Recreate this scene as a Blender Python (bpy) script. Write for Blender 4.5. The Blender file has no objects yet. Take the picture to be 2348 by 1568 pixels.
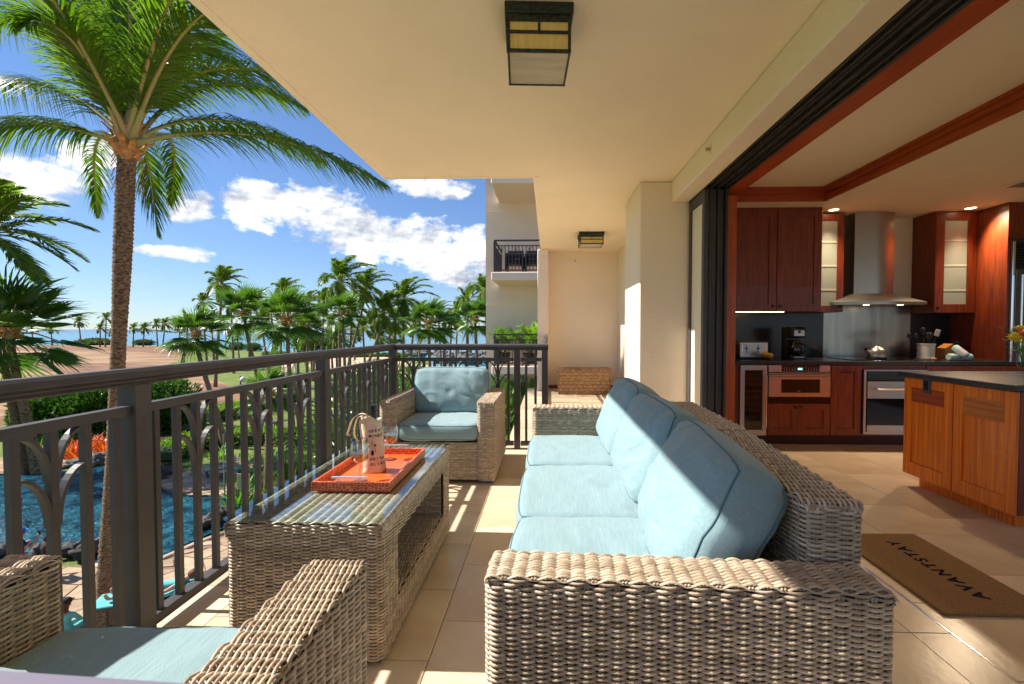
import bpy, math, random
import numpy as np
from math import sin, cos, pi, radians, sqrt, atan2
from mathutils import Vector, Matrix, noise, Euler
random.seed(7); rng = np.random.default_rng(7)
S = bpy.context.scene; COL = S.collection

# ---------------------------------------------------------------- camera
EYE = 1.22; YAW = radians(1.8); PITCH = radians(1.6); FOC = 1043.0; PX = 1224.0; PY = 784.0
cam_d = bpy.data.cameras.new('camera'); cam = bpy.data.objects.new('camera', cam_d); COL.objects.link(cam)
cam.location = (0, 0, EYE); cam.rotation_euler = (pi/2 - PITCH, 0, YAW)
cam_d.sensor_width = 36; cam_d.lens = FOC/2347*36; cam_d.shift_x = -(PX-1173.5)/2347
cam_d.clip_start = .02; cam_d.clip_end = 30000
cam_d.dof.use_dof = True; cam_d.dof.focus_distance = 3.0; cam_d.dof.aperture_fstop = 9
S.camera = cam
def ray(u, v):
    a = (u-PX)/FOC; b = (PY-v)/FOC; s, c = sin(YAW), cos(YAW); sp, cp = sin(PITCH), cos(PITCH)
    return (-s*cp+c*a-s*sp*b, c*cp+s*a+c*sp*b, -sp+cp*b)
def at(u, v, X=None, Y=None, z=None):
    """world point seen at photo position (u, v) on a given plane; used to survey real positions"""
    r = ray(u, v)
    t = X/r[0] if X is not None else Y/r[1] if Y is not None else (z-EYE)/r[2]
    return Vector((r[0]*t, r[1]*t, EYE+r[2]*t))
def ux(u, Y): return at(u, 800, Y=Y).x
def vz(v, Y, u=1900): return at(u, v, Y=Y).z

# ---------------------------------------------------------------- sky, sun, exposure
SUN_ELEV = radians(43.5); SUN_TO = Vector((cos(SUN_ELEV), -.012*cos(SUN_ELEV), -sin(SUN_ELEV)))
W = bpy.data.worlds.new('World'); S.world = W; W.use_nodes = True
def build_world():
    nt = W.node_tree; N = nt.nodes; L = nt.links
    for n in list(N): N.remove(n)
    out = N.new('ShaderNodeOutputWorld'); mix = N.new('ShaderNodeMixShader')
    bg = N.new('ShaderNodeBackground'); cl = N.new('ShaderNodeBackground')
    sky = N.new('ShaderNodeTexSky'); sky.sky_type = 'NISHITA'; sky.sun_disc = False
    sky.sun_elevation = SUN_ELEV; sky.sun_rotation = radians(-90+2); sky.altitude = 10; sky.air_density = 1.0; sky.dust_density = 0.0; sky.ozone_density = 2.0
    hsv = N.new('ShaderNodeHueSaturation'); hsv.inputs['Saturation'].default_value = 1.10
    tint = N.new('ShaderNodeMixRGB'); tint.blend_type = 'MULTIPLY'; tint.inputs[0].default_value = 1; tint.inputs[2].default_value = (.70, .86, 1.16, 1)
    gam = N.new('ShaderNodeGamma'); gam.inputs[1].default_value = .78; L.new(sky.outputs[0], gam.inputs[0]); L.new(gam.outputs[0], hsv.inputs['Color']); L.new(hsv.outputs[0], tint.inputs[1]); L.new(tint.outputs[0], bg.inputs[0]); bg.inputs[1].default_value = .053
    tc = N.new('ShaderNodeTexCoord'); sep = N.new('ShaderNodeSeparateXYZ'); L.new(tc.outputs['Generated'], sep.inputs[0])
    def M(op, a, b=None, c=None, clamp=False):
        n = N.new('ShaderNodeMath'); n.operation = op; n.use_clamp = clamp
        for i, x in enumerate((a, b, c)):
            if x is None: continue
            if isinstance(x, (int, float)): n.inputs[i].default_value = x
            else: L.new(x, n.inputs[i])
        return n.outputs[0]
    az = M('ARCTAN2', sep.outputs[0], sep.outputs[1]); el = M('ARCSINE', sep.outputs[2])
    cb = N.new('ShaderNodeCombineXYZ'); L.new(az, cb.inputs[0]); L.new(M('MULTIPLY', el, 1.5), cb.inputs[1])
    def fbm(off, scale, det, rough=.55):
        mp = N.new('ShaderNodeMapping'); mp.inputs['Location'].default_value = off; L.new(cb.outputs[0], mp.inputs[0])
        n = N.new('ShaderNodeTexNoise'); n.inputs['Scale'].default_value = scale; n.inputs['Detail'].default_value = det
        n.inputs['Roughness'].default_value = rough; L.new(mp.outputs[0], n.inputs['Vector']); return n.outputs['Fac']
    n1 = fbm((0, 0, 0), 11, 9, .6); n1s = fbm((0, 0, 0), 7, 3, .5); n1b = fbm((.022, -.040, 0), 7, 3, .5); nb = fbm((3, 1, 0), 2.2, 5)
    n3 = fbm((0, 0, 0), 34, 6, .6); n3b = fbm((.004, -.008, 0), 34, 5, .6)
    blobs = [(100,405,135,62),(175,352,60,34),(432,468,68,42),(600,478,95,52),(735,492,120,60),(850,548,120,50),
             (965,560,110,62),(1065,592,95,58),(995,432,95,24),(412,580,88,17),(250,345,50,30),(1180,640,80,40),(-150,420,160,60)]
    fld = None
    for (u, v, ru, rv) in blobs:
        r = ray(u, v); a0 = atan2(r[0], r[1]); e0 = math.asin(r[2]/sqrt(r[0]**2+r[1]**2+r[2]**2)); k = cos(a0)**2
        wa, we = ru/FOC*k*1.12, rv/FOC*cos(a0)*1.12
        dx = M('MULTIPLY', M('SUBTRACT', az, a0), 1/wa); dy = M('MULTIPLY', M('SUBTRACT', el, e0), 1/we)
        q = M('SUBTRACT', 1.0, M('ADD', M('MULTIPLY', dx, dx), M('MULTIPLY', dy, dy)))
        fld = q if fld is None else M('MAXIMUM', fld, q)
    # beyond the frame the same broken cumulus goes on
    gen = M('ADD', M('MULTIPLY', nb, 5.0), -3.05)
    inframe = M('COMPARE', az, -.22, .70)
    gen = M('SUBTRACT', gen, M('MULTIPLY', inframe, 5))
    elfade = M('SUBTRACT', gen, M('MULTIPLY', M('ABSOLUTE', M('SUBTRACT', el, .45)), 1.6))
    fld = M('MAXIMUM', fld, elfade); fld = M('MAXIMUM', fld, -1.6)
    den = M('ADD', fld, M('ADD', M('MULTIPLY', M('SUBTRACT', n1, .5), 4.2), M('MULTIPLY', M('SUBTRACT', n3, .5), 1.3)))
    mask = M('MULTIPLY', M('SUBTRACT', den, .05), 1.5, clamp=True)
    up = M('GREATER_THAN', el, .02); mask = M('MULTIPLY', mask, up)
    wisp = M('MULTIPLY', M('SUBTRACT', fbm((7, 2, 0), 5, 6, .65), .56), 1.6, clamp=True)
    wisp = M('MULTIPLY', M('MULTIPLY', wisp, up), .45)
    lowband = M('SUBTRACT', 1.0, M('MULTIPLY', M('ABSOLUTE', M('SUBTRACT', el, .09)), 9), clamp=True)
    mask = M('MAXIMUM', mask, M('MULTIPLY', wisp, lowband))
    # shape: light side against shade side of each puff, denser hearts greyer
    sh = M('ADD', M('MULTIPLY', M('SUBTRACT', n1s, n1b), 2.6), M('MULTIPLY', M('SUBTRACT', n3, n3b), .8))
    heart = M('MULTIPLY', M('SUBTRACT', den, .9), .30, clamp=True)
    br = M('MULTIPLY', M('SUBTRACT', M('ADD', .98, sh), M('MULTIPLY', heart, .55)), .36); br = M('MAXIMUM', M('MINIMUM', br, .42), .15)
    ccol = N.new('ShaderNodeMix'); ccol.data_type = 'RGBA'; ccol.inputs[6].default_value = (.66, .74, .92, 1); ccol.inputs[7].default_value = (1, .99, .97, 1)
    L.new(M('MULTIPLY', M('SUBTRACT', br, .15), 4.4, clamp=True), ccol.inputs[0])
    L.new(ccol.outputs[2], cl.inputs[0]); L.new(br, cl.inputs[1])
    L.new(mask, mix.inputs[0]); L.new(bg.outputs[0], mix.inputs[1]); L.new(cl.outputs[0], mix.inputs[2]); L.new(mix.outputs[0], out.inputs[0])
build_world()
sun_d = bpy.data.lights.new('sun', 'SUN'); sun_d.energy = 2.75; sun_d.angle = radians(.55); sun_d.color = (1, .945, .86)
sun = bpy.data.objects.new('sun', sun_d); COL.objects.link(sun); sun.rotation_euler = SUN_TO.to_track_quat('-Z', 'Y').to_euler()
sun.location = (-30, 0, 30)
S.render.engine = 'CYCLES'
S.view_settings.view_transform = 'Standard'; S.view_settings.look = 'None'; S.view_settings.gamma = 1
S.view_settings.exposure = 1.82
S.cycles.max_bounces = 10; S.cycles.diffuse_bounces = 5; S.cycles.glossy_bounces = 4; S.cycles.transmission_bounces = 8
S.cycles.transparent_max_bounces = 12; S.cycles.caustics_reflective = False; S.cycles.blur_glossy = 1.0; S.cycles.sample_clamp_indirect = 6; S.cycles.caustics_refractive = False

# ---------------------------------------------------------------- materials
MATS = {}
def mat(name, col, rough=.6, metal=0., var=.0, vscale=6., stretch=(1, 1, 1), bump=0., bscale=60., bstretch=None, spec=.5,
        col2=None, trans=0., ior=1.45, alpha=1., emit=None, estr=0., sheen=0., coat=0., det=4, translucent=0., rnd=0., contrast=1.):
    if name in MATS: return MATS[name]
    m = bpy.data.materials.new(name); m.use_nodes = True; nt = m.node_tree; N = nt.nodes; L = nt.links
    b = N['Principled BSDF']; b.inputs['Roughness'].default_value = rough; b.inputs['Metallic'].default_value = metal
    b.inputs['Specular IOR Level'].default_value = spec; b.inputs['IOR'].default_value = ior
    b.inputs['Transmission Weight'].default_value = trans; b.inputs['Alpha'].default_value = alpha
    b.inputs['Sheen Weight'].default_value = sheen; b.inputs['Coat Weight'].default_value = coat
    c1 = (*col, 1); b.inputs['Base Color'].default_value = c1
    last = None
    if var or col2:
        tc = N.new('ShaderNodeTexCoord'); mp = N.new('ShaderNodeMapping'); mp.inputs['Scale'].default_value = stretch; L.new(tc.outputs['Object'], mp.inputs[0])
        n = N.new('ShaderNodeTexNoise'); n.inputs['Scale'].default_value = vscale; n.inputs['Detail'].default_value = det; L.new(mp.outputs[0], n.inputs['Vector'])
        rp = N.new('ShaderNodeValToRGB'); w = .22/contrast; rp.color_ramp.elements[0].position = .5-w; rp.color_ramp.elements[1].position = .5+w
        c2 = col2 or tuple(x*(1+var) for x in col); ca = col if col2 else tuple(x*(1-var) for x in col)
        rp.color_ramp.elements[0].color = (*ca, 1); rp.color_ramp.elements[1].color = (*c2, 1)
        L.new(n.outputs['Fac'], rp.inputs[0]); last = rp.outputs[0]
    if rnd:
        oi = N.new('ShaderNodeObjectInfo'); h = N.new('ShaderNodeHueSaturation')
        mr = N.new('ShaderNodeMapRange'); mr.inputs[3].default_value = 1-rnd; mr.inputs[4].default_value = 1+rnd
        L.new(oi.outputs['Random'], mr.inputs[0]); L.new(mr.outputs[0], h.inputs['Value'])
        if last: L.new(last, h.inputs['Color'])
        else: h.inputs['Color'].default_value = c1
        last = h.outputs[0]
    if last: L.new(last, b.inputs['Base Color'])
    if bump:
        tc2 = N.new('ShaderNodeTexCoord'); mp2 = N.new('ShaderNodeMapping'); mp2.inputs['Scale'].default_value = bstretch or (1, 1, 1); L.new(tc2.outputs['Object'], mp2.inputs[0])
        nb = N.new('ShaderNodeTexNoise'); nb.inputs['Scale'].default_value = bscale; nb.inputs['Detail'].default_value = 5; L.new(mp2.outputs[0], nb.inputs['Vector'])
        bp = N.new('ShaderNodeBump'); bp.inputs['Strength'].default_value = 1; bp.inputs['Distance'].default_value = bump
        L.new(nb.outputs['Fac'], bp.inputs['Height']); L.new(bp.outputs[0], b.inputs['Normal'])
    if emit:
        b.inputs['Emission Color'].default_value = (*emit, 1); b.inputs['Emission Strength'].default_value = estr
    if translucent:
        out = N['Material Output']; tr = N.new('ShaderNodeBsdfTranslucent'); mx = N.new('ShaderNodeMixShader'); mx.inputs[0].default_value = translucent
        g = N.new('ShaderNodeMixRGB'); g.blend_type = 'MULTIPLY'; g.inputs[0].default_value = 1; g.inputs[2].default_value = (1.5, 1.7, .7, 1)
        if last: L.new(last, g.inputs[1])
        else: g.inputs[1].default_value = c1
        L.new(g.outputs[0], tr.inputs[0]); L.new(b.outputs[0], mx.inputs[1]); L.new(tr.outputs[0], mx.inputs[2]); L.new(mx.outputs[0], out.inputs[0])
    MATS[name] = m; return m

# ---------------------------------------------------------------- object helpers
def props(o, label=None, cat=None, group=None, kind=None):
    if label: o['label'] = label
    if cat: o['category'] = cat
    if group: o['group'] = group
    if kind: o['kind'] = kind
    return o
def thing(name, label, cat, loc=(0, 0, 0), rz=0, group=None, rot=None):
    o = bpy.data.objects.new(name, None); COL.objects.link(o); o.location = loc; o.rotation_euler = rot or (0, 0, rz); o.empty_display_size = .1
    return props(o, label, cat, group)
def link_mesh(name, me, m=None, parent=None, loc=(0, 0, 0), rot=(0, 0, 0)):
    o = bpy.data.objects.new(name, me); COL.objects.link(o); o.parent = parent; o.location = loc; o.rotation_euler = rot
    if m is not None and len(me.materials) == 0:
        for k in (m if isinstance(m, (list, tuple)) else [m]): me.materials.append(k)
    return o
def inst(src, parent=None, loc=(0, 0, 0), rot=(0, 0, 0), scale=None, name=None):
    o = bpy.data.objects.new(name or src.name.split('.')[0], src.data); COL.objects.link(o); o.parent = parent; o.location = loc; o.rotation_euler = rot
    if scale: o.scale = scale
    return o
def copy_tree(o, parent=None):
    c = o.copy(); COL.objects.link(c); c.parent = parent
    for ch in list(o.children): copy_tree(ch, c)
    return c
class MB:
    def __init__(s): s.v = []; s.f = []; s.m = []; s.cur = 0
    def add(s, vs, fs, m=None):
        n = len(s.v); s.v += [tuple(p) for p in vs]; s.f += [tuple(i+n for i in f) for f in fs]; s.m += [s.cur if m is None else m]*len(fs); return s
    def box(s, x0, x1, y0, y1, z0, z1, bev=0., M=None, m=None):
        if x0 > x1: x0, x1 = x1, x0
        if y0 > y1: y0, y1 = y1, y0
        if z0 > z1: z0, z1 = z1, z0
        b = min(bev, (x1-x0)/2.01, (y1-y0)/2.01, (z1-z0)/2.01)
        if b <= 0:
            vs = [(x, y, z) for z in (z0, z1) for (x, y) in ((x0, y0), (x1, y0), (x1, y1), (x0, y1))]
            fs = [(3, 2, 1, 0), (4, 5, 6, 7), (0, 1, 5, 4), (1, 2, 6, 5), (2, 3, 7, 6), (3, 0, 4, 7)]
        else:
            vs = []
            def ring(z, ins):
                i0 = len(vs); a = ins
                for (x, y) in ((x0+a+b*(a == 0), y0+a), (x1-a-b*(a == 0), y0+a), (x1-a, y0+a+b*(a == 0)), (x1-a, y1-a-b*(a == 0)),
                               (x1-a-b*(a == 0), y1-a), (x0+a+b*(a == 0), y1-a), (x0+a, y1-a-b*(a == 0)), (x0+a, y0+a+b*(a == 0))): vs.append((x, y, z))
                return i0
            def ring2(z, a):
                for (x, y) in ((x0+b, y0+a), (x1-b, y0+a), (x1-a, y0+b), (x1-a, y1-b), (x1-b, y1-a), (x0+b, y1-a), (x0+a, y1-b), (x0+a, y0+b)): vs.append((x, y, z))
            ring2(z0, b); ring2(z0+b, 0); ring2(z1-b, 0); ring2(z1, b)
            fs = [tuple(range(7, -1, -1)), tuple(range(24, 32))]
            for k in range(3):
                for i in range(8): j = (i+1) % 8; fs.append((k*8+i, k*8+j, k*8+8+j, k*8+8+i))
        if M is not None: vs = [M @ Vector(p) for p in vs]
        return s.add(vs, fs, m)
    def tube(s, path, r, n=8, m=None, cap=True, squash=None):
        P = [Vector(p) for p in path]; R = r if isinstance(r, (list, tuple)) else [r]*len(P); vs = []; prev = None
        for i, p in enumerate(P):
            t = (P[min(i+1, len(P)-1)]-P[max(i-1, 0)]); t = t.normalized() if t.length > 1e-9 else Vector((0, 0, 1))
            if prev is None: a = t.orthogonal().normalized() if abs(t.z) > .9 else t.cross(Vector((0, 0, 1))).normalized()
            else: a = (prev - t*prev.dot(t)); a = a.normalized() if a.length > 1e-6 else t.orthogonal().normalized()
            prev = a; b = t.cross(a)
            for k in range(n):
                an = 2*pi*k/n; vs.append(p + (a*cos(an) + b*sin(an)*(squash or 1))*R[i])
        fs = [(i*n+k, i*n+(k+1) % n, (i+1)*n+(k+1) % n, (i+1)*n+k) for i in range(len(P)-1) for k in range(n)]
        if cap: fs += [tuple(range(n-1, -1, -1)), tuple((len(P)-1)*n+k for k in range(n))]
        return s.add(vs, fs, m)
    def lathe(s, prof, n=24, c=(0, 0, 0), m=None, cap=True):
        vs = [(c[0]+r*cos(2*pi*k/n), c[1]+r*sin(2*pi*k/n), c[2]+z) for r, z in prof for k in range(n)]
        fs = [(i*n+k, i*n+(k+1) % n, (i+1)*n+(k+1) % n, (i+1)*n+k) for i in range(len(prof)-1) for k in range(n)]
        if cap: fs += [tuple(range(n-1, -1, -1)), tuple((len(prof)-1)*n+k for k in range(n))]
        return s.add(vs, fs, m)
    def prism(s, poly, z0, z1, M=None, m=None):
        n = len(poly); vs = [(x, y, z0) for x, y in poly] + [(x, y, z1) for x, y in poly]
        ar = sum(poly[i][0]*poly[(i+1) % n][1]-poly[(i+1) % n][0]*poly[i][1] for i in range(n))
        fs = [tuple(range(n-1, -1, -1)), tuple(range(n, 2*n))]+[(i, (i+1) % n, n+(i+1) % n, n+i) for i in range(n)]
        if ar < 0: fs = [f[::-1] for f in fs]
        if M is not None: vs = [M @ Vector(p) for p in vs]
        return s.add(vs, fs, m)
    def ball(s, c, r, nu=12, nv=8, jit=0., m=None, seed=0):
        r = (r, r, r) if isinstance(r, (int, float)) else r; vs = []
        for i in range(nv+1):
            th = pi*i/nv
            for k in range(nu):
                d = Vector((sin(th)*cos(2*pi*k/nu), sin(th)*sin(2*pi*k/nu), cos(th)))
                j = 1 + (jit*noise.noise(d*1.7+Vector((seed*3.1, seed, 0))) + jit*.5*noise.noise(d*4+Vector((seed, 0, seed))) if jit else 0)
                vs.append((c[0]+d.x*r[0]*j, c[1]+d.y*r[1]*j, c[2]+d.z*r[2]*j))
        fs = [(i*nu+k, (i+1)*nu+k, (i+1)*nu+(k+1) % nu, i*nu+(k+1) % nu) for i in range(nv) for k in range(nu)]
        return s.add(vs, fs, m)
    def mesh(s, name, smooth=False):
        me = bpy.data.meshes.new(name); me.from_pydata(s.v, [], s.f)
        if any(s.m): me.polygons.foreach_set('material_index', s.m)
        if smooth: me.polygons.foreach_set('use_smooth', [True]*len(s.f))
        me.update(); return me
    def build(s, name, m, parent=None, smooth=False, loc=(0, 0, 0), rot=(0, 0, 0)):
        me = s.mesh(name, smooth)
        if smooth == 'auto': me.set_sharp_from_angle(angle=radians(35))
        return link_mesh(name, me, m, parent, loc, rot)
def np_mesh(name, V, Fq, m=None, parent=None, smooth=True, attr=None, loc=(0, 0, 0), rot=(0, 0, 0)):
    """V (n,3), Fq (k,4) quads or (k,3) tris"""
    me = bpy.data.meshes.new(name); nv = len(V); nf, w = Fq.shape
    me.vertices.add(nv); me.vertices.foreach_set('co', np.ascontiguousarray(V, dtype=np.float32).ravel())
    me.loops.add(nf*w); me.loops.foreach_set('vertex_index', np.ascontiguousarray(Fq, dtype=np.int32).ravel())
    me.polygons.add(nf); me.polygons.foreach_set('loop_start', np.arange(0, nf*w, w, dtype=np.int32))
    me.update(calc_edges=True)
    if smooth: me.polygons.foreach_set('use_smooth', np.ones(nf, dtype=bool))
    if attr is not None:
        a = me.attributes.new('rv', 'FLOAT', 'POINT'); a.data.foreach_set('value', np.asarray(attr, dtype=np.float32))
    return link_mesh(name, me, m, parent, loc, rot)
def top(o, label, cat, group=None, kind=None): return props(o, label, cat, group, kind)

# ---------------------------------------------------------------- shared materials
stucco = mat('stucco_cream', (.87, .735, .57), .9, var=.035, vscale=1.2, bump=.006, bscale=75)
stucco_ceil = mat('stucco_ceiling', (.90, .765, .575), .92, var=.05, vscale=.9, bump=.006, bscale=55)
stucco_out = mat('stucco_outside', (.80, .67, .54), .9, var=.05, vscale=1.0, bump=.006, bscale=14)
bronze = mat('bronze_metal', (.072, .067, .068), .48, metal=0., var=.15, vscale=9, bump=.0004, bscale=300, spec=.35)
bronze_dark = mat('bronze_dark', (.05, .044, .042), .4, metal=.2, var=.2, vscale=9)
drywall = mat('drywall', (.86, .75, .57), .85, var=.02, vscale=2)
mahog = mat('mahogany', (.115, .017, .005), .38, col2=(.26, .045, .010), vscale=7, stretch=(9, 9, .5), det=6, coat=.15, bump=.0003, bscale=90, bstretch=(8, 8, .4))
mahog_daylit = mat('mahogany_daylit', (.58, .095, .006), .36, col2=(.95, .27, .015), vscale=6, stretch=(12, 12, .35), det=5, coat=.15)  # island's lit sides: the orange of daylight is put into the wood colour
mahog_beam = mat('mahogany_beam', (.26, .040, .008), .45, col2=(.46, .080, .014), vscale=6, stretch=(9, .4, 9), det=5)
travertine = mat('travertine', (.58, .43, .27), .26, col2=(.80, .67, .49), vscale=2.6, stretch=(1, 1, 1), det=8, bump=.0006, bscale=30, rnd=.13, contrast=1.0)
grout = mat('grout', (.10, .065, .035), .9)
steel = mat('stainless', (.40, .385, .365), .33, metal=1, var=.06, vscale=3, stretch=(.3, .3, 30), bump=.0002, bscale=60, bstretch=(.5, .5, 12))
chrome = mat('chrome', (.85, .85, .87), .12, metal=1)
granite = mat('dark_granite', (.018, .018, .02), .22, var=.5, vscale=90, spec=.5)
granite_lt = mat('grey_granite', (.035, .036, .04), .3, var=.4, vscale=70, spec=.5)
black = mat('black_plastic', (.012, .012, .013), .3)
blackglass = mat('black_glass', (.006, .006, .007), .06)
frost = mat('frosted_glass', (.38, .43, .37), .35, var=.06, vscale=4)
def thin_glass(name, tint=(1, 1, 1), ior=1.45, boost=1.0, rough=0.):
    m = bpy.data.materials.new(name); m.use_nodes = True; nt = m.node_tree; N = nt.nodes; L = nt.links; N.remove(N['Principled BSDF'])
    t = N.new('ShaderNodeBsdfTransparent'); t.inputs[0].default_value = (*tint, 1); g = N.new('ShaderNodeBsdfGlossy'); g.inputs['Roughness'].default_value = rough
    lw = N.new('ShaderNodeFresnel'); gm = N.new('ShaderNodeNewGeometry'); pw = N.new('ShaderNodeMapRange'); L.new(gm.outputs['Backfacing'], pw.inputs[0]); pw.inputs[3].default_value = ior; pw.inputs[4].default_value = 1/ior; L.new(pw.outputs[0], lw.inputs[0]); mm = N.new('ShaderNodeMath'); mm.operation = 'MULTIPLY'; mm.use_clamp = True; mm.inputs[1].default_value = boost; L.new(lw.outputs[0], mm.inputs[0])
    mx = N.new('ShaderNodeMixShader'); L.new(mm.outputs[0], mx.inputs[0]); L.new(t.outputs[0], mx.inputs[1]); L.new(g.outputs[0], mx.inputs[2]); L.new(mx.outputs[0], N['Material Output'].inputs[0]); MATS[name] = m; return m
glass = thin_glass('clear_glass', (.96, .985, .97), 1.5, 1.6)
rubber = mat('grey_foot', (.13, .14, .15), .5)

def wicker_mat(name, cols, dark):
    m = bpy.data.materials.new(name); m.use_nodes = True; N = m.node_tree.nodes; L = m.node_tree.links; b = N['Principled BSDF']
    at_ = N.new('ShaderNodeAttribute'); at_.attribute_name = 'rv'
    tc = N.new('ShaderNodeTexCoord'); n = N.new('ShaderNodeTexNoise'); n.inputs['Scale'].default_value = 14; n.inputs['Detail'].default_value = 3; L.new(tc.outputs['Object'], n.inputs['Vector'])
    ad = N.new('ShaderNodeMath'); ad.operation = 'MULTIPLY_ADD'; L.new(n.outputs['Fac'], ad.inputs[0]); ad.inputs[1].default_value = .9; L.new(at_.outputs['Fac'], ad.inputs[2])
    md = N.new('ShaderNodeMath'); md.operation = 'FRACT'; L.new(ad.outputs[0], md.inputs[0])
    r = N.new('ShaderNodeValToRGB'); r.color_ramp.elements[0].color = (*cols[0], 1); r.color_ramp.elements[1].color = (*cols[-1], 1)
    for i, c in enumerate(cols[1:-1]): e = r.color_ramp.elements.new((i+1)/(len(cols)-1)); e.color = (*c, 1)
    L.new(md.outputs[0], r.inputs[0]); L.new(r.outputs[0], b.inputs['Base Color']); b.inputs['Roughness'].default_value = .42; b.inputs['Specular IOR Level'].default_value = .5
    return m
wick = wicker_mat('wicker_strand', [(.40, .30, .20), (.60, .475, .335), (.31, .235, .165), (.66, .53, .38), (.42, .335, .245), (.40, .30, .20)], None)
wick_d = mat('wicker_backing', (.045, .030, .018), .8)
def fabric_mat(name, a, b_):
    m = bpy.data.materials.new(name); m.use_nodes = True; N = m.node_tree.nodes; L = m.node_tree.links; b = N['Principled BSDF']
    tc = N.new('ShaderNodeTexCoord')
    def nz(sc, st, det=3):
        mp = N.new('ShaderNodeMapping'); mp.inputs['Scale'].default_value = st; L.new(tc.outputs['Object'], mp.inputs[0])
        n = N.new('ShaderNodeTexNoise'); n.inputs['Scale'].default_value = sc; n.inputs['Detail'].default_value = det; L.new(mp.outputs[0], n.inputs['Vector']); return n.outputs['Fac']
    mx = N.new('ShaderNodeMath'); mx.operation = 'ADD'; L.new(nz(150, (1, .06, 1), 4), mx.inputs[0]); k4 = N.new('ShaderNodeMath'); k4.operation = 'MULTIPLY_ADD'; k4.inputs[1].default_value = .10; k4.inputs[2].default_value = .45; L.new(nz(4, (1, 1, 1)), k4.inputs[0]); L.new(k4.outputs[0], mx.inputs[1])
    r = N.new('ShaderNodeValToRGB'); r.color_ramp.elements[0].position = .38*2; r.color_ramp.elements[1].position = .62*2 if .62*2 < 1 else 1
    h = N.new('ShaderNodeMath'); h.operation = 'MULTIPLY'; h.inputs[1].default_value = .5; L.new(mx.outputs[0], h.inputs[0])
    r.color_ramp.elements[0].position = .28; r.color_ramp.elements[1].position = .72
    r.color_ramp.elements[0].color = (*a, 1); r.color_ramp.elements[1].color = (*b_, 1); L.new(h.outputs[0], r.inputs[0]); L.new(r.outputs[0], b.inputs['Base Color'])
    b.inputs['Roughness'].default_value = .95; b.inputs['Specular IOR Level'].default_value = .2; b.inputs['Sheen Weight'].default_value = .25
    bp = N.new('ShaderNodeBump'); bp.inputs['Distance'].default_value = .0012; L.new(nz(420, (1, .3, 1), 1), bp.inputs['Height']); L.new(bp.outputs[0], b.inputs['Normal'])
    return m
fabric = fabric_mat('blue_fabric', (.17, .275, .305), (.285, .41, .44))
piping_m = mat('piping', (.085, .17, .20), .8)
# ================================================================ LARGE STRUCTURE
def structure(name, mb, m, loc=(0, 0, 0)):
    o = mb.build(name, m, loc=loc); o['kind'] = 'structure'; return o
ZC = 2.80; XE = -1.73; YE = 4.80; YB = 9.40; ZH = 2.575
GZ = -6.95   # natural ground three storeys below
# --- lanai slab and tiles
b = MB(); b.box(-1.66, 1.60, -3.2, 4.70, -.30, -.012); b.box(-.10, 1.42, 4.70, YB, -.30, -.012); b.box(1.60, 7.2, -3.2, 5.76, -.30, -.012)
floor = structure('floor', b, grout)
XC = -.44; TW = .489; TD = .455
t_mb = MB(); t_mb.box(.0016, TW-.0016, .0016, TD-.0016, -.012, 0, bev=.0015); tile0 = None; tiles = []
def tile(x, y, w=TW, d=TD):
    global tile0
    if tile0 is None:
        tile0 = t_mb.build('tile', travertine, floor); o = tile0; o.location = (x, y, 0)
    else: o = inst(tile0, floor, (x, y, 0))
    o.scale = (w/TW, d/TD, 1); return o
xs = [-1.64] + [XC+TW*k for k in range(-2, 4)] + [1.46, 1.615]
for i in range(len(xs)-1):
    x0, x1 = xs[i], xs[i+1]
    off = 1.63 if (i % 2 == 0) else 1.86
    if x0 > 1.0: off = 1.845
    ys = [off+TD*k for k in range(-3, 20)]
    for y in ys:
        if y < -.1: continue
        if y > 4.60 and x1 < -.05: continue
        if y > 4.9 and x0 > .85: x1 = min(x1, 1.41)
        if x1-x0 < .03: continue
        d = min(TD, 4.68-y) if x1 < -.05 else min(TD, YB-y)
        if d > .03: tile(x0, y, x1-x0, d)
xi = [1.625] + [2.005+TW*k for k in range(0, 8)]
for i in range(len(xi)-1):
    off = 2.298 if i % 2 == 1 else 2.53
    if i == 0: off = 2.05
    for k in range(-4, 8):
        y = off+TD*k
        if y < .2 or y > 4.85: continue
        tile(xi[i], y, xi[i+1]-xi[i], TD)
b = MB(); b.box(1.6165, 1.6235, -.5, 4.5, -.006, .0012, bev=.001)
structure('threshold_track', b, chrome)
# --- ceiling slab with drip line, fascia
b = MB(); b.box(XE, 1.60, -3.2, YE, ZC, ZC+.28); b.box(-.16, 1.60, YE, YB+.2, ZC, ZC+.28)
b.box(XE+.045, XE+.06, -3.2, YE-.05, ZC-.004, ZC); b.box(XE+.045, -.10, YE-.065, YE-.05, ZC-.004, ZC); b.box(-.115, -.10, YE-.06, YB, ZC-.004, ZC)
ceiling = structure('ceiling', b, stucco_ceil)
# --- recess end wall, right wall, corner pier, wing pier
b = MB(); b.box(-.21, 1.7, YB, YB+.2, -.3, ZC); structure('wall_end', b, stucco)
b = MB(); b.box(1.42, 1.60, 5.87, YB, -.3, ZC); structure('wall_side', b, stucco)
b = MB(); b.box(.98, 1.50, 4.95, 5.87, -.02, ZC, bev=.012); structure('wall_pier', b, stucco)
b = MB(); b.box(-.215, .0, 9.0, YB, -.3, ZC, bev=.01); b.box(-.24, .02, 8.96, 9.0, -.3, .0)
structure('wall_wing', b, stucco_out)
b = MB(); b.box(.0, 1.42, YB-.012, YB, 0, .07); structure('baseboard', b, mahog)
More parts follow.
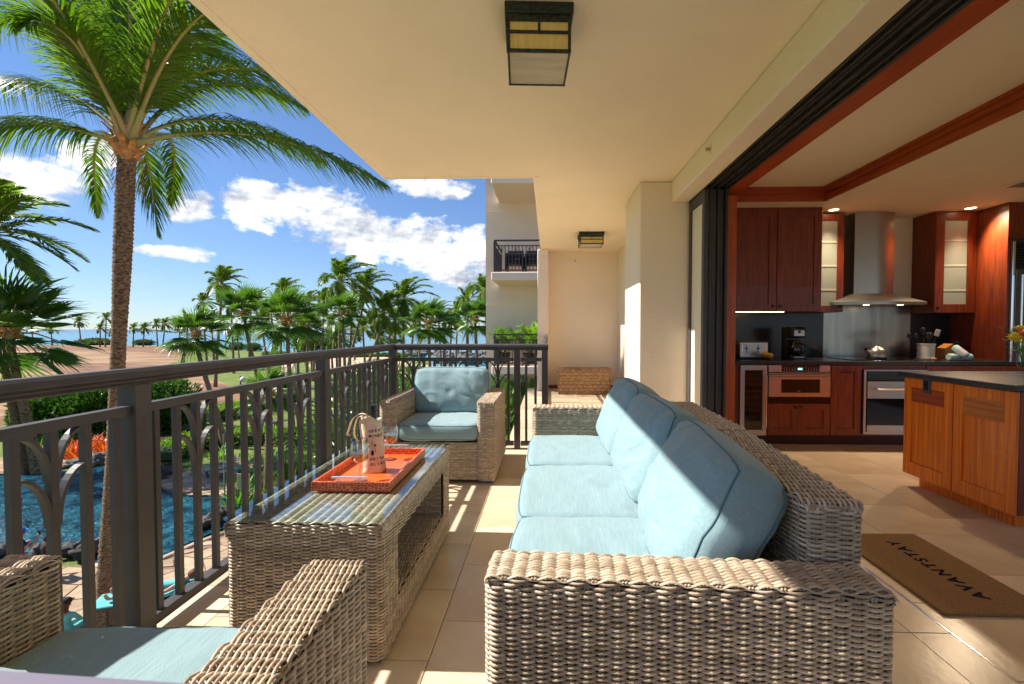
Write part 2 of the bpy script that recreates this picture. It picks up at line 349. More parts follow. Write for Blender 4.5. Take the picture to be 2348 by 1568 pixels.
# --- header beam over the opening
b = MB(); b.box(1.315, 1.50, -3.2, 4.95, ZH, ZC, bev=.012); b.box(1.50, 1.60, -3.2, 5.0, ZH+.06, ZC)
structure('beam_header', b, stucco)
b = MB(); b.box(1.50, 1.60, 4.95, 5.9, -.02, ZC); structure('wall_pocket', b, stucco)
# sliding track: three rails with dark channels
b = MB()
b.box(1.500, 1.748, -3.2, 5.0, ZH+.03, ZH+.06)
for x0, x1, d in ((1.500, 1.514, 0), (1.548, 1.566, .004), (1.572, 1.584, 0), (1.622, 1.634, 0), (1.642, 1.652, .004), (1.69, 1.702, 0), (1.728, 1.748, -.004)):
    b.box(x0, x1, -3.2, 5.0, ZH+d, ZH+.03, bev=.001)
structure('track_header', b, bronze_dark)
b = MB(); b.box(1.750, 1.905, -3.2, 4.70, ZH, ZH+.20, bev=.004); b.box(1.905, 1.93, -3.2, 4.7, ZH+.10, ZH+.2)
structure('beam_mahogany', b, mahog_beam)
# --- kitchen shell
KY = 5.76
b = MB(); b.box(1.60, 7.2, KY, KY+.15, -.3, 3.0); structure('wall_kitchen', b, drywall)
b = MB(); b.box(7.0, 7.2, 1.6, KY, -.3, 3.0); b.box(7.0, 7.2, -3.2, 1.6, 2.4, 3.0); structure('wall_right', b, drywall)  # unseen wall, opened under its lintel to let daylight fill the kitchen
b = MB(); b.box(1.60, 1.95, 4.95, KY, -.3, 3.0); structure('wall_jamb', b, drywall)
b = MB(); b.box(1.5, 2.2, -3.4, -3.2, -.3, 3.0); b.box(2.2, 7.2, -3.4, -3.2, 2.5, 3.0); structure('wall_rear', b, drywall)  # wall behind the camera, left open so that sky light reaches the room
ZS = 2.58
b = MB(); b.box(1.93, 7.0, 4.965, KY, ZS, 3.0); b.box(2.945, 7.0, -3.2, 4.965, ZS, 3.0); b.box(1.60, 2.945, -3.2, 4.965, 2.72, 3.0)
structure('ceiling_kitchen', b, drywall)
b = MB()
b.box(1.93, 2.965, 4.945, 4.963, ZS-.004, ZS+.135); b.box(1.93, 2.95, 4.925, 4.945, ZS+.07, ZS+.137); b.box(1.93, 2.94, 4.91, 4.925, ZS+.11, ZS+.138)
b.box(2.925, 2.943, -3.2, 4.945, ZS-.003, ZS+.135); b.box(2.905, 2.925, -3.2, 4.925, ZS+.07, ZS+.1365); b.box(2.89, 2.905, -3.2, 4.91, ZS+.11, ZS+.1375)
structure('crown_moulding', b, mahog_beam)
# --- pocket jamb and mahogany post
b = MB(); b.box(1.755, 1.90, 4.68, 4.95, 0, ZH-.002, bev=.004)
jam = b.build('door_jamb', mat('mahogany_jamb', (.40, .065, .008), .4, col2=(.62, .14, .015), vscale=6, stretch=(9, 9, .4), coat=.15)); props(jam, 'upright mahogany door jamb at the far end of the kitchen opening', 'door jamb')
b = MB()
h0 = Vector((1.775, 4.66, 1.0)); b.tube([h0+Vector((0, .02, .0)), h0+Vector((0, -.03, .0)), h0+Vector((.0, -.032, .01)), h0+Vector((0, -.032, .32)), h0+Vector((0, -.03, .33)), h0+Vector((0, .02, .33))], .009, 8)
hh = b.build('handle', black, jam, smooth='auto')

# --- stacked sliding glass panels in the pocket
for k in range(3):
    x0 = 1.502+.075*k; yb = 4.47+.012*k
    nm = ['outermost', 'middle', 'innermost'][k]
    d = thing('sliding_door', '%s of the three dark framed sliding glass doors stacked beside the cream pier' % nm, 'sliding door', (x0, yb, 0), group='sliding doors stacked beside the kitchen opening')
    b = MB(); b.box(0, .045, 0, .07, .02, ZH-.002, bev=.003); b.box(0, .045, .42, .49, .02, ZH-.002, bev=.003); b.box(.002, .043, .07, .42, .02, .14); b.box(.002, .043, .07, .42, ZH-.11, ZH-.004)
    b.build('frame', bronze, d)
    b = MB(); b.box(.018, .026, .07, .42, .14, ZH-.11); b.build('pane', mat('door_glass', (.80, .74, .58), .04, spec=.6) if k == 0 else blackglass, d)
b = MB()
for x in (1.55, 1.628, 1.702): b.box(x, x+.022, 4.46, 4.98, .0, ZH-.003)
o = b.build('door_track', bronze_dark); props(o, 'dark vertical channel strips between the stacked sliding doors', 'door track')

# ================================================================ RAILING
def arc_bar(mb, cx, z0, sgn, span, rise, axis, fixed, w=.024, t=.011, n=9):
    """flat bar curving from the centre picket up and outward"""
    pts = []
    for i in range(n+1):
        a = (pi/2)*i/n
        s_ = span*(1-cos(a)); zz = rise*sin(a)
        pts.append((s_, zz, a))
    vs = []
    for s_, zz, a in pts:
        nx, nz = -cos(a), sin(a)*0
        tx, tz = span*sin(a), rise*cos(a); l = math.hypot(tx, tz); tx, tz = tx/l, tz/l
        for off in (-t/2, t/2):
            for d in (-w/2, w/2):
                ss = s_ - tz*off; z_ = zz + tx*off
                vs.append((cx+sgn*ss, d, z0+z_))
    if axis == 'Y': vs = [(fixed+d, c, z) for c, d, z in vs]
    else: vs = [(c, fixed+d, z) for c, d, z in vs]
    fs = []
    for i in range(n):
        a = i*4; b_ = a+4
        fs += [(a, a+1, b_+1, b_), (a+1, a+3, b_+3, b_+1), (a+3, a+2, b_+2, b_+3), (a+2, a, b_, b_+2)]
    fs += [(0, 2, 3, 1), (n*4, n*4+1, n*4+3, n*4+2)]
    mb.add(vs, fs)
def box_ax(mb, axis, fixed, a0, a1, hw, z0, z1, bev=0):
    if axis == 'Y': mb.box(fixed-hw, fixed+hw, a0, a1, z0, z1, bev=bev)
    else: mb.box(a0, a1, fixed-hw, fixed+hw, z0, z1, bev=bev)
BAL = {}
def baluster(parent, axis, fixed, c, z0=.075, z1=.90, w=.0125):
    key = (round(z0, 3), round(z1, 3), w)
    if key not in BAL:
        b = MB(); b.box(-w, w, -w, w, z0, z1, bev=.0012); o = b.build('baluster', bronze, parent); BAL[key] = o
    else: o = inst(BAL[key], parent)
    o.location = (fixed, c, 0) if axis == 'Y' else (c, fixed, 0); return o
def rail_run(parent, axis, fixed, a0, a1, posts, skip=(), zb=(.035, .075), zm=(.895, .93)):
    b = MB()   # moulded cap rail
    prof = [(-.036, 1.012), (-.030, 1.008), (.030, 1.008), (.036, 1.012), (.030, 1.020), (.036, 1.027), (.030, 1.034), (.036, 1.042), (.034, 1.060), (.020, 1.071), (-.020, 1.071), (-.034, 1.060), (-.036, 1.042), (-.030, 1.034), (-.036, 1.027), (-.030, 1.020)]
    vs = []
    for e in (a0, a1):
        for d, z in prof: vs.append((fixed+d, e, z) if axis == 'Y' else (e, fixed+d, z))
    n = len(prof); fs = [(i, (i+1) % n, n+(i+1) % n, n+i) for i in range(n)] + [tuple(range(n-1, -1, -1)), tuple(range(n, 2*n))]
    b.add(vs, fs); b.build('handrail', bronze, parent)
    for nm, (z0, z1), hw in (('bottom_rail', zb, .026), ('middle_rail', zm, .020)):
        for i in range(len(posts)-1):
            b = MB(); box_ax(b, axis, fixed, posts[i]+.036, posts[i+1]-.036, hw, z0, z1, .0015); b.build(nm, bronze, parent)
def motif(parent, axis, fixed, c, sp):
    for z0, rise in ((.735, .155), (.585, .175)):
        b = MB()
        for sg in (-1, 1): arc_bar(b, c+sg*.0125, z0, sg, sp-.02, rise, axis, fixed)
        b.build('arch_bracket', bronze, parent)
RX = -1.595; RY = 4.62
side_rail = thing('balcony_railing', 'dark bronze balcony railing with arched brackets running along the seaward side', 'railing', (RX, 2.3, 0))
side_rail.location = (0, 0, 0)
PO = [.245, 1.70, 3.165, 4.62]
rail_run(side_rail, 'Y', RX, -1.2, RY+.036, [-1.21]+PO)
post_mb = MB(); post_mb.box(-.036, .036, -.036, .036, 0, 1.01, bev=.002); post0 = None
for i, y in enumerate([-1.21]+PO):
    if post0 is None: post0 = post_mb.build('post', bronze, side_rail); o = post0
    else: o = inst(post0, side_rail)
    o.location = (RX, y, 0)
for i in range(len(PO)):
    y0 = ([-1.21]+PO)[i]; y1 = ([-1.21]+PO)[i+1]; sp = (y1-y0-.17)/12
    for k in range(13):
        c = y0+.085+sp*k
        if c < -.2: continue
        baluster(side_rail, 'Y', RX, c)
        if k % 4 == 2: motif(side_rail, 'Y', RX, c, sp)
end_rail = thing('balcony_railing', 'dark bronze railing across the far end of the terrace behind the armchair', 'railing')
PX_ = [RX, -.317, -.035]
rail_run(end_rail, 'X', RY, RX+.036, .0, PX_)
for x in PX_[1:]:
    o = inst(post0, end_rail); o.location = (x, RY, 0); o.scale = (.85, .85, 1.0)
for k in range(12):
    x = RX+.105+.1085*(k)
    if x < -.38:
        baluster(end_rail, 'X', RY, x)
        if k % 4 == 1: motif(end_rail, 'X', RY, x, .1085)
for x in (-.225, -.13): baluster(end_rail, 'X', RY, x)
wing_rail = thing('balcony_railing', 'railing seen end on beside the wicker trunk recess', 'railing')
rail_run(wing_rail, 'Y', -.05, RY+.04, 8.95, [RY, 6.1, 7.55, 8.99])
for y in (6.1, 7.55): o = inst(post0, wing_rail); o.location = (-.05, y, 0)
for k in range(40):
    y = RY+.11+.108*k
    if y < 8.95: baluster(wing_rail, 'Y', -.05, y)
o = MB().box(-.06, .0, 9.0-.03, 9.0, .97, 1.12, bev=.01).build('rail_bracket', mat('white_cap', (.6, .55, .45), .6)); props(o, 'small pale cap where the end railing meets the wing wall', 'bracket')

# ================================================================ LIGHT FITTINGS, SPRINKLERS
copper = mat('weathered_copper', (.022, .016, .010), .55, metal=.3, col2=(.035, .06, .045), vscale=60, contrast=2.2, det=6)
amber = mat('amber_glass', (.50, .36, .10), .3, var=.15, vscale=14, stretch=(3, 3, .4), emit=(.5, .35, .1), estr=.05)
cream_gl = mat('alabaster_glass', (.50, .42, .30), .3, var=.18, vscale=9, stretch=(.5, 2, 1), det=7)
def lantern(label, x, y, rz, w, h, zc):
    t = thing('ceiling_lantern', label, 'ceiling light', (x, y, zc), rz, 'box lanterns on the terrace ceiling')
    b = MB(); b.box(-w/2-.012, w/2+.012, -w/2-.012, w/2+.012, -.055, 0, bev=.004); b.build('canopy_plate', copper, t)
    b = MB(); e = .014
    for sx in (-1, 1):
        for sy in (-1, 1): b.box(sx*w/2-(e if sx > 0 else 0), sx*w/2+(e if sx < 0 else 0), sy*w/2-(e if sy > 0 else 0), sy*w/2+(e if sy < 0 else 0), -h, -.055)
    for z in (-h, -h+.145*0+h*.0): pass
    for (z0, z1) in ((-h, -h+.016), (-.085, -.055), (-.055-(h-.055)*.42-.012, -.055-(h-.055)*.42)):
        for s_ in (-1, 1):
            b.box(-w/2+e, w/2-e, s_*(w/2-.001)-(.010 if s_ > 0 else 0), s_*(w/2-.001)+(.010 if s_ < 0 else 0), z0, z1)
            b.box(s_*(w/2-.001)-(.010 if s_ > 0 else 0), s_*(w/2-.001)+(.010 if s_ < 0 else 0), -w/2+e, w/2-e, z0, z1)
    zt = -.055-(h-.055)*.42
    for s_ in (-1, 1):
        b.box(-.006, .006, s_*(w/2-.002)-(.008 if s_ > 0 else 0), s_*(w/2-.002)+(.008 if s_ < 0 else 0), zt, -.085)
        b.box(s_*(w/2-.002)-(.008 if s_ > 0 else 0), s_*(w/2-.002)+(.008 if s_ < 0 else 0), -.006, .006, zt, -.085)
    b.build('frame', copper, t)
    q = w/2-.012
    for nm, args in (('side_pane', (-q, q, -q, -q+.003)), ('side_pane', (-q, q, q-.003, q)), ('side_pane', (-q, -q+.003, -q+.004, q-.004)), ('side_pane', (q-.003, q, -q+.004, q-.004))):
        MB().box(*args, -h+.012, -.06).build(nm, amber, t)
    MB().box(-q, q, -q, q, -h+.004, -h+.008).build('bottom_pane', cream_gl, t)
    return t
A = at(1232, 180, z=2.56)
lantern('large square box lantern with amber and cream panes nearest the camera', -.055, 2.40, radians(3.5), .31, .235, ZC)
lantern('small far box lantern on the ceiling above the wicker trunk', .70, 7.62, radians(1), .38, .20, ZC)
def sprinkler(x, y, z, label, axis):
    t = thing('sprinkler_head', label, 'sprinkler', (x, y, z)); R = {'x': (0, -pi/2, 0), 'y': (pi/2, 0, 0)}[axis]
    t.rotation_euler = R
    MB().lathe([(.032, 0), (.032, .004), (.012, .008)], 16).build('flange', chrome, t, smooth='auto')
    b = MB(); b.lathe([(.009, .0), (.009, .03), (.014, .032), (.014, .036)], 10); b.tube([(.012, 0, .01), (.016, 0, .022), (.004, 0, .034)], .002, 5); b.tube([(-.012, 0, .01), (-.016, 0, .022), (-.004, 0, .034)], .002, 5)
    b.build('nozzle', mat('brass', (.5, .38, .18), .3, metal=1), t, smooth='auto')
p = at(1628, 342, X=1.315); sprinkler(1.315, p.y, p.z, 'small brass sprinkler head on the side of the beam', 'x')
sprinkler(.55*1.0, YB, 2.62, 'tiny sprinkler head high on the end wall above the wicker trunk', 'y')
# ================================================================ WICKER FURNITURE
PITCH_S = .0345; ROW = .0061
def path2d(pts, r, closed=True, nseg=5):
    """rounded polyline (counter-clockwise) -> points with outward normals"""
    P = [np.array(p, float) for p in pts]; n = len(P); out = []
    for i in range(n):
        if not closed and i in (0, n-1):
            j = 1 if i == 0 else n-2
            t = (P[j]-P[i]) if i == 0 else (P[i]-P[j]); t /= np.linalg.norm(t); out.append((P[i], np.array([t[1], -t[0]]))); continue
        a = P[i]-P[i-1]; a /= np.linalg.norm(a); b = P[(i+1) % n]-P[i]; b /= np.linalg.norm(b)
        na = np.array([a[1], -a[0]]); nb = np.array([b[1], -b[0]])
        p0 = P[i]-a*r; p1 = P[i]+b*r; cr = a[0]*b[1]-a[1]*b[0]
        if abs(cr) < 1e-6: out.append((P[i], na)); continue
        sg = 1 if cr > 0 else -1; c = p0-na*r*sg
        for k in range(nseg+1):
            t = k/nseg; nn = na*(1-t)+nb*t; nn /= np.linalg.norm(nn); out.append((c+nn*r*sg, nn))
    return out
def resample(path, closed, step, parity=True):
    pts = np.array([p for p, _ in path]); nr = np.array([q for _, q in path])
    if closed: pts = np.vstack([pts, pts[:1]]); nr = np.vstack([nr, nr[:1]])
    d = np.r_[0, np.cumsum(np.linalg.norm(np.diff(pts, axis=0), axis=1))]; Lt = d[-1]
    n = max(4, int(round(Lt/step)));
    if closed: n = int(round(n/8))*8
    s = np.linspace(0, Lt, n+1); return np.stack([np.interp(s, d, pts[:, i]) for i in range(2)], 1), np.stack([np.interp(s, d, nr[:, i]) for i in range(2)], 1), s, Lt, n
def weave(path, closed, plane, t0, t1, offs=None, sub=4, keep=None, prof=4, stakes=True, cutfn=None):
    """strands run along the 2-D path, rows stacked from t0 to t1 along the third axis. Returns (V, F, attr)."""
    step = PITCH_S/sub; P, Nn, s, Lt, n = resample(path, closed, step)
    k_ = n/sub; th = pi*np.arange(n+1)/sub; rows = np.arange(t0+ROW/2, t1-ROW*.2, ROW); R = len(rows)
    hr = ROW*.58; hn = .0034; amp = .0055
    ang = np.linspace(-pi/2*1.05, pi/2*1.05, prof)
    V = np.zeros((R, n+1, prof, 3)); rv = np.zeros((R, n+1, prof))
    for j, t in enumerate(rows):
        disp = amp*np.cos(th+pi*j) + rng.normal(0, .0004, n+1); lift = rng.normal(0, .0005)+.0006*np.cos(th*.25+j)
        wid = hr*(1+.10*np.cos(th+pi*j))
        for q in range(prof):
            pos = P+Nn*(disp+hn*cos(ang[q]))[:, None]
            V[j, :, q, 0] = pos[:, 0]; V[j, :, q, 1] = pos[:, 1]; V[j, :, q, 2] = t+lift+wid*sin(ang[q])
        rv[j] = rng.random()
    idx = np.arange(R*(n+1)*prof).reshape(R, n+1, prof)
    F = np.stack([idx[:, :-1, :-1], idx[:, 1:, :-1], idx[:, 1:, 1:], idx[:, :-1, 1:]], -1)
    if cutfn is not None:   # cutfn(path xy, t) -> keep mask
        mid = (P[:-1]+P[1:])/2; mask = np.array([cutfn(mid, t) for t in rows]); F = F[mask]
    F = F.reshape(-1, 4); V = V.reshape(-1, 3); rv = rv.ravel()
    parts = [(V, F, rv)]
    if stakes:
        ks = np.arange(0, n+1, sub); sv = []; sf = []; sr = []
        pos = P[ks]; nn = Nn[ks]; tt = np.stack([-nn[:, 1], nn[:, 0]], 1); c = 0
        tl = [(t0, t1)]
        for i in range(len(ks)):
            segs = tl
            if cutfn is not None:
                g = np.array([cutfn(pos[i:i+1], t)[0] for t in rows]); segs = []; a = None
                for j, ok in enumerate(g):
                    if ok and a is None: a = rows[j]-ROW/2
                    if (not ok or j == len(g)-1) and a is not None: segs.append((a, rows[j]+(ROW/2 if ok else -ROW/2))); a = None
            for (a, b_) in segs:
                for off in (-.0036, .0036):
                    base = pos[i]+tt[i]*off
                    for (w_, d_) in ((-.0032, -.001), (0, .0016), (.0032, -.001)):
                        q = base+tt[i]*w_+nn[i]*d_
                        sv += [(q[0], q[1], a), (q[0], q[1], b_)]
                    sf += [(c, c+2, c+3, c+1), (c+2, c+4, c+5, c+3)]; c += 6; sr += [rng.random()*.4+.3]*6
        if sv: parts.append((np.array(sv), np.array(sf), np.array(sr)))
    V, F, A = merge(parts)
    if plane == 'XY': pass
    elif plane == 'XZ': V = V[:, [0, 2, 1]]      # path in x,z ; rows along y
    elif plane == 'YZ': V = V[:, [2, 0, 1]]      # path in y,z ; rows along x
    return V, F, A
def merge(parts):
    Vs, Fs, As, o = [], [], [], 0
    for V, F, A in parts: Vs.append(V); Fs.append(F+o); As.append(A); o += len(V)
    return np.vstack(Vs), np.vstack(Fs), np.concatenate(As)
def wicker_block(name, x0, x1, y0, y1, z0, z1, parent, top_dir='x', prof=4, sub=4, r=.022, loc=(0, 0, 0), rot=(0, 0, 0), ztop=True):
    """box of woven strands: rows wrap round the sides, others run over the top and tuck down both ends"""
    parts = [weave(path2d([(x0, y0), (x1, y0), (x1, y1), (x0, y1)], r), True, 'XY', z0, z1-.010, prof=prof, sub=sub)]
    if ztop:
        if top_dir == 'x':
            pa = path2d([(x1+.0, z1-.018), (x1, z1), (x0, z1), (x0, z1-.018)], .014, closed=False)
            parts.append(weave(pa, False, 'XZ', y0-.003, y1+.004, prof=prof, sub=sub))
        else:
            pa = path2d([(y1, z1-.018), (y1, z1), (y0, z1), (y0, z1-.018)], .014, closed=False)
            parts.append(weave(pa, False, 'YZ', x0-.003, x1+.004, prof=prof, sub=sub))
    V, F, A = merge(parts)
    o = np_mesh(name, V, F, [wick], parent, attr=A, loc=loc, rot=rot)
    if ztop:
        Pq, Nq, _, _, nq = resample(path2d([(x0, y0), (x1, y0), (x1, y1), (x0, y1)], r), True, PITCH_S/4); pp_ = [(Pq[i, 0]+Nq[i, 0]*(.001+.0045*sin(pi*i/4)), Pq[i, 1]+Nq[i, 1]*(.001+.0045*sin(pi*i/4)), z1-.006) for i in range(nq+1)]; MB().tube(pp_, .0034, 5, cap=False).build('edge_strand', wick, o, smooth=True)
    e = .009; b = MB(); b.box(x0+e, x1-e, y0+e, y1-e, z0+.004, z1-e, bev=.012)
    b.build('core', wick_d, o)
    return o
def tri_count():
    return sum(len(o.data.polygons) for o in bpy.data.objects if o.type == 'MESH')

def cushion(name, w, d, h, parent, loc, rot=(0, 0, 0), bulge=.16, r=.035, seed=0, wr=.006, dimple=None, n=26, pip='both', crown=1.0):
    """boxed cushion, w along x, d along y, h along z, sewn with piping round both faces"""
    bm_v = []; fs = []
    def add_face(fn):
        i0 = len(bm_v)
        for i in range(n+1):
            for j in range(n+1): bm_v.append(fn(-1+2*i/n, -1+2*j/n))
        for i in range(n):
            for j in range(n): a = i0+i*(n+1)+j; fs.append((a, a+n+1, a+n+2, a+1))
    add_face(lambda a, b: (a, b, 1.)); add_face(lambda a, b: (b, a, -1.))
    add_face(lambda a, b: (1., a, b)); add_face(lambda a, b: (-1., b, a)); add_face(lambda a, b: (b, 1., a)); add_face(lambda a, b: (a, -1., b))
    hw, hd, hh = w/2, d/2, h/2; out = []; sd = Vector((seed*7.3, seed*1.7, seed*3.9))
    rz = min(r, hh*.9)
    def shape(p):
        x, y, z = p[0]*hw, p[1]*hd, p[2]*hh
        rr = r
        c = Vector((max(-hw+rr, min(hw-rr, x)), max(-hd+rr, min(hd-rr, y)), max(-hh+rz, min(hh-rz, z))))
        q = Vector((x, y, z))-c
        if q.length > 1e-9:
            m_ = max(abs(q.x)/rr, abs(q.y)/rr, abs(q.z)/rz); u = Vector((q.x/rr, q.y/rr, q.z/rz)).normalized()*m_
            q = Vector((u.x*rr, u.y*rr, u.z*rz))
        v = c+q
        e = (1-min(1, abs(v.x)/hw)**2.6)*(1-min(1, abs(v.y)/hd)**2.6)
        zz = v.z/hh
        v.z += crown*bulge*h*e*zz
        # sides puff slightly between the seams, corners pulled in
        s_ = (1-zz*zz)*.012
        cx, cy = abs(v.x)/hw, abs(v.y)/hd
        v.x += (1 if v.x > 0 else -1)*s_*cx**6; v.y += (1 if v.y > 0 else -1)*s_*cy**6
        pin = .022*(cx*cy)**4; v.x -= (1 if v.x > 0 else -1)*pin; v.y -= (1 if v.y > 0 else -1)*pin
        q2 = Vector(v)*6+sd; f = noise.noise(q2)*wr*1.3 + noise.noise(Vector((v.x*14, v.y*5, v.z*9))+sd)*wr*.8
        edge = max(cx, cy)
        rd = (1-abs(noise.noise(Vector((v.x*7+v.y*9, v.x*5-v.y*3, seed*1.3)))))**7*noise.noise(Vector((v.x*3, v.y*3, seed+5)))
        f += rd*wr*2.6
        f += (abs(noise.noise(Vector((v.x*9, v.y*9, 0))+sd*2))*-wr*1.6)*(edge > .5)*(edge-.5)*2
        v.z += f*(1 if zz >= 0 else -1)*abs(zz)
        if dimple:
            for (dx, dy, dr, dh) in dimple:
                k = math.exp(-(((v.x-dx)/dr)**2+((v.y-dy)/dr)**2)); v.z += dh*k*max(0, zz)
        return v
    out = [shape(p) for p in bm_v]
    me = bpy.data.meshes.new(name); me.from_pydata([tuple(v) for v in out], [], fs); me.polygons.foreach_set('use_smooth', [True]*len(fs)); me.update()
    import bmesh
    bm = bmesh.new(); bm.from_mesh(me); bmesh.ops.remove_doubles(bm, verts=bm.verts, dist=.0006); bmesh.ops.recalc_face_normals(bm, faces=bm.faces); bm.to_mesh(me); bm.free()
    o = link_mesh(name, me, fabric, parent, loc, rot)
    b = MB(); m_ = 22
    for sgn in ((1, -1) if pip == 'both' else (1,)):
        pts = []
        zz = sgn*(1-.36*rz/hh)
        per = [(-1+2*i/m_, -1) for i in range(m_)] + [(1, -1+2*i/m_) for i in range(m_)] + [(1-2*i/m_, 1) for i in range(m_)] + [(-1, 1-2*i/m_) for i in range(m_)]
        for (a, c_) in per: pts.append(shape((a, c_, zz)))
        pts.append(pts[0]); pts.append(pts[1]); b.tube(pts, .0034, 6, cap=False)
    b.build('piping', piping_m, o, smooth=True)
    return o

# ---------- armchair (one at the far end, one in the foreground)
def make_armchair():
    t = thing('armchair', 'square grey wicker armchair with blue cushions facing the camera in front of the end railing', 'armchair', group='grey wicker armchairs with blue cushions')
    wicker_block('arm', 0, .132, 0, .86, .03, .648, t, 'y', prof=4, sub=4)
    wicker_block('arm', .775, .907, 0, .86, .03, .648, t, 'y', prof=4, sub=4)
    wicker_block('back', .14, .767, .73, .86, .03, .80, t, 'x', prof=4)
    wicker_block('seat_base', .13, .777, .022, .735, .03, .335, t, 'x', prof=4, ztop=False)
    for x in (.07, .837):
        for y in (.06, .80): MB().box(x-.05, x+.05, y-.035, y+.035, 0, .03, bev=.004).build('foot', rubber, t)
    cushion('seat_cushion', .655, .70, .135, t, (.4535, .335, .408), bulge=.07, seed=1, wr=.004, n=30, r=.034)
    return t
chair = make_armchair(); chair.location = (-1.33, 3.535, 0)
near_chair = copy_tree(chair); near_chair.location = (-.448, 1.092, 0); near_chair.rotation_euler = (0, 0, pi)
near_chair['label'] = 'wicker armchair in the near left corner with its arms cut by the photo edge'
cushion('back_cushion', .68, .42, .17, chair, (.4535, .60, .655), (radians(74), 0, 0), bulge=.22, seed=4, wr=.0055, dimple=[(0, -.02, .035, -.012), (.0, .20, .12, -.012)], n=52, r=.05)
cushion('back_cushion', .66, .42, .18, near_chair, (.62, .52, .58), (radians(52), 0, radians(6)), bulge=.22, seed=5, wr=.010, n=26, r=.05)

# ---------- sofa, three seats
sofa = thing('sofa', 'long grey wicker three seat sofa with pale blue cushions facing the railing', 'sofa', (0, 0, 0))
A4 = radians(-2.7)
wicker_block('arm', 0, .892, 0, .118, .03, .648, sofa, 'x', prof=5, sub=6, loc=(-.142, 1.034, 0), rot=(0, 0, A4))
wicker_block('arm', 0, .90, 0, .125, .03, .648, sofa, 'x', prof=4, sub=4, loc=(-.112, 3.30, 0))
wicker_block('backrest', 0, .128, 0, .795, .03, .79, sofa, 'y', prof=5, sub=4, loc=(.640, 1.135, 0), rot=(0, 0, radians(-4.6)))
wicker_block('backrest', 0, .150, 0, .755, .03, .79, sofa, 'y', prof=4, sub=4, loc=(.690, 1.945, 0))
wicker_block('backrest', 0, .13, 0, .60, .03, .69, sofa, 'y', prof=4, sub=4, loc=(.62, 2.705, 0))
wicker_block('seat_base', 0, .70, 0, 2.13, .03, .315, sofa, 'y', prof=3, ztop=False, loc=(-.10, 1.16, 0))
for x, y in ((-.06, 1.09), (.68, 1.06), (-.04, 3.36), (.72, 3.36), (-.04, 2.2), (.72, 2.2)): MB().box(x-.035, x+.035, y-.035, y+.035, 0, .03, bev=.004).build('foot', rubber, sofa)
for i, (y, s_) in enumerate(((1.505, 11), (2.205, 12), (2.93, 13))):
    cushion('seat_cushion', .70, .712, .135, sofa, (.212+.005*i, y, .390), (0, 0, radians((-1.5, 0, 0)[i])), bulge=.07, seed=s_, wr=.0035, r=.032,
            dimple=[[(.02, -.05, .09, -.008), (.16, .10, .05, .006)], [(-.02, .05, .045, .010), (.08, -.02, .035, -.012), (.03, .12, .04, .008), (.16, .02, .03, .008), (.20, -.10, .04, -.007)], [(.10, .05, .08, -.007)]][i], n=52)
for i, (y, tz, rt, sx) in enumerate(((1.545, .636, 64, .0), (2.265, .640, 67, .01), (2.955, .655, 68, 0))):
    cushion('back_cushion', .45, .69, .19, sofa, (.505+sx, y, tz), (0, radians(-rt), radians((-5, 1.5, 0)[i])), bulge=.24, seed=20+i, wr=.008, r=.055,
            dimple=[(.05, -.22, .10, -.010), (-.1, .1, .08, .006)], n=56)

# ---------- coffee table
tab = thing('coffee_table', 'long grey wicker coffee table with a clear glass top and open lower shelf', 'coffee table', (0, 0, 0))
TX0, TX1, TY0, TY1 = -1.166, -.598, 1.592, 2.69; TZ = .523
def cut_side(mid, t):   # openings in both long sides
    inside = (mid[:, 1] > 1.755) & (mid[:, 1] < 2.545) & (t > .165) & (t < .41); return ~inside
P_ = path2d([(TX0, TY0), (TX1, TY0), (TX1, TY1), (TX0, TY1)], .024)
parts = [weave(P_, True, 'XY', .022, TZ-.006, cutfn=cut_side, prof=5, sub=4)]
pa = path2d([(TX1, TZ-.05), (TX1, TZ), (TX0, TZ), (TX0, TZ-.05)], .018, closed=False)
parts.append(weave(pa, False, 'XZ', TY0-.003, TY1+.004, prof=4))
V, F, A_ = merge(parts); shell = np_mesh('woven_shell', V, F, [wick], tab, attr=A_)
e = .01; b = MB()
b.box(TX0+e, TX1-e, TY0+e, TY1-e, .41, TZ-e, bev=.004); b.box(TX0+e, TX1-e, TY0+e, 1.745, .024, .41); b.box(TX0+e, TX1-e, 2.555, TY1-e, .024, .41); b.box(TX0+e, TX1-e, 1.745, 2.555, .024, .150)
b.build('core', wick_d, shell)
V, F, A_ = merge([weave(path2d([(2.556, .165), (1.744, .165)], .01, closed=False), False, 'YZ', TX0+.012, TX1-.006, prof=4)])
np_mesh('shelf', V, F, [wick], tab, attr=A_)
inner = []
for yy, fl in ((1.752, 1), (2.548, -1)):
    pts = [(TX0+.02, yy), (TX1-.012, yy)] if fl < 0 else [(TX1-.012, yy), (TX0+.02, yy)]
    inner.append(weave(path2d(pts, .01, closed=False), False, 'XY', .165, .41, prof=3))
for V, F, A_ in inner: np_mesh('inner_panel', V, F, [wick], tab, attr=A_)
for x in (TX0+.08, TX1-.08):
    for y in (TY0+.07, TY1-.07): MB().box(x-.07, x+.07, y-.05, y+.05, 0, .022, bev=.004).build('foot', rubber, tab)
b = MB(); gp = [(q[0][0], q[0][1]) for q in path2d([(-1.178, 1.582), (-.590, 1.582), (-.590, 2.70), (-1.178, 2.70)], .022)]
b.prism(gp, .5315, .5375)
gt = thin_glass('table_glass', (.90, .96, .94), 1.5, 1.5)
b.build('glass_top', gt, tab)

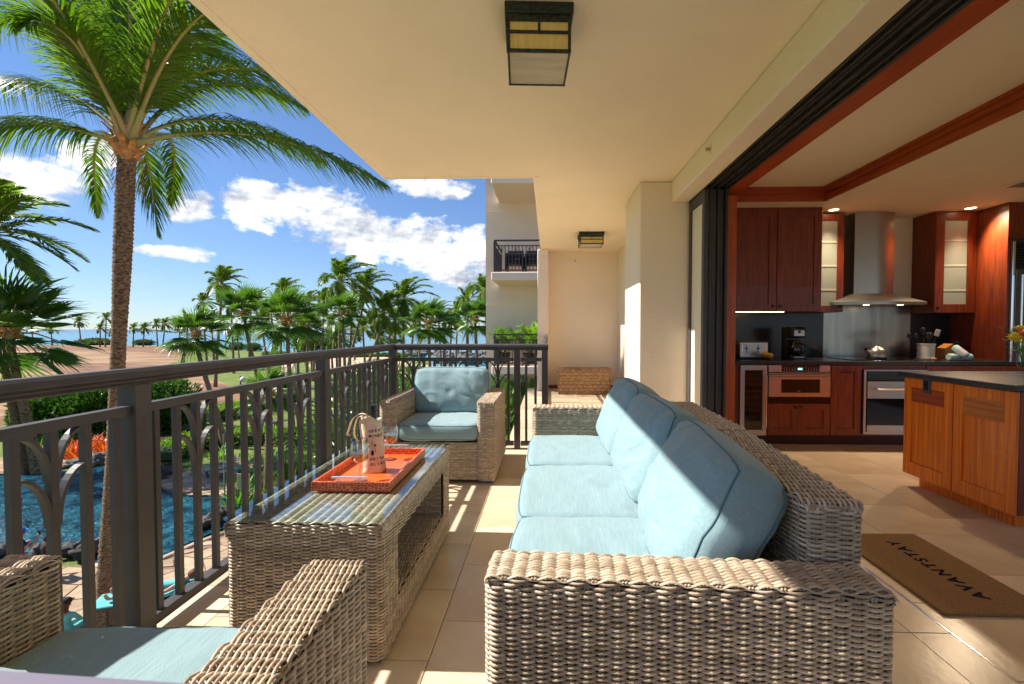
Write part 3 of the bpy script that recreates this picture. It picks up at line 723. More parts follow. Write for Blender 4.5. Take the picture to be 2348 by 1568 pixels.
# ---------- tray with glasses and bottle bag
def croc():
    m = bpy.data.materials.new('orange_croc_leather'); m.use_nodes = True; N = m.node_tree.nodes; L = m.node_tree.links; b = N['Principled BSDF']
    tc = N.new('ShaderNodeTexCoord'); ns = N.new('ShaderNodeTexNoise'); ns.inputs['Scale'].default_value = 6
    mp = N.new('ShaderNodeMapping'); mp.inputs['Scale'].default_value = (1, 1, 1.3); L.new(tc.outputs['Object'], mp.inputs[0])
    v = N.new('ShaderNodeTexVoronoi'); v.feature = 'DISTANCE_TO_EDGE'; v.inputs['Scale'].default_value = 66; v.inputs['Randomness'].default_value = .55; L.new(mp.outputs[0], v.inputs['Vector'])
    r = N.new('ShaderNodeValToRGB'); r.color_ramp.elements[0].position = .0; r.color_ramp.elements[0].color = (.95, .33, .18, 1); r.color_ramp.elements[1].position = .14; r.color_ramp.elements[1].color = (.50, .065, .010, 1)
    L.new(v.outputs['Distance'], r.inputs[0]); L.new(r.outputs[0], b.inputs['Base Color']); b.inputs['Roughness'].default_value = .28
    bp = N.new('ShaderNodeBump'); bp.inputs['Distance'].default_value = .0015; L.new(v.outputs['Distance'], bp.inputs['Height']); L.new(bp.outputs[0], b.inputs['Normal']); return m
cr = croc(); crf = mat('orange_tray_floor', (.66, .135, .03), .22, var=.15, vscale=130, bump=.0005, bscale=120)
tray = thing('serving_tray', 'orange crocodile patterned tray with silver handles on the glass table', 'tray', (-.997, 1.868, .5385))
b = MB(); b.box(.012, .322, .012, .540, 0, .008); b.build('base', crf, tray)
for nm, a in (('rim', (0, .334, 0, .012)), ('rim', (0, .334, .540, .552)), ('rim', (0, .012, .0122, .5398)), ('rim', (.322, .334, .0122, .5398))):
    MB().box(a[0], a[1], a[2], a[3], 0, .040, bev=.0012).build(nm, cr, tray)
for y in (.006, .546):
    b = MB(); b.tube([(.085, y, .058), (.238, y, .058)], .0045, 10); b.tube([(.115, y, .040), (.115, y, .056)], .0032, 8); b.tube([(.208, y, .040), (.208, y, .056)], .0032, 8)
    b.build('handle', mat('satin_silver', (.75, .77, .82), .25, metal=.8), tray, smooth='auto')
wine = thin_glass('white_wine', (.95, .84, .48), 1.33, 2)
wgl = thin_glass('wine_glass_glass', (.90, .92, .93), 1.5, 3)
def wine_glass(label, x, y, s=1.0):
    t = thing('wine_glass', label, 'wine glass', (x, y, .5470), group='stemmed glasses of white wine on the tray'); t.scale = (s, s, s)
    pr = [(.033, .0), (.034, .0015), (.020, .004), (.005, .009), (.0035, .02), (.0033, .065), (.006, .080), (.020, .088), (.034, .102), (.0415, .122), (.042, .140), (.038, .168), (.0345, .188)]
    inn = [(.0335, .188), (.0370, .168), (.0408, .140), (.0402, .122), (.0328, .1035), (.018, .0905), (.0, .087)]
    MB().lathe(pr+inn, 32).build('bowl_and_stem', wgl, t, smooth=True)
    MB().lathe([(.0, .0885), (.0175, .0915), (.0322, .1045), (.0396, .122), (.0402, .130), (.0, .130)], 32, cap=False).build('wine', wine, t, smooth='auto')
    return t
g1 = at(823, 1105, z=.548); g2 = at(893, 1053, z=.548)
wine_glass('wine glass in front of the tote bag nearest the camera', g1.x, g1.y+.01)
wine_glass('wine glass standing behind and right of the tote bag', g2.x, g2.y+.005)
# tote bag
canvas = mat('canvas', (.72, .58, .42), .9, var=.05, vscale=30, bump=.0006, bscale=300)
ink = mat('navy_ink', (.010, .009, .028), .95, spec=.1)
bp_ = at(856, 1080, z=.548); bag = thing('wine_tote_bag', 'cream canvas wine bag with navy lettering holding a bottle on the tray', 'tote bag', (bp_.x, bp_.y+.01, .5470), radians(8), rot=(0, radians(-3), radians(8)))
def bagr(an, z):
    """radius of the bag: boxy, a little slumped"""
    w, d = .050, .040
    k = z/.27; p = 3.2 if z < .05 else 2.6
    c, s = abs(cos(an)), abs(sin(an)); r = ((c/w)**p+(s/d)**p)**(-1/p)
    r *= 1-.10*k + .05*noise.noise(Vector((cos(an)*2, sin(an)*2, z*22))) + .03*noise.noise(Vector((cos(an)*5, sin(an)*5, z*45+3)))
    if z < .02: r *= 1.02+.12*max(0, cos(4*an+pi))*(1-z/.02)
    return r
NB, NZ = 48, 30; vs = []
for j in range(NZ+1):
    z = .255*j/NZ
    for i in range(NB):
        an = 2*pi*i/NB; r = bagr(an, z); zz = z + (.012*cos(an+2.4)+.006*sin(3*an))*(j/NZ)**3; vs.append((r*cos(an)+.002, r*sin(an), zz))
n0 = len(vs)
for j in range(3):
    for i in range(NB):
        an = 2*pi*i/NB; r = bagr(an, .255)-.003; zz = .255-.02*j + (.012*cos(an+2.4)+.006*sin(3*an)); vs.append((r*cos(an)+.002, r*sin(an), zz))
fs = [(j*NB+i, j*NB+(i+1) % NB, (j+1)*NB+(i+1) % NB, (j+1)*NB+i) for j in range(NZ+3) for i in range(NB)] + [tuple(range(NB-1, -1, -1))]
MB().add(vs, fs).build('bag_body', canvas, bag, smooth=True)
b = MB()
def strap(pts, w=.012, t=.0025):
    P = [Vector(p) for p in pts]; Q = []
    for i in range(len(P)-1):
        p0, p1, p2, p3 = P[max(i-1, 0)], P[i], P[i+1], P[min(i+2, len(P)-1)]
        for k in range(6):
            u = k/6; Q.append(.5*((2*p1)+(p2-p0)*u+(2*p0-5*p1+4*p2-p3)*u*u+(3*p1-p0-3*p2+p3)*u**3))
    Q.append(P[-1]); vs = []
    for i, q in enumerate(Q):
        t_ = (Q[min(i+1, len(Q)-1)]-Q[max(i-1, 0)]).normalized(); a = t_.cross(Vector((.3, 1, .1))).normalized(); a = t_.cross(a).normalized(); c = t_.cross(a)
        for sa, sc in ((-1, -1), (1, -1), (1, 1), (-1, 1)): vs.append(q+a*sa*w/2+c*sc*t/2)
    fs = [(i*4+k, i*4+(k+1) % 4, i*4+4+(k+1) % 4, i*4+4+k) for i in range(len(Q)-1) for k in range(4)]; b.add(vs, fs)
strap([(-.02, -.038, .225), (-.025, -.034, .262), (-.045, -.035, .268), (-.062, -.036, .24), (-.070, -.036, .20), (-.066, -.038, .172), (-.052, -.04, .15)])
strap([(.012, -.036, .235), (-.01, -.038, .275), (-.040, -.045, .282), (-.072, -.05, .258), (-.088, -.055, .215), (-.094, -.058, .195), (-.084, -.058, .19)], w=.014)
strap([(-.030, -.037, .235), (-.036, -.041, .258), (-.040, -.044, .235), (-.036, -.046, .19), (-.033, -.047, .165)])
b.build('strap', canvas, bag, smooth='auto')
bot = thing('wine_bottle', 'dark bottle neck poking out of the canvas bag', 'bottle', (bp_.x+.004, bp_.y+.012, .549), rot=(0, radians(-1), 0))
MB().lathe([(.026, 0), (.028, .01), (.028, .16), (.024, .19), (.016, .215), (.0145, .235), (.0145, .295), (.0165, .297), (.0165, .31), (.012, .313)], 24).build('glass_body', mat('bottle_black', (.01, .012, .008), .1), bot, smooth='auto')
def text_mesh(body, size, thick=.0, align='CENTER', res=3, bold=0., space=1.):
    cu = bpy.data.curves.new('t', 'FONT'); cu.body = body; cu.size = size; cu.align_x = align; cu.extrude = thick; cu.resolution_u = res; cu.offset = bold; cu.space_character = space
    o = bpy.data.objects.new('t', cu); COL.objects.link(o); dg = bpy.context.evaluated_depsgraph_get(); me = bpy.data.meshes.new_from_object(o.evaluated_get(dg)); bpy.data.objects.remove(o); return me
def bag_text(body, size, z, sp=1.0):
    cx = radians(-62)   # centre of the printing, wraps round to the right
    x = -size*.62*sp*(len(body)-1)/2
    me_v = []; me_f = []
    for ch in body:
        me = text_mesh(ch, size, bold=size*.02); n = len(me_v)
        for v in me.vertices:
            X, Z = v.co.x+x, v.co.y
            an = cx+X/.043; zz = z+Z; r = bagr(an, max(0, zz))+.0008; me_v.append((r*cos(an)+.002, r*sin(an), zz))
        me_f += [tuple(i+n for i in p.vertices) for p in me.polygons]; x += size*.62*sp*1.25; bpy.data.meshes.remove(me)
    MB().add(me_v, me_f).build('lettering', ink, bag)
bag_text('GREAT', .0185, .192); bag_text('MINDS', .0185, .168); bag_text('DRINK', .0185, .060); bag_text('ALIKE', .0185, .036)
def bag_shape(poly, m=ink, off=.0009):
    cx = radians(-62); vs = []
    for X, Z in poly: an = cx+X/.043; r = bagr(an, Z)+off; vs.append((r*cos(an)+.002, r*sin(an), Z))
    MB().add(vs, [tuple(range(len(vs)))]).build('print', m, bag)
# bottle outline and glass between the words
def outline(poly, w=.0012):
    n = len(poly); 
    for i in range(n-1):
        (x0, z0), (x1, z1) = poly[i], poly[i+1]; l = math.hypot(x1-x0, z1-z0); nx, nz = -(z1-z0)/l*w/2, (x1-x0)/l*w/2
        yield [(x0-nx, z0-nz), (x1-nx, z1-nz), (x1+nx, z1+nz), (x0+nx, z0+nz)]
bx = -.016
b_ol = [(bx-.006, .085), (bx-.006, .118), (bx-.002, .134), (bx-.002, .150), (bx+.002, .150), (bx+.002, .134), (bx+.006, .118), (bx+.006, .085), (bx-.006, .085)]
vs_, fs_ = [], []
cx_ = radians(-62)
for q in list(outline(b_ol))+[[(bx-.005, .086), (bx+.005, .086), (bx+.005, .108), (bx-.005, .104)]]+list(outline([(bx+.013, .128), (bx+.012, .142)]))+list(outline([(bx+.014, .128), (bx+.014, .102), (bx+.010, .101), (bx+.018, .101)]))+[[(bx+.009, .134), (bx+.0105, .126), (bx+.0175, .126), (bx+.019, .134)]]:
    n = len(vs_)
    for X, Z in q: an = cx_+X/.043; r = bagr(an, Z)+.0009; vs_.append((r*cos(an)+.002, r*sin(an), Z))
    fs_.append(tuple(range(n, n+len(q))))
MB().add(vs_, fs_).build('print', ink, bag)

# ---------- doormat with lettering
coir = mat('coir', (.30, .165, .06), .95, var=.25, vscale=120, bump=.003, bscale=500)
mt = thing('doormat', 'brown coir doormat reading AVANTSTAY inside the kitchen threshold', 'doormat', (1.683, 1.955, 0))
MB().box(0, .478, 0, .765, .001, .014, bev=.004).build('mat_body', coir, mt)
me = text_mesh('AVANTSTAY', .082, .0006, bold=.0022, space=1.35); xs_ = [v.co.x for v in me.vertices]; wT = max(xs_)-min(xs_)
vs = []
for v in me.vertices: vs.append((.265-(v.co.y-.030)*1.0, .385+v.co.x/wT*.56, .0150+v.co.z))
fs = [tuple(p.vertices) for p in me.polygons]; MB().add(vs, fs).build('lettering', ink, mt)

# ---------- wicker trunk in the recess
trk = thing('wicker_trunk', 'brown woven wicker trunk against the recess end wall', 'trunk', (.19, 8.50, 0))
w2 = wicker_mat('brown_wicker', [(.24, .12, .05), (.36, .20, .09), (.16, .075, .03), (.42, .26, .13), (.20, .10, .045), (.24, .12, .05)], None)
ps, rw = PITCH_S, ROW; PITCH_S, ROW = .05, .022
V, F, A_ = weave(path2d([(0, 0), (.97, 0), (.97, .42), (0, .42)], .03), True, 'XY', .01, .36); np_mesh('body', V, F, [w2], trk, attr=A_)
V, F, A_ = merge([weave(path2d([(-.012, -.014), (.982, -.014), (.982, .434), (-.012, .434)], .03), True, 'XY', .365, .46), weave(path2d([(.43, .43), (.43, .475), (-.01, .475), (-.01, .43)], .02, closed=False), False, 'YZ', -.01, .98)])
np_mesh('lid', V, F, [w2], trk, attr=A_); PITCH_S, ROW = ps, rw
MB().box(.01, .96, .01, .41, .01, .465).build('core', wick_d, trk)
b = MB(); pts = [(1.22+.10*cos(a*.9)*(.6+.3*sin(a*.37)), 8.32+.10*sin(a), .02+.02*(1+sin(a*1.7))+.004*a) for a in np.linspace(0, 26, 150)]
b.tube(pts, .010, 6); o = b.build('cord_coil', black, smooth=True); props(o, 'coil of black cord lying on the floor beside the wicker trunk', 'cord')
b = MB(); b.box(-.05, .05, -.03, .03, 0, .09, bev=.01)
# ---------- pale ledge right at the camera
led = thing('bar_table', 'pale lavender grey tabletop edge blurred at the bottom left corner', 'table', (0, 0, 0))
MB().prism([(q[0][0], q[0][1]) for q in path2d([(-.85, -.25), (-.12, -.25), (-.195, .332), (-.85, .360)], .03)], .935, .95).build('tabletop', mat('pale_lacquer', (.17, .155, .22), .5), led)
MB().tube([(-.45, .0, 0), (-.45, .0, .935)], .03, 12).build('leg', bronze, led)
# ================================================================ KITCHEN
CF = 4.87; CT = .885   # cabinet front, counter top
def panel_door(parent, name, x0, x1, z0, z1, y, m=mahog, m2=None, t=.022, fr=.065, glass_m=None, axis='Y', knob=None, label=None, frb=None):
    """frame and panel door facing -Y (axis 'Y') or -X (axis 'X')"""
    frb = frb or fr; root = None
    def bx(b, a0, a1, c0, c1, d0, d1, bev=.0015):
        if axis == 'Y': b.box(a0, a1, c0, c1, d0, d1, bev=bev)
        else: b.box(c0, c1, a0, a1, d0, d1, bev=bev)
    b = MB(); g = .0015
    bx(b, x0+g, x0+fr, y-t, y, z0+g, z1-g); bx(b, x1-fr, x1-g, y-t, y, z0+g, z1-g)
    bx(b, x0+fr, x1-fr, y-t+.001, y, z1-fr, z1-g); bx(b, x0+fr, x1-fr, y-t+.001, y, z0+g, z0+frb)
    root = b.build(name, m, parent)
    if label: root['label'] = label
    b = MB(); bx(b, x0+fr, x1-fr, y-.010, y-.002, z0+frb, z1-fr, 0); b.build('door_panel' if glass_m is None else 'pane', m2 or glass_m or m, root)
    if knob: kx, kz = knob; b = MB(); bx(b, kx-.011, kx+.011, y-t-.022, y-t, kz-.011, kz+.011, .002); b.build('knob', black, root)
    return root
# base cabinets
x_w0, x_w1 = 2.02, 2.300; x_m1 = 2.957; x_d1 = 3.275; x_o1 = 3.93
base = thing('base_cabinet', 'dark mahogany base cabinets under the black counter along the back wall', 'kitchen cabinet')
b = MB(); b.box(1.95, 4.93, CF+.002, KY-.005, .10, CT-.04); b.box(1.95, 4.93, CF+.03, KY-.005, 0, .10); b.build('carcass', mahog, base)
MB().box(1.95, 4.93, CF+.022, CF+.03, .0, .10).build('toe_kick', mat('dark_kick', (.03, .010, .006), .5), base)
b = MB(); b.box(1.95, 4.945, CF-.03, KY-.002, CT-.038, CT, bev=.003); b.build('countertop', granite, base)
zt = CT-.042
xm = (x_w1+x_m1)/2
panel_door(base, 'cabinet_door', x_w1+.01, xm, .105, .44, CF, knob=(xm-.03, .40), fr=.07); panel_door(base, 'cabinet_door', xm, x_m1, .105, .44, CF, knob=(xm+.03, .40), fr=.07)
dd = panel_door(base, 'cabinet_door', x_m1+.004, x_d1, .105, zt, CF, fr=.07)
MB().box(x_m1+.10, x_m1+.22, CF-.045, CF-.036, .765, .775).box(x_m1+.10, x_m1+.106, CF-.04, CF-.022, .765, .775).box(x_m1+.214, x_m1+.22, CF-.04, CF-.022, .765, .775).build('handle', black, dd)
panel_door(base, 'cabinet_door', x_o1, x_o1+.46, .105, zt, CF); panel_door(base, 'cabinet_door', x_o1+.46, 4.92, .105, zt, CF)
MB().box(x_d1, x_o1, CF-.012, CF, zt-.05, zt).build('filler_panel', mahog, base)
# wine cooler
wc = thing('wine_cooler', 'glass fronted stainless wine cooler at the left end of the counter', 'wine cooler', (x_w0, CF, 0))
w = x_w1-x_w0-.004
b = MB(); b.box(0, w, -.03, -.002, .10, .16, bev=.002); b.box(0, w, -.03, -.002, CT-.095, CT-.042, bev=.002); b.box(0, .045, -.03, -.002, .16, CT-.095); b.box(w-.045, w, -.03, -.002, .16, CT-.095); b.build('door_frame', steel, wc)
MB().box(.045, w-.045, -.022, -.018, .16, CT-.095).build('pane', thin_glass('smoked_glass', (.55, .50, .45), 1.5, 1.3), wc)
MB().box(.04, w-.04, -.006, -.003, .16, CT-.095).build('interior', blackglass, wc)
for k in range(8):
    MB().box(.05, w-.05, -.017, -.008, .215+.068*k, .240+.068*k, bev=.002).build('shelf', mat('oak_shelf', (.30, .16, .06), .5), wc)
b = MB(); b.tube([(w-.022, -.07, .20), (w-.022, -.07, .74)], .007, 10); b.tube([(w-.022, -.07, .24), (w-.022, -.03, .24)], .004, 8); b.tube([(w-.022, -.07, .70), (w-.022, -.03, .70)], .004, 8); b.build('handle', chrome, wc, smooth='auto')
# microwave drawer
mw = thing('microwave_drawer', 'stainless drawer microwave with dark window built in under the counter', 'microwave', (x_w1+.012, CF, 0)); w = x_m1-x_w1-.02
z0, z1 = .49, zt
b = MB(); b.box(0, w, -.035, 0, z0+.02, z0+.215*1.27, bev=.003); b.build('drawer_front', steel, mw)
b = MB(); b.box(0, .135, -.028, 0, z0+.28, z1, bev=.002); b.box(w-.11, w, -.028, 0, z0+.28, z1, bev=.002); b.box(.135, w-.11, -.028, 0, z0+.28, z0+.285); b.build('control_surround', steel, mw)
b = MB(); b.box(.135, w-.11, -.030, 0, z0+.285, z1-.006, bev=.002); pn = b.build('control_panel', blackglass, mw)
b = MB()
for k in range(14):
    if 5 <= k <= 6: continue
    for j in range(3): b.box(.155+.028*k, .163+.028*k, -.0312, -.030, z0+.297+.014*j, z0+.301+.014*j)
b.build('buttons', mat('pale_print', (.6, .62, .65), .5), pn)
MB().box(.30, .345, -.0312, -.030, z0+.305, z0+.325).build('display', mat('display', (.05, .12, .13), .4, emit=(.3, .8, .9), estr=.6), pn)
b = MB(); b.box(.13, w-.11, -.0385, -.035, z0+.065, z0+.205, bev=.006); b.build('window', blackglass, mw)
b = MB(); b.box(.02, w-.02, -.060, -.038, z0+.232, z0+.262, bev=.008); b.build('handle', steel, mw)
b = MB(); [b.box(0, w, -.02-.004*(j % 2), 0, z0-.05+.018*j, z0-.038+.018*j) for j in range(4)]; b.build('vent', blackglass, mw)
me = text_mesh('SHARP', .012); MB().add([(w/2-.01+v.co.x, -.0392, z0+.078+v.co.y) for v in me.vertices], [tuple(p.vertices) for p in me.polygons]).build('lettering', MATS['pale_print'], mw)
# wall oven (under counter)
ov = thing('oven', 'stainless built in oven with dark glass door below the cooktop', 'oven', (x_d1+.006, CF, 0)); w = x_o1-x_d1-.012
b = MB(); b.box(0, .025, -.05, 0, .125, .80, bev=.003); b.box(w-.025, w, -.05, 0, .125, .80, bev=.003); b.box(.025, w-.025, -.05, 0, .785, .80); b.box(.025, w-.025, -.045, 0, .125, .15); b.build('frame', steel, ov)
MB().box(.03, w-.03, -.052, 0, .695, .782, bev=.002).build('control_panel', blackglass, ov)
b = MB(); b.box(.03, w-.03, -.060, 0, .50, .682, bev=.003); b.box(.03, w-.03, -.060, 0, .152, .225, bev=.003); b.build('door', steel, ov)
MB().box(.03, w-.03, -.056, 0, .225, .50).build('window', blackglass, ov)
b = MB(); b.tube([(.10, -.10, .60), (w-.10, -.10, .60)], .010, 10); b.tube([(.13, -.10, .60), (.13, -.06, .60)], .006, 8); b.tube([(w-.13, -.10, .60), (w-.13, -.06, .60)], .006, 8); b.build('handle', chrome, ov, smooth='auto')
ck = MB().box(3.30, 4.22, 5.02, 5.50, CT+.001, CT+.007, bev=.002).build('cooktop', blackglass); props(ck, 'flat black cooktop set in the counter beneath the range hood', 'cooktop')
for x, y, r in ((3.48, 5.38, .085), (3.48, 5.14, .07), (3.78, 5.26, .11), (4.05, 5.38, .07), (4.05, 5.14, .085)): MB().lathe([(r, 0), (r, .0004), (r-.004, .0004), (r-.004, 0)], 32, (x, y, CT+.0071), cap=False).build('burner_ring', mat('burner_ring', (.08, .08, .08), .4), ck)
# backsplash
b = MB(); b.box(1.95, 3.40, KY-.02, KY-.002, CT, 1.425); o = b.build('backsplash', granite); props(o, 'black granite backsplash behind the toaster and coffee maker', 'backsplash')
b = MB(); b.box(3.402, 4.45, KY-.016, KY-.002, CT, 1.60); o = b.build('backsplash', mat('brushed_steel', (.34, .31, .27), .26, metal=1, var=.25, vscale=2.2, stretch=(6, 1, .4), bump=.0003, bscale=40, bstretch=(12, 1, .3))); props(o, 'brushed stainless splash panel behind the kettle', 'backsplash')
b = MB(); b.box(4.452, 4.925, KY-.02, KY-.002, CT, 1.425); o = b.build('backsplash', granite); props(o, 'black granite backsplash behind the utensil crock', 'backsplash')
# upper cabinets
UF = 5.22; zu0, zu1 = 1.421, ZS-.003
up = thing('wall_cabinet', 'pair of dark mahogany upper cabinets above the toaster', 'kitchen cabinet')
MB().box(1.95, 3.052, UF+.002, KY-.003, zu0, zu1).build('carcass', mahog, up)
panel_door(up, 'cabinet_door', 1.95, 2.555, zu0, zu1-.02, UF, knob=(2.52, zu0+.06), fr=.085)
panel_door(up, 'cabinet_door', 2.560, 3.050, zu0, zu1-.02, UF, knob=(2.60, zu0+.06), fr=.085)
MB().box(1.95, 3.052, UF-.022, UF+.002, zu1-.02, zu1).build('crown_strip', mahog, up)
uc = MB().box(2.0, 2.68, UF+.05, UF+.09, zu0-.007, zu0-.001).build('under_cabinet_light', mat('warm_strip', (1, .8, .4), .5, emit=(1, .62, .22), estr=3)); props(uc, 'warm light strip under the upper cabinet left of the hood', 'light strip')
gcab = thing('wall_cabinet', 'narrow glass fronted upper cabinet just left of the hood', 'kitchen cabinet')
gx0, gx1, GY = 3.054, 3.43, 5.44
def shelf_cab(t, x0, x1, y, z0, z1, fr, knobx):
    b = MB(); b.box(x0, x0+.018, y+.002, KY-.003, z0, z1); b.box(x1-.018, x1, y+.002, KY-.003, z0, z1); b.box(x0+.018, x1-.018, y+.002, KY-.003, z0, z0+.02); b.box(x0+.018, x1-.018, y+.002, KY-.003, z1-.02, z1); b.box(x0+.018, x1-.018, KY-.02, KY-.003, z0+.02, z1-.02); b.build('carcass', mahog, t)
    panel_door(t, 'cabinet_door', x0, x1, z0, z1, y, fr=fr, glass_m=frost, knob=(knobx, z0+.06))
    for k in range(3):
        zz = z0+.25+(z1-z0-.22)*(k)/3.3; MB().box(x0+fr, x1-fr, y-.0125, y-.010, zz, zz+.018).build('shelf', mat('pale_shelf', (.62, .62, .55), .5), t)
shelf_cab(gcab, gx0, gx1, GY, zu0, zu1-.02, .075, gx1-.03)
rc = thing('wall_cabinet', 'glass fronted upper cabinet right of the hood beside the tall panel', 'kitchen cabinet')
shelf_cab(rc, 4.465, 4.925, 5.44, zu0-.01, zu1-.002, .10, 4.50)
MB().box(4.462, 4.465, 5.42, KY-.003, zu0-.01, zu1-.002).build('side_panel', mahog, rc)
tp = MB().box(4.93, 4.955, 5.07, KY-.003, .0, ZS-.001).box(4.955, 6.2, 5.07, 5.09, 2.2, ZS-.001).build('tall_panel', mahog); props(tp, 'tall mahogany end panel beside the refrigerator', 'panel')
# fridge
fr_ = thing('refrigerator', 'stainless refrigerator with a dark louvred grille at the right edge', 'refrigerator', (4.957, 5.07, 0))
MB().box(0, 1.1, .0, .65, .0, 2.19).build('body', mat('fridge_dark', (.06, .06, .065), .4, metal=.6), fr_)
b = MB(); b.box(.002, .030, -.03, 0, .10, 2.16, bev=.004); b.build('edge_trim', chrome, fr_)
MB().box(.034, .60, -.035, 0, .10, 1.86, bev=.004).build('door', mat('fridge_steel', (.16, .16, .17), .32, metal=.9, bump=.0002, bscale=50, bstretch=(8, 1, .2)), fr_)
for k in range(16): MB().box(.034, 1.05, -.03, -.005, 1.885+.0165*k, 1.893+.0165*k).build('louvre', black, fr_)
MB().tube([(.062, -.075, .5), (.062, -.075, 1.80)], .011, 10).tube([(.062, -.075, .55), (.062, -.03, .55)], .006, 8).tube([(.062, -.075, 1.75), (.062, -.03, 1.75)], .006, 8).build('handle', chrome, fr_, smooth='auto')
# hood
hd = thing('range_hood', 'stainless chimney range hood between the glass fronted cabinets', 'range hood', (3.80, KY, 0))
b = MB(); n = 16; poly = [(-.225, -.004), (-.225, -.30)]+[(-.225+.45*k/n, -.30-.055*sin(pi*k/n)) for k in range(1, n)]+[(.225, -.30), (.225, -.004)]
b.prism(poly[::-1], 1.62, ZS-.002); b.build('chimney', steel, hd, smooth='auto')
b = MB(); b.box(-.227, .227, -.36, -.358, 2.02, 2.022)
lo = [(-.52, -.004), (-.52, -.42)]+[(-.52+1.04*k/n, -.42-.11*sin(pi*k/n)) for k in range(1, n)]+[(.52, -.42), (.52, -.004)]
hi = [(-.235, -.004), (-.235, -.30)]+[(-.235+.47*k/n, -.30-.055*sin(pi*k/n)) for k in range(1, n)]+[(.235, -.30), (.235, -.004)]
N_ = len(lo); vs = [(x, y, 1.50) for x, y in lo]+[(x, y, 1.535) for x, y in lo]+[(x, y, 1.635) for x, y in hi]
fs = [(i, i+N_, (i+1) % N_+N_, (i+1) % N_) for i in range(N_)]+[(i+N_, i+2*N_, (i+1) % N_+2*N_, (i+1) % N_+N_) for i in range(N_)]+[tuple(range(N_)), tuple(range(3*N_-1, 2*N_-1, -1))]
MB().add(vs, fs).build('canopy', steel, hd, smooth='auto')
for x in (-.16, .22): MB().lathe([(.03, 0), (.03, .002)], 16, (x, -.42, 1.497)).build('hood_lamp', mat('hood_lamp', (1, .8, .5), .5, emit=(1, .75, .4), estr=3), hd)
# recessed lights, speaker, air grille
def downlight(x, y, z, label, on=True):
    t = thing('recessed_light', label, 'ceiling light', (x, y, z), group='round recessed lights in the kitchen ceiling')
    MB().lathe([(.075, -.004), (.078, 0), (.05, 0), (.052, -.003)], 28, cap=False).build('trim_ring', mat('white_trim', (.75, .72, .65), .5), t, smooth='auto')
    MB().lathe([(.05, -.001), (.05, -.0005)], 24).build('lamp', mat('lamp_warm', (1, .85, .6), .4, emit=(1, .72, .40), estr=3) if on else mat('lamp_off', (.4, .36, .3), .5), t)
    if on:
        l = bpy.data.lights.new('spot', 'SPOT'); l.energy = 48; l.color = (1, .76, .50); l.spot_size = radians(110); l.spot_blend = .6; l.shadow_soft_size = .05
        o = bpy.data.objects.new('lamp_light', l); COL.objects.link(o); o.parent = t; o.location = (0, 0, -.02); o.rotation_euler = (radians(-32), 0, 0)
p = at(1911, 481, z=ZS-.001); downlight(p.x, p.y, ZS-.001, 'lit recessed light in the ceiling above the narrow glass cabinet')
p = at(2225, 477, z=ZS-.001); downlight(p.x, p.y, ZS-.001, 'lit recessed light in the ceiling above the right glass cabinet')
p = at(2163, 410, z=ZS); o = MB().lathe([(.055, -.008), (.065, 0)], 24, (p.x, p.y, ZS)).build('ceiling_speaker', drywall, smooth='auto'); props(o, 'plain round cream disc on the kitchen ceiling above the island', 'ceiling disc')
p = at(2310, 425, z=ZS); gr = thing('air_grille', 'rectangular ceiling air grille at the right edge above the fridge', 'vent', (p.x-.03, p.y-.30, ZS-.001))
MB().box(0, .6, 0, .34, -.012, 0, bev=.003).build('frame', MATS['white_trim'], gr)
for k in range(12): MB().box(.03, .57, .03+.025*k, .042+.025*k, -.014, -.012).build('slat', bronze_dark, gr)
# island
IX0, IX1, IY0, IY1 = 2.80, 4.05, 2.80, 3.66
isl = thing('kitchen_island', 'mahogany kitchen island tinted daylight orange with a grey stone top', 'kitchen island')
b = MB(); b.box(IX0+.022, IX1, IY0+.022, IY1, .095, CT-.04); b.box(IX0+.085, IX1-.06, IY0+.075, IY1-.06, 0, .095); b.build('carcass', mahog_daylit, isl)
b = MB(); b.box(IX0-.03, IX1+.03, IY0-.035, IY1+.035, CT-.034, CT+.004, bev=.004); b.build('countertop', granite_lt, isl)
ym = 3.225; zt2 = CT-.040
d1 = panel_door(isl, 'side_panel', ym+.002, IY1, .095, zt2, IX0+.022, m=mahog_daylit, fr=.07, axis='X', frb=.10)
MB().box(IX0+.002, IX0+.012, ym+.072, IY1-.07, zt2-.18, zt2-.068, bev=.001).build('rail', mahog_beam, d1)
d2 = panel_door(isl, 'side_panel', IY0, ym-.002, .095, zt2, IX0+.022, m=mahog_daylit, fr=.07, axis='X', frb=.10)
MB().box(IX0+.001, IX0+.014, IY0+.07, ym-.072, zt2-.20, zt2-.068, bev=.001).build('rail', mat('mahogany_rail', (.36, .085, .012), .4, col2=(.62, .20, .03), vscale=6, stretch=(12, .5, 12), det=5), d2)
panel_door(isl, 'end_panel', IX0+.022, 3.42, .095, zt2, IY0+.022, m=mahog, fr=.07)  # shaded end of the island: darker wood colour stands in for its shade
panel_door(isl, 'end_panel', 3.425, IX1, .095, zt2, IY0+.022, m=mahog, fr=.07)
pa_ = at(2125, 884, X=IX0); ol = thing('power_outlet', 'dark power outlet on the island side panel', 'outlet', (IX0+.0, pa_.y, pa_.z))
MB().box(-.006, .0, -.036, .036, -.058, .058, bev=.002).build('cover_plate', bronze, ol)
MB().box(-.009, -.006, -.017, .017, -.034, .034, bev=.002).build('socket', black, ol)
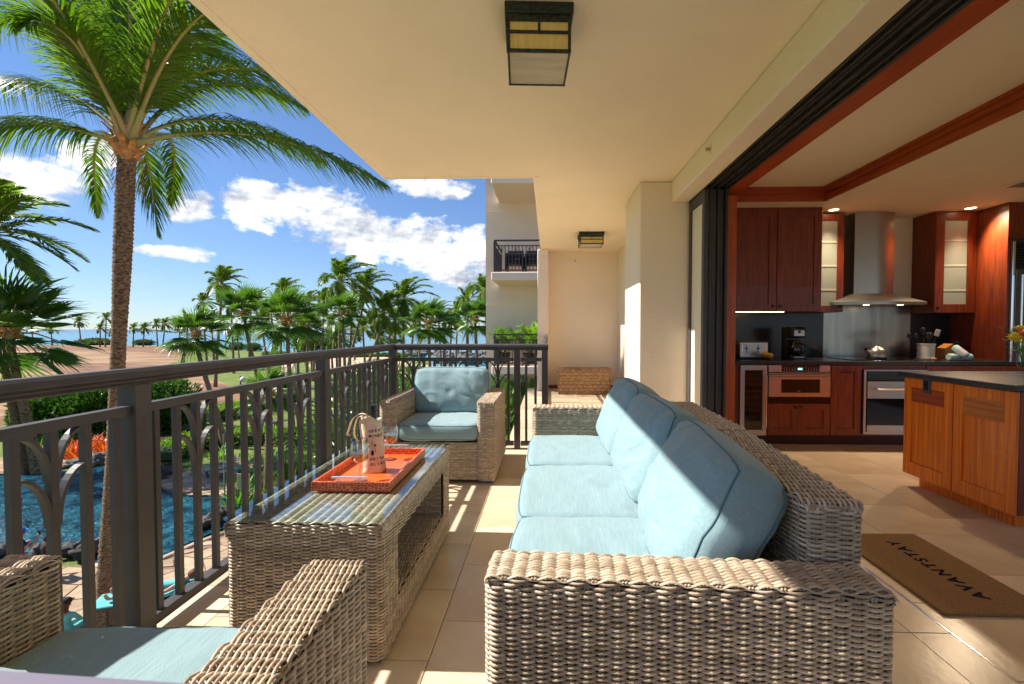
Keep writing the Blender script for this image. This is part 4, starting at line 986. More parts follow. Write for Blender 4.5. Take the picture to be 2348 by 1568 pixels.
# ---- things on the counter
def ptop(u, Y): return Vector((ux(u, Y), Y, CT))
c = ptop(1740, 5.28); c.x = 2.33
ts = thing('toaster', 'stainless four slice toaster on the counter behind the lemons', 'toaster', (2.30, 5.30, CT+.001))
b = MB(); b.box(-.19, .19, -.13, .13, .012, .195, bev=.03); b.build('body', black, ts)
b = MB(); b.box(-.155, .155, -.138, -.131, .02, .185, bev=.006); b.build('front_plate', steel, ts)
for x in (-.085, .045): MB().box(x-.004, x+.004, -.140, -.1381, .07, .165).box(x-.014, x+.014, -.155, -.139, .115, .128, bev=.003).build('lever', black, ts)
for x in (-.132, .128):
    for k in range(4): MB().lathe([(.007, 0), (.008, .006), (.0, .007)], 12).build('dial', chrome, ts, loc=(x, -.138, .05+.03*k), rot=(pi/2, 0, 0))
b = MB(); [b.box(x-.012, x+.012, -.10, .10, .1952, .197) for x in (-.12, -.05, .05, .12)]; b.build('slots', blackglass, ts)
# lemons and bowl
pb = ptop(1760, 5.03); bw = thing('glass_bowl', 'small clear glass bowl holding lemons in front of the toaster', 'bowl', (pb.x, 5.03, CT+.001))
MB().lathe([(.03, 0), (.032, .003), (.055, .02), (.068, .045), (.071, .062), (.068, .062), (.064, .046), (.05, .022), (.0, .006)], 28).build('bowl_wall', glass, bw, smooth=True)
lem = mat('lemon_skin', (.85, .50, .04), .4, bump=.0008, bscale=180)
for i, (dx, dy, dz, lb) in enumerate(((-.030, .0, .070, 'lemon resting upper left in the glass bowl'), (.026, -.008, .045, 'lemon at the front right of the glass bowl'), (.005, .032, .050, 'lemon at the back of the glass bowl'))):
    b = MB(); b.lathe([(.0, -.040), (.006, -.038), (.012, -.033), (.025, -.02), (.030, 0), (.025, .02), (.012, .031), (.007, .036), (.0, .038)], 20); o = b.build('lemon', lem, smooth=True, loc=(pb.x+dx, 5.03+dy, CT+dz), rot=(.4+i, 1.3, i)); props(o, lb, 'lemon', 'lemons in the glass bowl')
# coffee maker
cm = thing('coffee_maker', 'black drip coffee maker with glass carafe left of the steel panel', 'coffee maker', (2.83, 5.34, CT+.001))
b = MB(); b.box(-.085, .085, -.12, .12, 0, .035, bev=.008); b.box(-.085, .085, .02, .12, .035, .36, bev=.01); b.box(-.085, .085, -.11, .04, .235, .36, bev=.02); b.build('body', black, cm)
MB().box(-.06, .06, -.118, -.110, .255, .325, bev=.004).build('control_panel', steel, cm)
MB().lathe([(.016, 0), (.016, .004)], 16).build('dial', black, cm, loc=(0, -.118, .305), rot=(pi/2, 0, 0))
for k in range(5): MB().box(-.045+.02*k, -.037+.02*k, -.1195, -.118, .268, .274).build('button', chrome, cm)
MB().lathe([(.045, 0), (.062, .02), (.066, .07), (.055, .11), (.045, .13), (.047, .15)], 24, (0, -.045, .04)).build('carafe', thin_glass('carafe', (.35, .3, .26), 1.5, 2), cm, smooth=True)
MB().lathe([(.047, 0), (.047, .018), (.02, .025)], 20, (0, -.045, .19)).build('carafe_lid', black, cm, smooth='auto')
MB().tube([(.04, -.07, .17), (.075, -.10, .16), (.08, -.105, .09), (.05, -.08, .06)], .008, 8).build('carafe_handle', black, cm, smooth=True)
MB().box(-.06, .06, -.122, -.120, .012, .026).build('label_plate', MATS['pale_print'], cm)
# kettle
pk = ptop(2010, 5.16); kt = thing('kettle', 'shiny stainless whistling kettle on the cooktop', 'kettle', (pk.x, 5.16, CT+.008))
MB().lathe([(.085, 0), (.098, .006), (.100, .03), (.094, .07), (.075, .105), (.045, .128), (.028, .134), (.028, .14), (.0, .142)], 36).build('body', steel, kt, smooth=True)
MB().lathe([(.008, 0), (.018, .008), (.018, .018), (.0, .026)], 14, (0, 0, .14)).build('lid_knob', black, kt, smooth=True)
MB().tube([(-.08, 0, .06), (-.105, 0, .085), (-.118, 0, .105)], [.022, .016, .013], 12).build('spout', steel, kt, smooth='auto')
MB().tube([(-.112, 0, .10), (-.126, 0, .122)], [.018, .015], 12).build('whistle', black, kt, smooth='auto')
# crock
pc = ptop(2122, 5.22); cr_ = thing('utensil_crock', 'white ceramic crock full of black kitchen utensils', 'crock', (pc.x, 5.22, CT+.001))
MB().lathe([(.085, .0), (.088, .006), (.088, .018), (.078, .02), (.078, .025), (.080, .16), (.086, .166), (.086, .175), (.078, .175), (.074, .03), (.0, .03)], 36).build('body', mat('glazed_white', (.72, .70, .62), .2), cr_, smooth='auto')
MB().lathe([(.100, 0), (.102, .010), (.088, .012)], 36).build('coaster', mat('wood_coaster', (.30, .13, .05), .5), cr_, smooth='auto')
rng2 = random.Random(3)
for i, (dx, dy, ang, kind) in enumerate(((-.04, 0, -.55, 'ladle'), (-.055, .02, -.8, 'spoon'), (-.01, .01, -.1, 'whisk'), (.02, .0, .22, 'spoon'), (.045, .0, .5, 'spatula'), (.03, .03, .75, 'ladle'), (.0, -.02, .05, 'spoon'))):
    ut = thing('kitchen_utensil', ['black ladle leaning far left in the white crock', 'black spoon leaning lowest left in the white crock', 'black whisk upright in the middle of the crock', 'black spoon leaning slightly right in the crock', 'white headed spatula leaning right in the crock', 'black ladle leaning far right in the crock', 'black spoon upright at the front of the crock'][i], 'utensil', (pc.x+dx, 5.22+dy, CT+.05), group='utensils standing in the white crock', rot=(0, ang*.6, 0))
    L_ = .20+.02*(i % 3); MB().tube([(0, 0, 0), (0, 0, L_)], .004, 6).build('shaft', black, ut)
    if kind == 'spatula': MB().box(-.028, .028, -.003, .003, L_, L_+.075, bev=.003).build('head', mat('pale_silicone', (.65, .62, .60), .5), ut)
    elif kind == 'whisk': MB().ball((0, 0, L_+.03), (.025, .025, .04), 8, 6).build('head', black, ut, smooth=True)
    else: MB().ball((0, 0, L_+.02), (.030, .012, .032), 12, 8).build('head', black, ut, smooth=True)
# knife block
pkb = ptop(2185, 5.32); kb = thing('knife_block', 'wooden knife block with black handled knives beside the crock', 'knife block', (pkb.x-.02, 5.34, CT+.001))
b = MB(); b.prism([(-.10, 0), (.10, 0), (.12, .05), (-.02, .17), (-.10, .12)], -.06, .06, M=Matrix.Rotation(pi/2, 4, 'X')); b.build('block', mat('beech', (.45, .17, .04), .45, col2=(.55, .24, .07), vscale=8, stretch=(1, 1, 8)), kb)
for i in range(9):
    x = -.01+.014*(i % 5)+.02*(i//5); y = -.03+.03*(i//5); MB().box(-.008, .008, -.006, .006, 0, .085, bev=.003).build('knife_handle', black, kb, loc=(.0+x*.8, y, .135-.5*x), rot=(0, radians(42+3*(i % 3)), 0))
# towels
tw = mat('pale_blue_towel', (.38, .58, .62), .95, bump=.002, bscale=250); pt_ = ptop(2200, 5.02)
def towel(loc, rot, L_, label):
    t = thing('rolled_towel', label, 'towel', loc, rot=rot, group='rolled tea towels on the counter')
    vs = []; nn = 40
    b = MB(); b.tube([(-L_/2, 0, 0), (-L_/2+.01, 0, 0), (L_/2-.01, 0, 0), (L_/2, 0, 0)], [.030, .036, .036, .030], 20); b.build('roll', tw, t, smooth='auto')
    b = MB(); b.tube([(-.02, 0, 0), (.055, 0, 0)], .0368, 20, cap=False); b.build('stripe', mat('towel_grey', (.45, .45, .50), .9), t, smooth='auto')
towel((pt_.x, 5.02, CT+.038), (0, 0, .1), .26, 'pale blue rolled towel lying flat at the right end of the counter')
towel((pt_.x-.02, 4.99, CT+.098), (0, radians(38), radians(-75)), .15, 'pale blue and grey rolled towel propped on the other roll')
# vase with flowers on the island
pv = at(2345, 854, z=CT+.004); vx, vy = pv.x+.035, pv.y+.02
vz_ = thing('flower_vase', 'clear glass vase of yellow and orange flowers at the right edge of the island', 'vase', (vx, vy, CT+.004))
MB().lathe([(.045, 0), (.05, .006), (.02, .012), (.015, .02), (.045, .035), (.055, .08), (.050, .16), (.058, .20)], 28, cap=False).build('glass_wall', glass, vz_, smooth=True)
b = MB()
for k in range(14): a = k*2.4; b.tube([(.02*cos(a), .02*sin(a), .04), (.03*cos(a+1), .03*sin(a+1), .14), (.09*cos(a), .09*sin(a), .30+.02*(k % 4))], .0028, 5)
b.build('stems', mat('green_stem', (.10, .28, .04), .5), vz_, smooth=True)
b = MB()
for k in range(40):
    a = k*2.39; r = .03+.10*((k*37 % 40)/40); z = .14+.20*((k*17 % 40)/40); q = Vector((r*cos(a), r*sin(a), z)); d = Vector((cos(a), sin(a), .6)).normalized()*.05; s_ = d.cross(Vector((0, 0, 1))).normalized()*.008
    b.add([q, q+d*.5+s_, q+d, q+d*.5-s_], [(0, 1, 2, 3)])
b.build('leaves', mat('green_leaf', (.12, .30, .05), .5), vz_)
ye, og = mat('petal_yellow', (.85, .60, .02), .6), mat('petal_orange', (.85, .22, .08), .6)
for k, (x, y, z, m_, r) in enumerate(((-.10, -.02, .27, ye, .055), (-.06, -.05, .30, og, .05), (-.02, -.04, .315, ye, .055), (.05, -.03, .32, ye, .05), (-.015, -.06, .28, ye, .045), (-.03, -.04, .23, ye, .035), (.08, .02, .30, og, .05), (.0, .05, .33, ye, .05), (.03, -.06, .35, MATS['green_leaf'], .04))):
    b = MB(); nrm = Vector((x, y-.1, .12)).normalized()
    for ly in range(3):
        for i in range(12):
            a = 2*pi*i/12+ly*.2; u = nrm.orthogonal().normalized(); w_ = nrm.cross(u); d = u*cos(a)+w_*sin(a); s_ = nrm.cross(d)*.009; up_ = nrm*(.006+.008*ly)
            rr = r*(1-.22*ly); b.add([Vector((x, y, z))+up_, Vector((x, y, z))+d*rr*.6+s_+up_*1.3, Vector((x, y, z))+d*rr+up_*.6, Vector((x, y, z))+d*rr*.6-s_+up_*1.3], [(0, 1, 2, 3)])
    b.ball((x+nrm.x*.02, y+nrm.y*.02, z+nrm.z*.02), .009, 8, 5); b.build('flower', m_, vz_)
# ================================================================ GROUNDS BELOW
def gpt(u, v, z=GZ): p = at(u, v, z=z); return (p.x, p.y)
def sheet(name, poly, z, m, kind='structure', px=True, label=None, cat=None):
    P = [gpt(u, v, z) for u, v in poly] if px else poly
    me = bpy.data.meshes.new(name); me.from_pydata([(x, y, 0) for x, y in P], [], [tuple(range(len(P)))]); me.update()
    if me.polygons[0].normal.z < 0: me.flip_normals()
    o = link_mesh(name, me, m, None, (0, 0, z)); o['kind'] = kind; return o
def smooth_poly(pts, k=6):
    n = len(pts); out = []
    for i in range(n):
        p0, p1, p2, p3 = [Vector((*pts[(i+j) % n], 0)) for j in (-1, 0, 1, 2)]
        for q in range(k):
            u = q/k; v = .5*((2*p1)+(p2-p0)*u+(2*p0-5*p1+4*p2-p3)*u*u+(3*p1-p0-3*p2+p3)*u**3); out.append((v.x, v.y))
    return out
def water_mat(name, c1, c2, scale, dist, rough=.06, stretch=(1, 1, 1), grad=None):
    m = bpy.data.materials.new(name); m.use_nodes = True; N = m.node_tree.nodes; L = m.node_tree.links; b = N['Principled BSDF']
    b.inputs['Roughness'].default_value = rough; b.inputs['IOR'].default_value = 1.33
    tc = N.new('ShaderNodeTexCoord'); mp = N.new('ShaderNodeMapping'); mp.inputs['Scale'].default_value = stretch; L.new(tc.outputs['Object'], mp.inputs[0])
    n = N.new('ShaderNodeTexNoise'); n.inputs['Scale'].default_value = scale; n.inputs['Detail'].default_value = 4; n.inputs['Distortion'].default_value = .6; L.new(mp.outputs[0], n.inputs['Vector'])
    bp = N.new('ShaderNodeBump'); bp.inputs['Distance'].default_value = dist; L.new(n.outputs['Fac'], bp.inputs['Height']); L.new(bp.outputs[0], b.inputs['Normal'])
    r = N.new('ShaderNodeValToRGB'); r.color_ramp.elements[0].color = (*c1, 1); r.color_ramp.elements[1].color = (*c2, 1)
    if grad:
        s = N.new('ShaderNodeSeparateXYZ'); L.new(tc.outputs['Object'], s.inputs[0]); mr = N.new('ShaderNodeMapRange'); mr.inputs[1].default_value = grad[0]; mr.inputs[2].default_value = grad[1]
        n2 = N.new('ShaderNodeTexNoise'); n2.inputs['Scale'].default_value = .006; mp2 = N.new('ShaderNodeMapping'); mp2.inputs['Scale'].default_value = (1, 3, 1); L.new(tc.outputs['Object'], mp2.inputs[0]); L.new(mp2.outputs[0], n2.inputs['Vector'])
        ad = N.new('ShaderNodeMath'); ad.operation = 'MULTIPLY_ADD'; L.new(n2.outputs['Fac'], ad.inputs[0]); ad.inputs[1].default_value = grad[1]*.35; L.new(s.outputs[1], ad.inputs[2]); L.new(ad.outputs[0], mr.inputs[0]); L.new(mr.outputs[0], r.inputs[0])
        e = r.color_ramp.elements.new(.25); e.color = (*grad[2], 1)
    else:
        n3 = N.new('ShaderNodeTexNoise'); n3.inputs['Scale'].default_value = scale*.35; n3.inputs['Detail'].default_value = 3; L.new(tc.outputs['Object'], n3.inputs['Vector']); r.color_ramp.elements[0].position = .36; r.color_ramp.elements[1].position = .64; L.new(n3.outputs['Fac'], r.inputs[0])
    L.new(r.outputs[0], b.inputs['Base Color']); return m
sea_m = water_mat('sea_water', (.035, .30, .34), (.012, .055, .15), .12, 1.1, rough=.16, stretch=(.5, 1.2, 1), grad=(150, 2600, (.010, .17, .27)))
SEAZ = GZ-1.2
sheet('sea', [(-26000, 40), (26000, 40), (26000, 26000), (-26000, 26000)], SEAZ, sea_m, px=False)
lawn_m = mat('lawn_grass', (.080, .125, .016), .95, col2=(.175, .215, .032), vscale=.35, det=9, bump=.05, bscale=9)
fx = [(-900, 791), (-200, 791), (200, 790), (420, 794), (560, 803), (640, 806), (780, 806), (890, 810), (930, 816), (985, 826), (990, 845), (1010, 866), (1100, 905), (1300, 925), (1800, 935)]
fpoly = [gpt(u, v) for u, v in fx]
land = fpoly + [(90, -45), (-140, -45), (-400, 60)]
b = MB(); b.prism(land, -2.2, 0); o = b.build('ground', lawn_m, loc=(0, 0, GZ)); o['kind'] = 'structure'
field_m = mat('dry_field', (.19, .085, .038), .95, col2=(.38, .25, .125), vscale=.22, stretch=(.30, 1.5, 1), det=12, bump=.08, bscale=2.2, contrast=1.1)
sheet('field', [(-900, 793), (-200, 793), (150, 792), (300, 791.5), (410, 795), (445, 806), (420, 822), (380, 838), (420, 850), (500, 872), (560, 905), (520, 935), (420, 955), (250, 985), (60, 988), (0, 975), (-500, 990)], GZ+.03, field_m)
red_m = mat('red_earth', (.15, .062, .028), .95, col2=(.27, .14, .07), vscale=.5, stretch=(.4, 1, 1), det=9, bump=.05, bscale=3)
for P_ in ([(-700, 797), (160, 795), (395, 797), (436, 806), (425, 815), (300, 806), (100, 803), (-700, 806)], [(60, 838), (240, 832), (380, 838), (420, 850), (330, 866), (200, 858), (120, 852)], [(330, 905), (430, 880), (510, 880), (560, 905), (520, 930), (420, 930)], [(-100, 965), (60, 950), (90, 962), (50, 985), (0, 972), (-100, 985)]):
    sheet('bare_earth', [gpt(*q, GZ+.06) for q in P_] and smooth_poly([gpt(*q, GZ+.06) for q in P_], 4), GZ+.06, red_m, px=False)
sheet('bounce_paving', [(-12, -45), (40, -45), (40, 24), (-1, 24), (-1, 13), (-10, 12.5)], GZ+.04, mat('bounce_paving_stone', (.36, .26, .18), .9, col2=(.48, .36, .26), vscale=1.1, det=8), px=False)  # mostly unseen paving, added to turn the light bounced from below warm
path_m = mat('path_paving', (.46, .31, .24), .9, col2=(.58, .42, .33), vscale=1.4, det=6)
sheet('footpath', [(660, 826), (677, 826), (668, 845), (655, 862), (650, 890), (700, 925), (690, 935), (615, 895), (600, 870), (612, 858), (640, 842)], GZ+.05, path_m)
sheet('footpath', [(720, 905), (780, 880), (792, 884), (770, 897), (800, 905), (792, 915), (735, 912)], GZ+.05, path_m)
sand_m = mat('beach_sand', (.50, .34, .20), .95, col2=(.62, .46, .30), vscale=.4, det=8, bump=.12, bscale=1.6)
sheet('beach', [(702, 838), (740, 822), (800, 820), (890, 818), (905, 828), (985, 838), (995, 862), (905, 905), (880, 880), (800, 852), (720, 846)], GZ+.07, sand_m)
b = MB()
for (u, v, rr, h) in ((935, 862, 9, 1.6), (960, 868, 7, 1.1), (905, 850, 8, .9)):
    p = gpt(u, v); n = len(b.v); b.ball((p[0], p[1], GZ), (rr, rr*.8, h), 20, 8, .15, seed=u)
o = b.build('sand_mound', sand_m, smooth=True); o['kind'] = 'structure'
lag_m = water_mat('lagoon_water', (.10, .30, .32), (.16, .40, .40), .5, .06, rough=.1)
sheet('lagoon', [(982, 838), (1010, 833), (1080, 838), (1150, 842), (1320, 850), (1320, 905), (1120, 885), (1010, 864)], GZ+.04, lag_m)
# pond and pool
pond_m = water_mat('pond_water', (.045, .042, .022), (.12, .10, .055), 3.2, .05, rough=.08)
sheet('pond', smooth_poly([gpt(*q, GZ+.05) for q in ((305, 1035), (345, 1000), (420, 985), (520, 978), (640, 978), (760, 990), (860, 1010), (900, 1060), (760, 1040), (600, 1022), (500, 1032), (420, 1052), (372, 1078), (350, 1110), (320, 1085))], 5), GZ+.05, pond_m, px=False)
pool_m = water_mat('pool_water', (.004, .032, .060), (.03, .15, .20), 3.6, .34, rough=.03, stretch=(1, 1.6, 1))
sheet('pool', smooth_poly([gpt(*q, GZ+.08) for q in ((-260, 1120), (-90, 1092), (30, 1083), (130, 1080), (240, 1068), (330, 1060), (362, 1075), (380, 1130), (540, 1135), (600, 1150), (570, 1180), (500, 1215), (440, 1240), (350, 1282), (240, 1292), (150, 1275), (60, 1285), (-100, 1320), (-300, 1380))], 6), GZ+.08, pool_m, px=False)
# flagstone decks
stone_m = mat('flagstone', (.30, .20, .12), .85, col2=(.46, .33, .21), vscale=2.2, det=7, bump=.01, bscale=12, rnd=.22)
mortar = mat('deck_mortar', (.20, .13, .085), .95)
def inside(p, poly):
    x, y = p; c = False; n = len(poly); j = n-1
    for i in range(n):
        xi, yi = poly[i]; xj, yj = poly[j]
        if (yi > y) != (yj > y) and x < (xj-xi)*(y-yi)/(yj-yi+1e-12)+xi: c = not c
        j = i
    return c
def deck(name, pxpoly, z, size, seed, skip=None):
    poly = smooth_poly([gpt(*q, z) for q in pxpoly], 5)
    b = MB(); b.prism(poly, -.16, 0); base = b.build(name, mortar, loc=(0, 0, z)); base['kind'] = 'structure'
    r = random.Random(seed); xs = [p[0] for p in poly]; ys = [p[1] for p in poly]; x0, y0 = min(xs), min(ys); nx = int((max(xs)-x0)/size)+2; ny = int((max(ys)-y0)/size)+2
    G = {(i, j): (x0+(i+r.uniform(-.33, .33)+(.5 if j % 2 else 0))*size, y0+(j+r.uniform(-.28, .28))*size*.85) for i in range(-1, nx+1) for j in range(-1, ny+2)}
    cnt = 0; rest = MB()
    for j in range(ny+1):
        for i in range(nx):
            q = [G[i, j], G[i+1, j], G[i+1, j+1], G[i, j+1]]
            if r.random() < .4: q = [q[0], ((q[0][0]+q[1][0])/2+r.uniform(-.1, .1)*size, (q[0][1]+q[1][1])/2-r.uniform(.0, .14)*size), q[1], q[2], q[3]]
            cx = sum(p[0] for p in q)/len(q); cy = sum(p[1] for p in q)/len(q)
            if not inside((cx, cy), poly): continue
            if not all(inside((cx+(p[0]-cx)*.75, cy+(p[1]-cy)*.75), poly) for p in q): q = [(cx+(p[0]-cx)*.6, cy+(p[1]-cy)*.6) for p in q]
            s_ = 1-.05/size
            pts = [((p[0]-cx)*s_, (p[1]-cy)*s_) for p in q]
            t = MB(); t.prism(pts, .0, .02+r.uniform(0, .012)); t.build('stone', stone_m, base, loc=(cx, cy, 0)); cnt += 1
    return base
deck('terrace', [(-60, 1330), (60, 1300), (200, 1296), (350, 1290), (450, 1245), (510, 1222), (600, 1190), (760, 1250), (700, 1460), (400, 1600), (100, 1640), (-120, 1500)], GZ+.17, .95, 3)
deck('terrace', [(362, 1092), (372, 1084), (430, 1078), (480, 1062), (600, 1062), (640, 1085), (630, 1120), (560, 1136), (470, 1135), (400, 1128), (366, 1110)], GZ+.17, .95, 5)
deck('terrace', [(-160, 1092), (-40, 1052), (60, 1046), (120, 1044), (170, 1056), (160, 1066), (60, 1082), (-60, 1088)], GZ+.17, 1.1, 9)
MB().tube([(*gpt(u, v, GZ+.2), GZ+.19) for u, v in ((510, 1222), (450, 1245), (350, 1289), (205, 1297))], .16, 6, squash=.4).build('pool_coping', mat('coping', (.42, .30, .22), .8), smooth=True)['kind'] = 'structure'

# ---------- rocks
lava = mat('lava_rock', (.025, .022, .021), .9, col2=(.10, .09, .085), vscale=3, det=8, bump=.05, bscale=6)
grey_rock = mat('grey_rock', (.08, .078, .075), .9, col2=(.20, .19, .18), vscale=2.5, det=8, bump=.04, bscale=7)
def rock(x, y, z, rx, ry, rz_, label, seed, m=lava, group='dark lava rocks round the pool'):
    b = MB(); b.ball((0, 0, 0), (rx, ry, rz_), 18, 12, .75, seed=seed); o = b.build('rock', m, smooth=True, loc=(x, y, z)); o.rotation_euler = (0, 0, seed*1.3); return props(o, label, 'rock', group)
for i, (u, v, r, l) in enumerate(((265, 1262, .48, 'big dark lava rock at the pool edge right of the two standing people'), (228, 1258, .30, 'dark lava rock touching the left side of the biggest poolside rock'), (160, 1262, .34, 'low dark rock behind the person in white shorts'), (95, 1262, .34, 'low dark rock behind the person in red shorts'), (12, 1262, .36, 'dark rock at the left edge of the pool shore'))):
    p = gpt(u*.78 if i < 2 else u, v+10, GZ+.1); rock(p[0], p[1], GZ+.28, r, r*.7, r*.62, l, i+1)
for i, (u, v, r, l) in enumerate(((380, 1092, .5, 'dark boulder at the left tip of the lounger island'), (370, 1099, .32, 'smaller dark boulder in the water at the tip of the lounger island'), (482, 1203, .4, 'dark rock on the near right shore of the pool'), (508, 1185, .45, 'dark boulder against the planting by the pool'))):
    p = gpt(u, v, GZ+.1); rock(p[0], p[1], GZ+.3, r, r*.7, r*.55, l, i+11)
for i, (u, v, r, l) in enumerate(((215, 1062, .9, 'large flat grey rock below the red bromeliads'), (180, 1066, .7, 'small grey rock left of the flat rock below the bromeliads'), (240, 1055, .8, 'grey rock right of the flat rock below the bromeliads'))):
    p = gpt(u, v, GZ+.1); rock(p[0], p[1], GZ+.25, r, r*.6, r*.36, l, i+21, grey_rock, 'grey rocks at the far edge of the pool')
places = ['left of', 'near', 'right of']
for i, u in enumerate((395, 425, 455, 585, 607, 630, 655, 680, 705, 730, 760)):
    p = gpt(u, 975+4*sin(i*2.1)+(8 if u > 650 else 0), GZ+.1); rock(p[0], p[1], GZ+.12, .55+.2*sin(i), .4, .28, 'grey rock on the far pond bank '+['left of the leaning slim trunk','behind the leaning slim trunk','right of the leaning slim trunk','left of the low fan palm','behind the low fan palm trunk','just right of the low fan palm','below the walkway people','left of the second railing post','touching the second railing post on its left','hidden by the second railing post','right of the second railing post'][i], 31+i, grey_rock, 'grey rocks lining the far bank of the pond')
b = MB(); r_ = random.Random(5)
for i in range(150):
    u = r_.uniform(925, 1150); v = r_.uniform(810, 832) if u > 1000 else r_.uniform(808, 814)
    if u < 1000 and r_.random() < .5: continue
    p = gpt(u, v); s_ = r_.uniform(.5, 1.3); b.ball((p[0], p[1], GZ+.3), (s_*1.2, s_, s_*.8), 7, 5, .7, seed=i)
o = b.build('breakwater', grey_rock); o['kind'] = 'stuff'; o['label'] = 'rough grey boulder breakwater between the lagoon and the sea'

# ---------- foliage
def leaf_mesh(name, centers, dirs, ups, ln, wd, m, parent=None, fold=.25, loc=(0, 0, 0)):
    """one kite-shaped folded leaf per centre"""
    n = len(centers); side = np.cross(dirs, ups); side /= np.linalg.norm(side, axis=1)[:, None]+1e-9; up = np.cross(side, dirs)
    ln = np.broadcast_to(ln, n)[:, None]; wd = np.broadcast_to(wd, n)[:, None]
    a = centers; tip = centers+dirs*ln; mid = centers+dirs*ln*.45
    L_ = mid+side*wd*.5+up*wd*fold; R_ = mid-side*wd*.5+up*wd*fold
    V = np.stack([a, L_, tip, R_], 1).reshape(-1, 3); F = np.arange(n*4).reshape(n, 4); F3 = np.concatenate([F[:, [0, 2, 1]], F[:, [0, 3, 2]]])
    return np_mesh(name, V, F3, m, parent, smooth=False, loc=loc)
def cloud(n, rad, shell=.55, seed=0):
    g = np.random.default_rng(seed); d = g.normal(size=(n, 3)); d /= np.linalg.norm(d, axis=1)[:, None]; r = shell+(1-shell)*g.random(n)**.6
    k = np.array([1+.30*noise.noise(Vector(tuple(x*2.2))+Vector((seed*1.7, 0, 0))) for x in d])
    return d*(r*k)[:, None]*np.array(rad), d, g
def bush(name, label, cat, c, rad, n, ln, wd, m, seed, flowers=0, group=None, stems=True, upb=.5, kind=None, core=True):
    t = thing(name, label, cat, c, group=group)
    P, d, g = cloud(n, rad, seed=seed); P = P[P[:, 2] > -rad[2]*.98]; d = d[:len(P)]
    dd = P/np.array(rad)+g.normal(size=P.shape)*.55; dd[:, 2] += upb; dd /= np.linalg.norm(dd, axis=1)[:, None]
    up = g.normal(size=P.shape)*.5+np.array([0, 0, 1.]); o = leaf_mesh('foliage', P, dd, up, ln*(.7+.6*g.random(len(P))), wd*(.7+.6*g.random(len(P))), m, t, loc=(0, 0, rad[2])); o['kind'] = 'stuff'
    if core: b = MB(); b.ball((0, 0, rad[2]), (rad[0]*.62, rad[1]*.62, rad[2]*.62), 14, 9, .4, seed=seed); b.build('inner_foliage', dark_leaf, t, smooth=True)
    if stems:
        b = MB()
        for k in range(5): a = k*1.3+seed; b.tube([(.12*cos(a), .12*sin(a), 0), (rad[0]*.3*cos(a), rad[1]*.3*sin(a), rad[2]*.8), (rad[0]*.5*cos(a), rad[1]*.5*sin(a), rad[2]*1.5)], [.07, .05, .02], 5)
        b.build('stem', bark, t)
    if flowers:
        q = P[g.choice(len(P), flowers)]*1.03; q = q[q[:, 2] > -.1*rad[2]]; b = MB()
        for p in q:
            for k in range(5): a = k*2*pi/5; w = .06; b.add([(p[0], p[1], p[2]), (p[0]+w*cos(a-.5), p[1]+w*sin(a-.5), p[2]+.02), (p[0]+w*1.5*cos(a), p[1]+w*1.5*sin(a), p[2]+.03), (p[0]+w*cos(a+.5), p[1]+w*sin(a+.5), p[2]+.02)], [(0, 1, 2, 3)])
        b.build('flowers', mat('white_flower', (.8, .78, .68), .7), t, loc=(0, 0, rad[2]))
    return t
bark = mat('bark_brown', (.13, .09, .06), .9, var=.3, vscale=8, bump=.01, bscale=30)
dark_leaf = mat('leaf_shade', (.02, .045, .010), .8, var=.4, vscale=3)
plum_leaf = mat('glossy_leaf', (.035, .095, .014), .32, col2=(.075, .175, .022), vscale=1.3, translucent=.2, spec=.6)
lime_leaf = mat('lime_leaf', (.13, .26, .015), .5, col2=(.26, .40, .03), vscale=1.6, translucent=.3)
mid_leaf = mat('mid_leaf', (.06, .15, .018), .5, col2=(.13, .24, .03), vscale=1.2, translucent=.25)
olive_leaf = mat('olive_leaf', (.06, .10, .025), .6, col2=(.13, .18, .05), vscale=.6, translucent=.2)
blade_leaf = mat('blade_leaf', (.07, .19, .018), .4, col2=(.17, .36, .04), vscale=1.5, translucent=.3)
red_leaf = mat('bromeliad_red', (.50, .035, .010), .4, col2=(.80, .22, .012), vscale=2.2, translucent=.3)
k_ = 0
def B(u, v, z, Y=None): return at(u, v, Y=Y) if Y else at(u, v, z=z)
plum = [(150, 892, 33, (3.0, 2.2), 'broad plumeria shrub with white flowers left of the tall coconut trunk'),
        (225, 880, 34, (2.6, 2.2), 'plumeria shrub with white flowers directly behind the tall coconut trunk'),
        (305, 884, 35, (2.6, 2.0), 'plumeria shrub seen just right of the first railing post'),
        (385, 874, 36, (2.2, 2.0), 'tall round plumeria shrub above the water right of the first railing post'),
        (98, 915, 32, (1.6, 1.8), 'low left end plumeria shrub nearest the photo edge')]
for i, (u, v, Y, rad, l) in enumerate(plum):
    p = at(u, v, Y=Y); hz_ = (p.z-GZ)/2; bush('plumeria_shrub', l, 'shrub', (p.x, Y, GZ+.1), (rad[0], rad[1], hz_), 3000, .42, .15, [plum_leaf], 40+i, flowers=34, group='plumeria shrubs beyond the pool', upb=.6)
hed = [((368, 1062), (470, 1022), 'lime', 1.0, 'bright lime clipped hedge along the left of the lounger island'), ((470, 1022), (640, 1010), 'lime', 1.0, 'bright lime hedge behind the striped loungers'), ((640, 1014), (860, 1040), 'lime', 1.0, 'bright lime hedge running right towards the armchair'),
       ((60, 1015), (160, 1010), 'lime', .9, 'yellow green ground cover behind the dark poolside table'), ((150, 1000), (330, 1000), 'mid', 1.0, 'mid green hedge behind the red bromeliads'), ((345, 985), (470, 975), 'mid', 1.2, 'mid green hedge between the plumeria and the pond'),
       ((470, 968), (560, 950), 'lime', 1.2, 'lime green hedge above the pond behind the leaning trunk'), ((590, 925), (700, 920), 'mid', 1.2, 'mid green planting beyond the low fan palm'), ((740, 905), (830, 900), 'mid', 1.3, 'green hedge at the edge of the far lawn')]
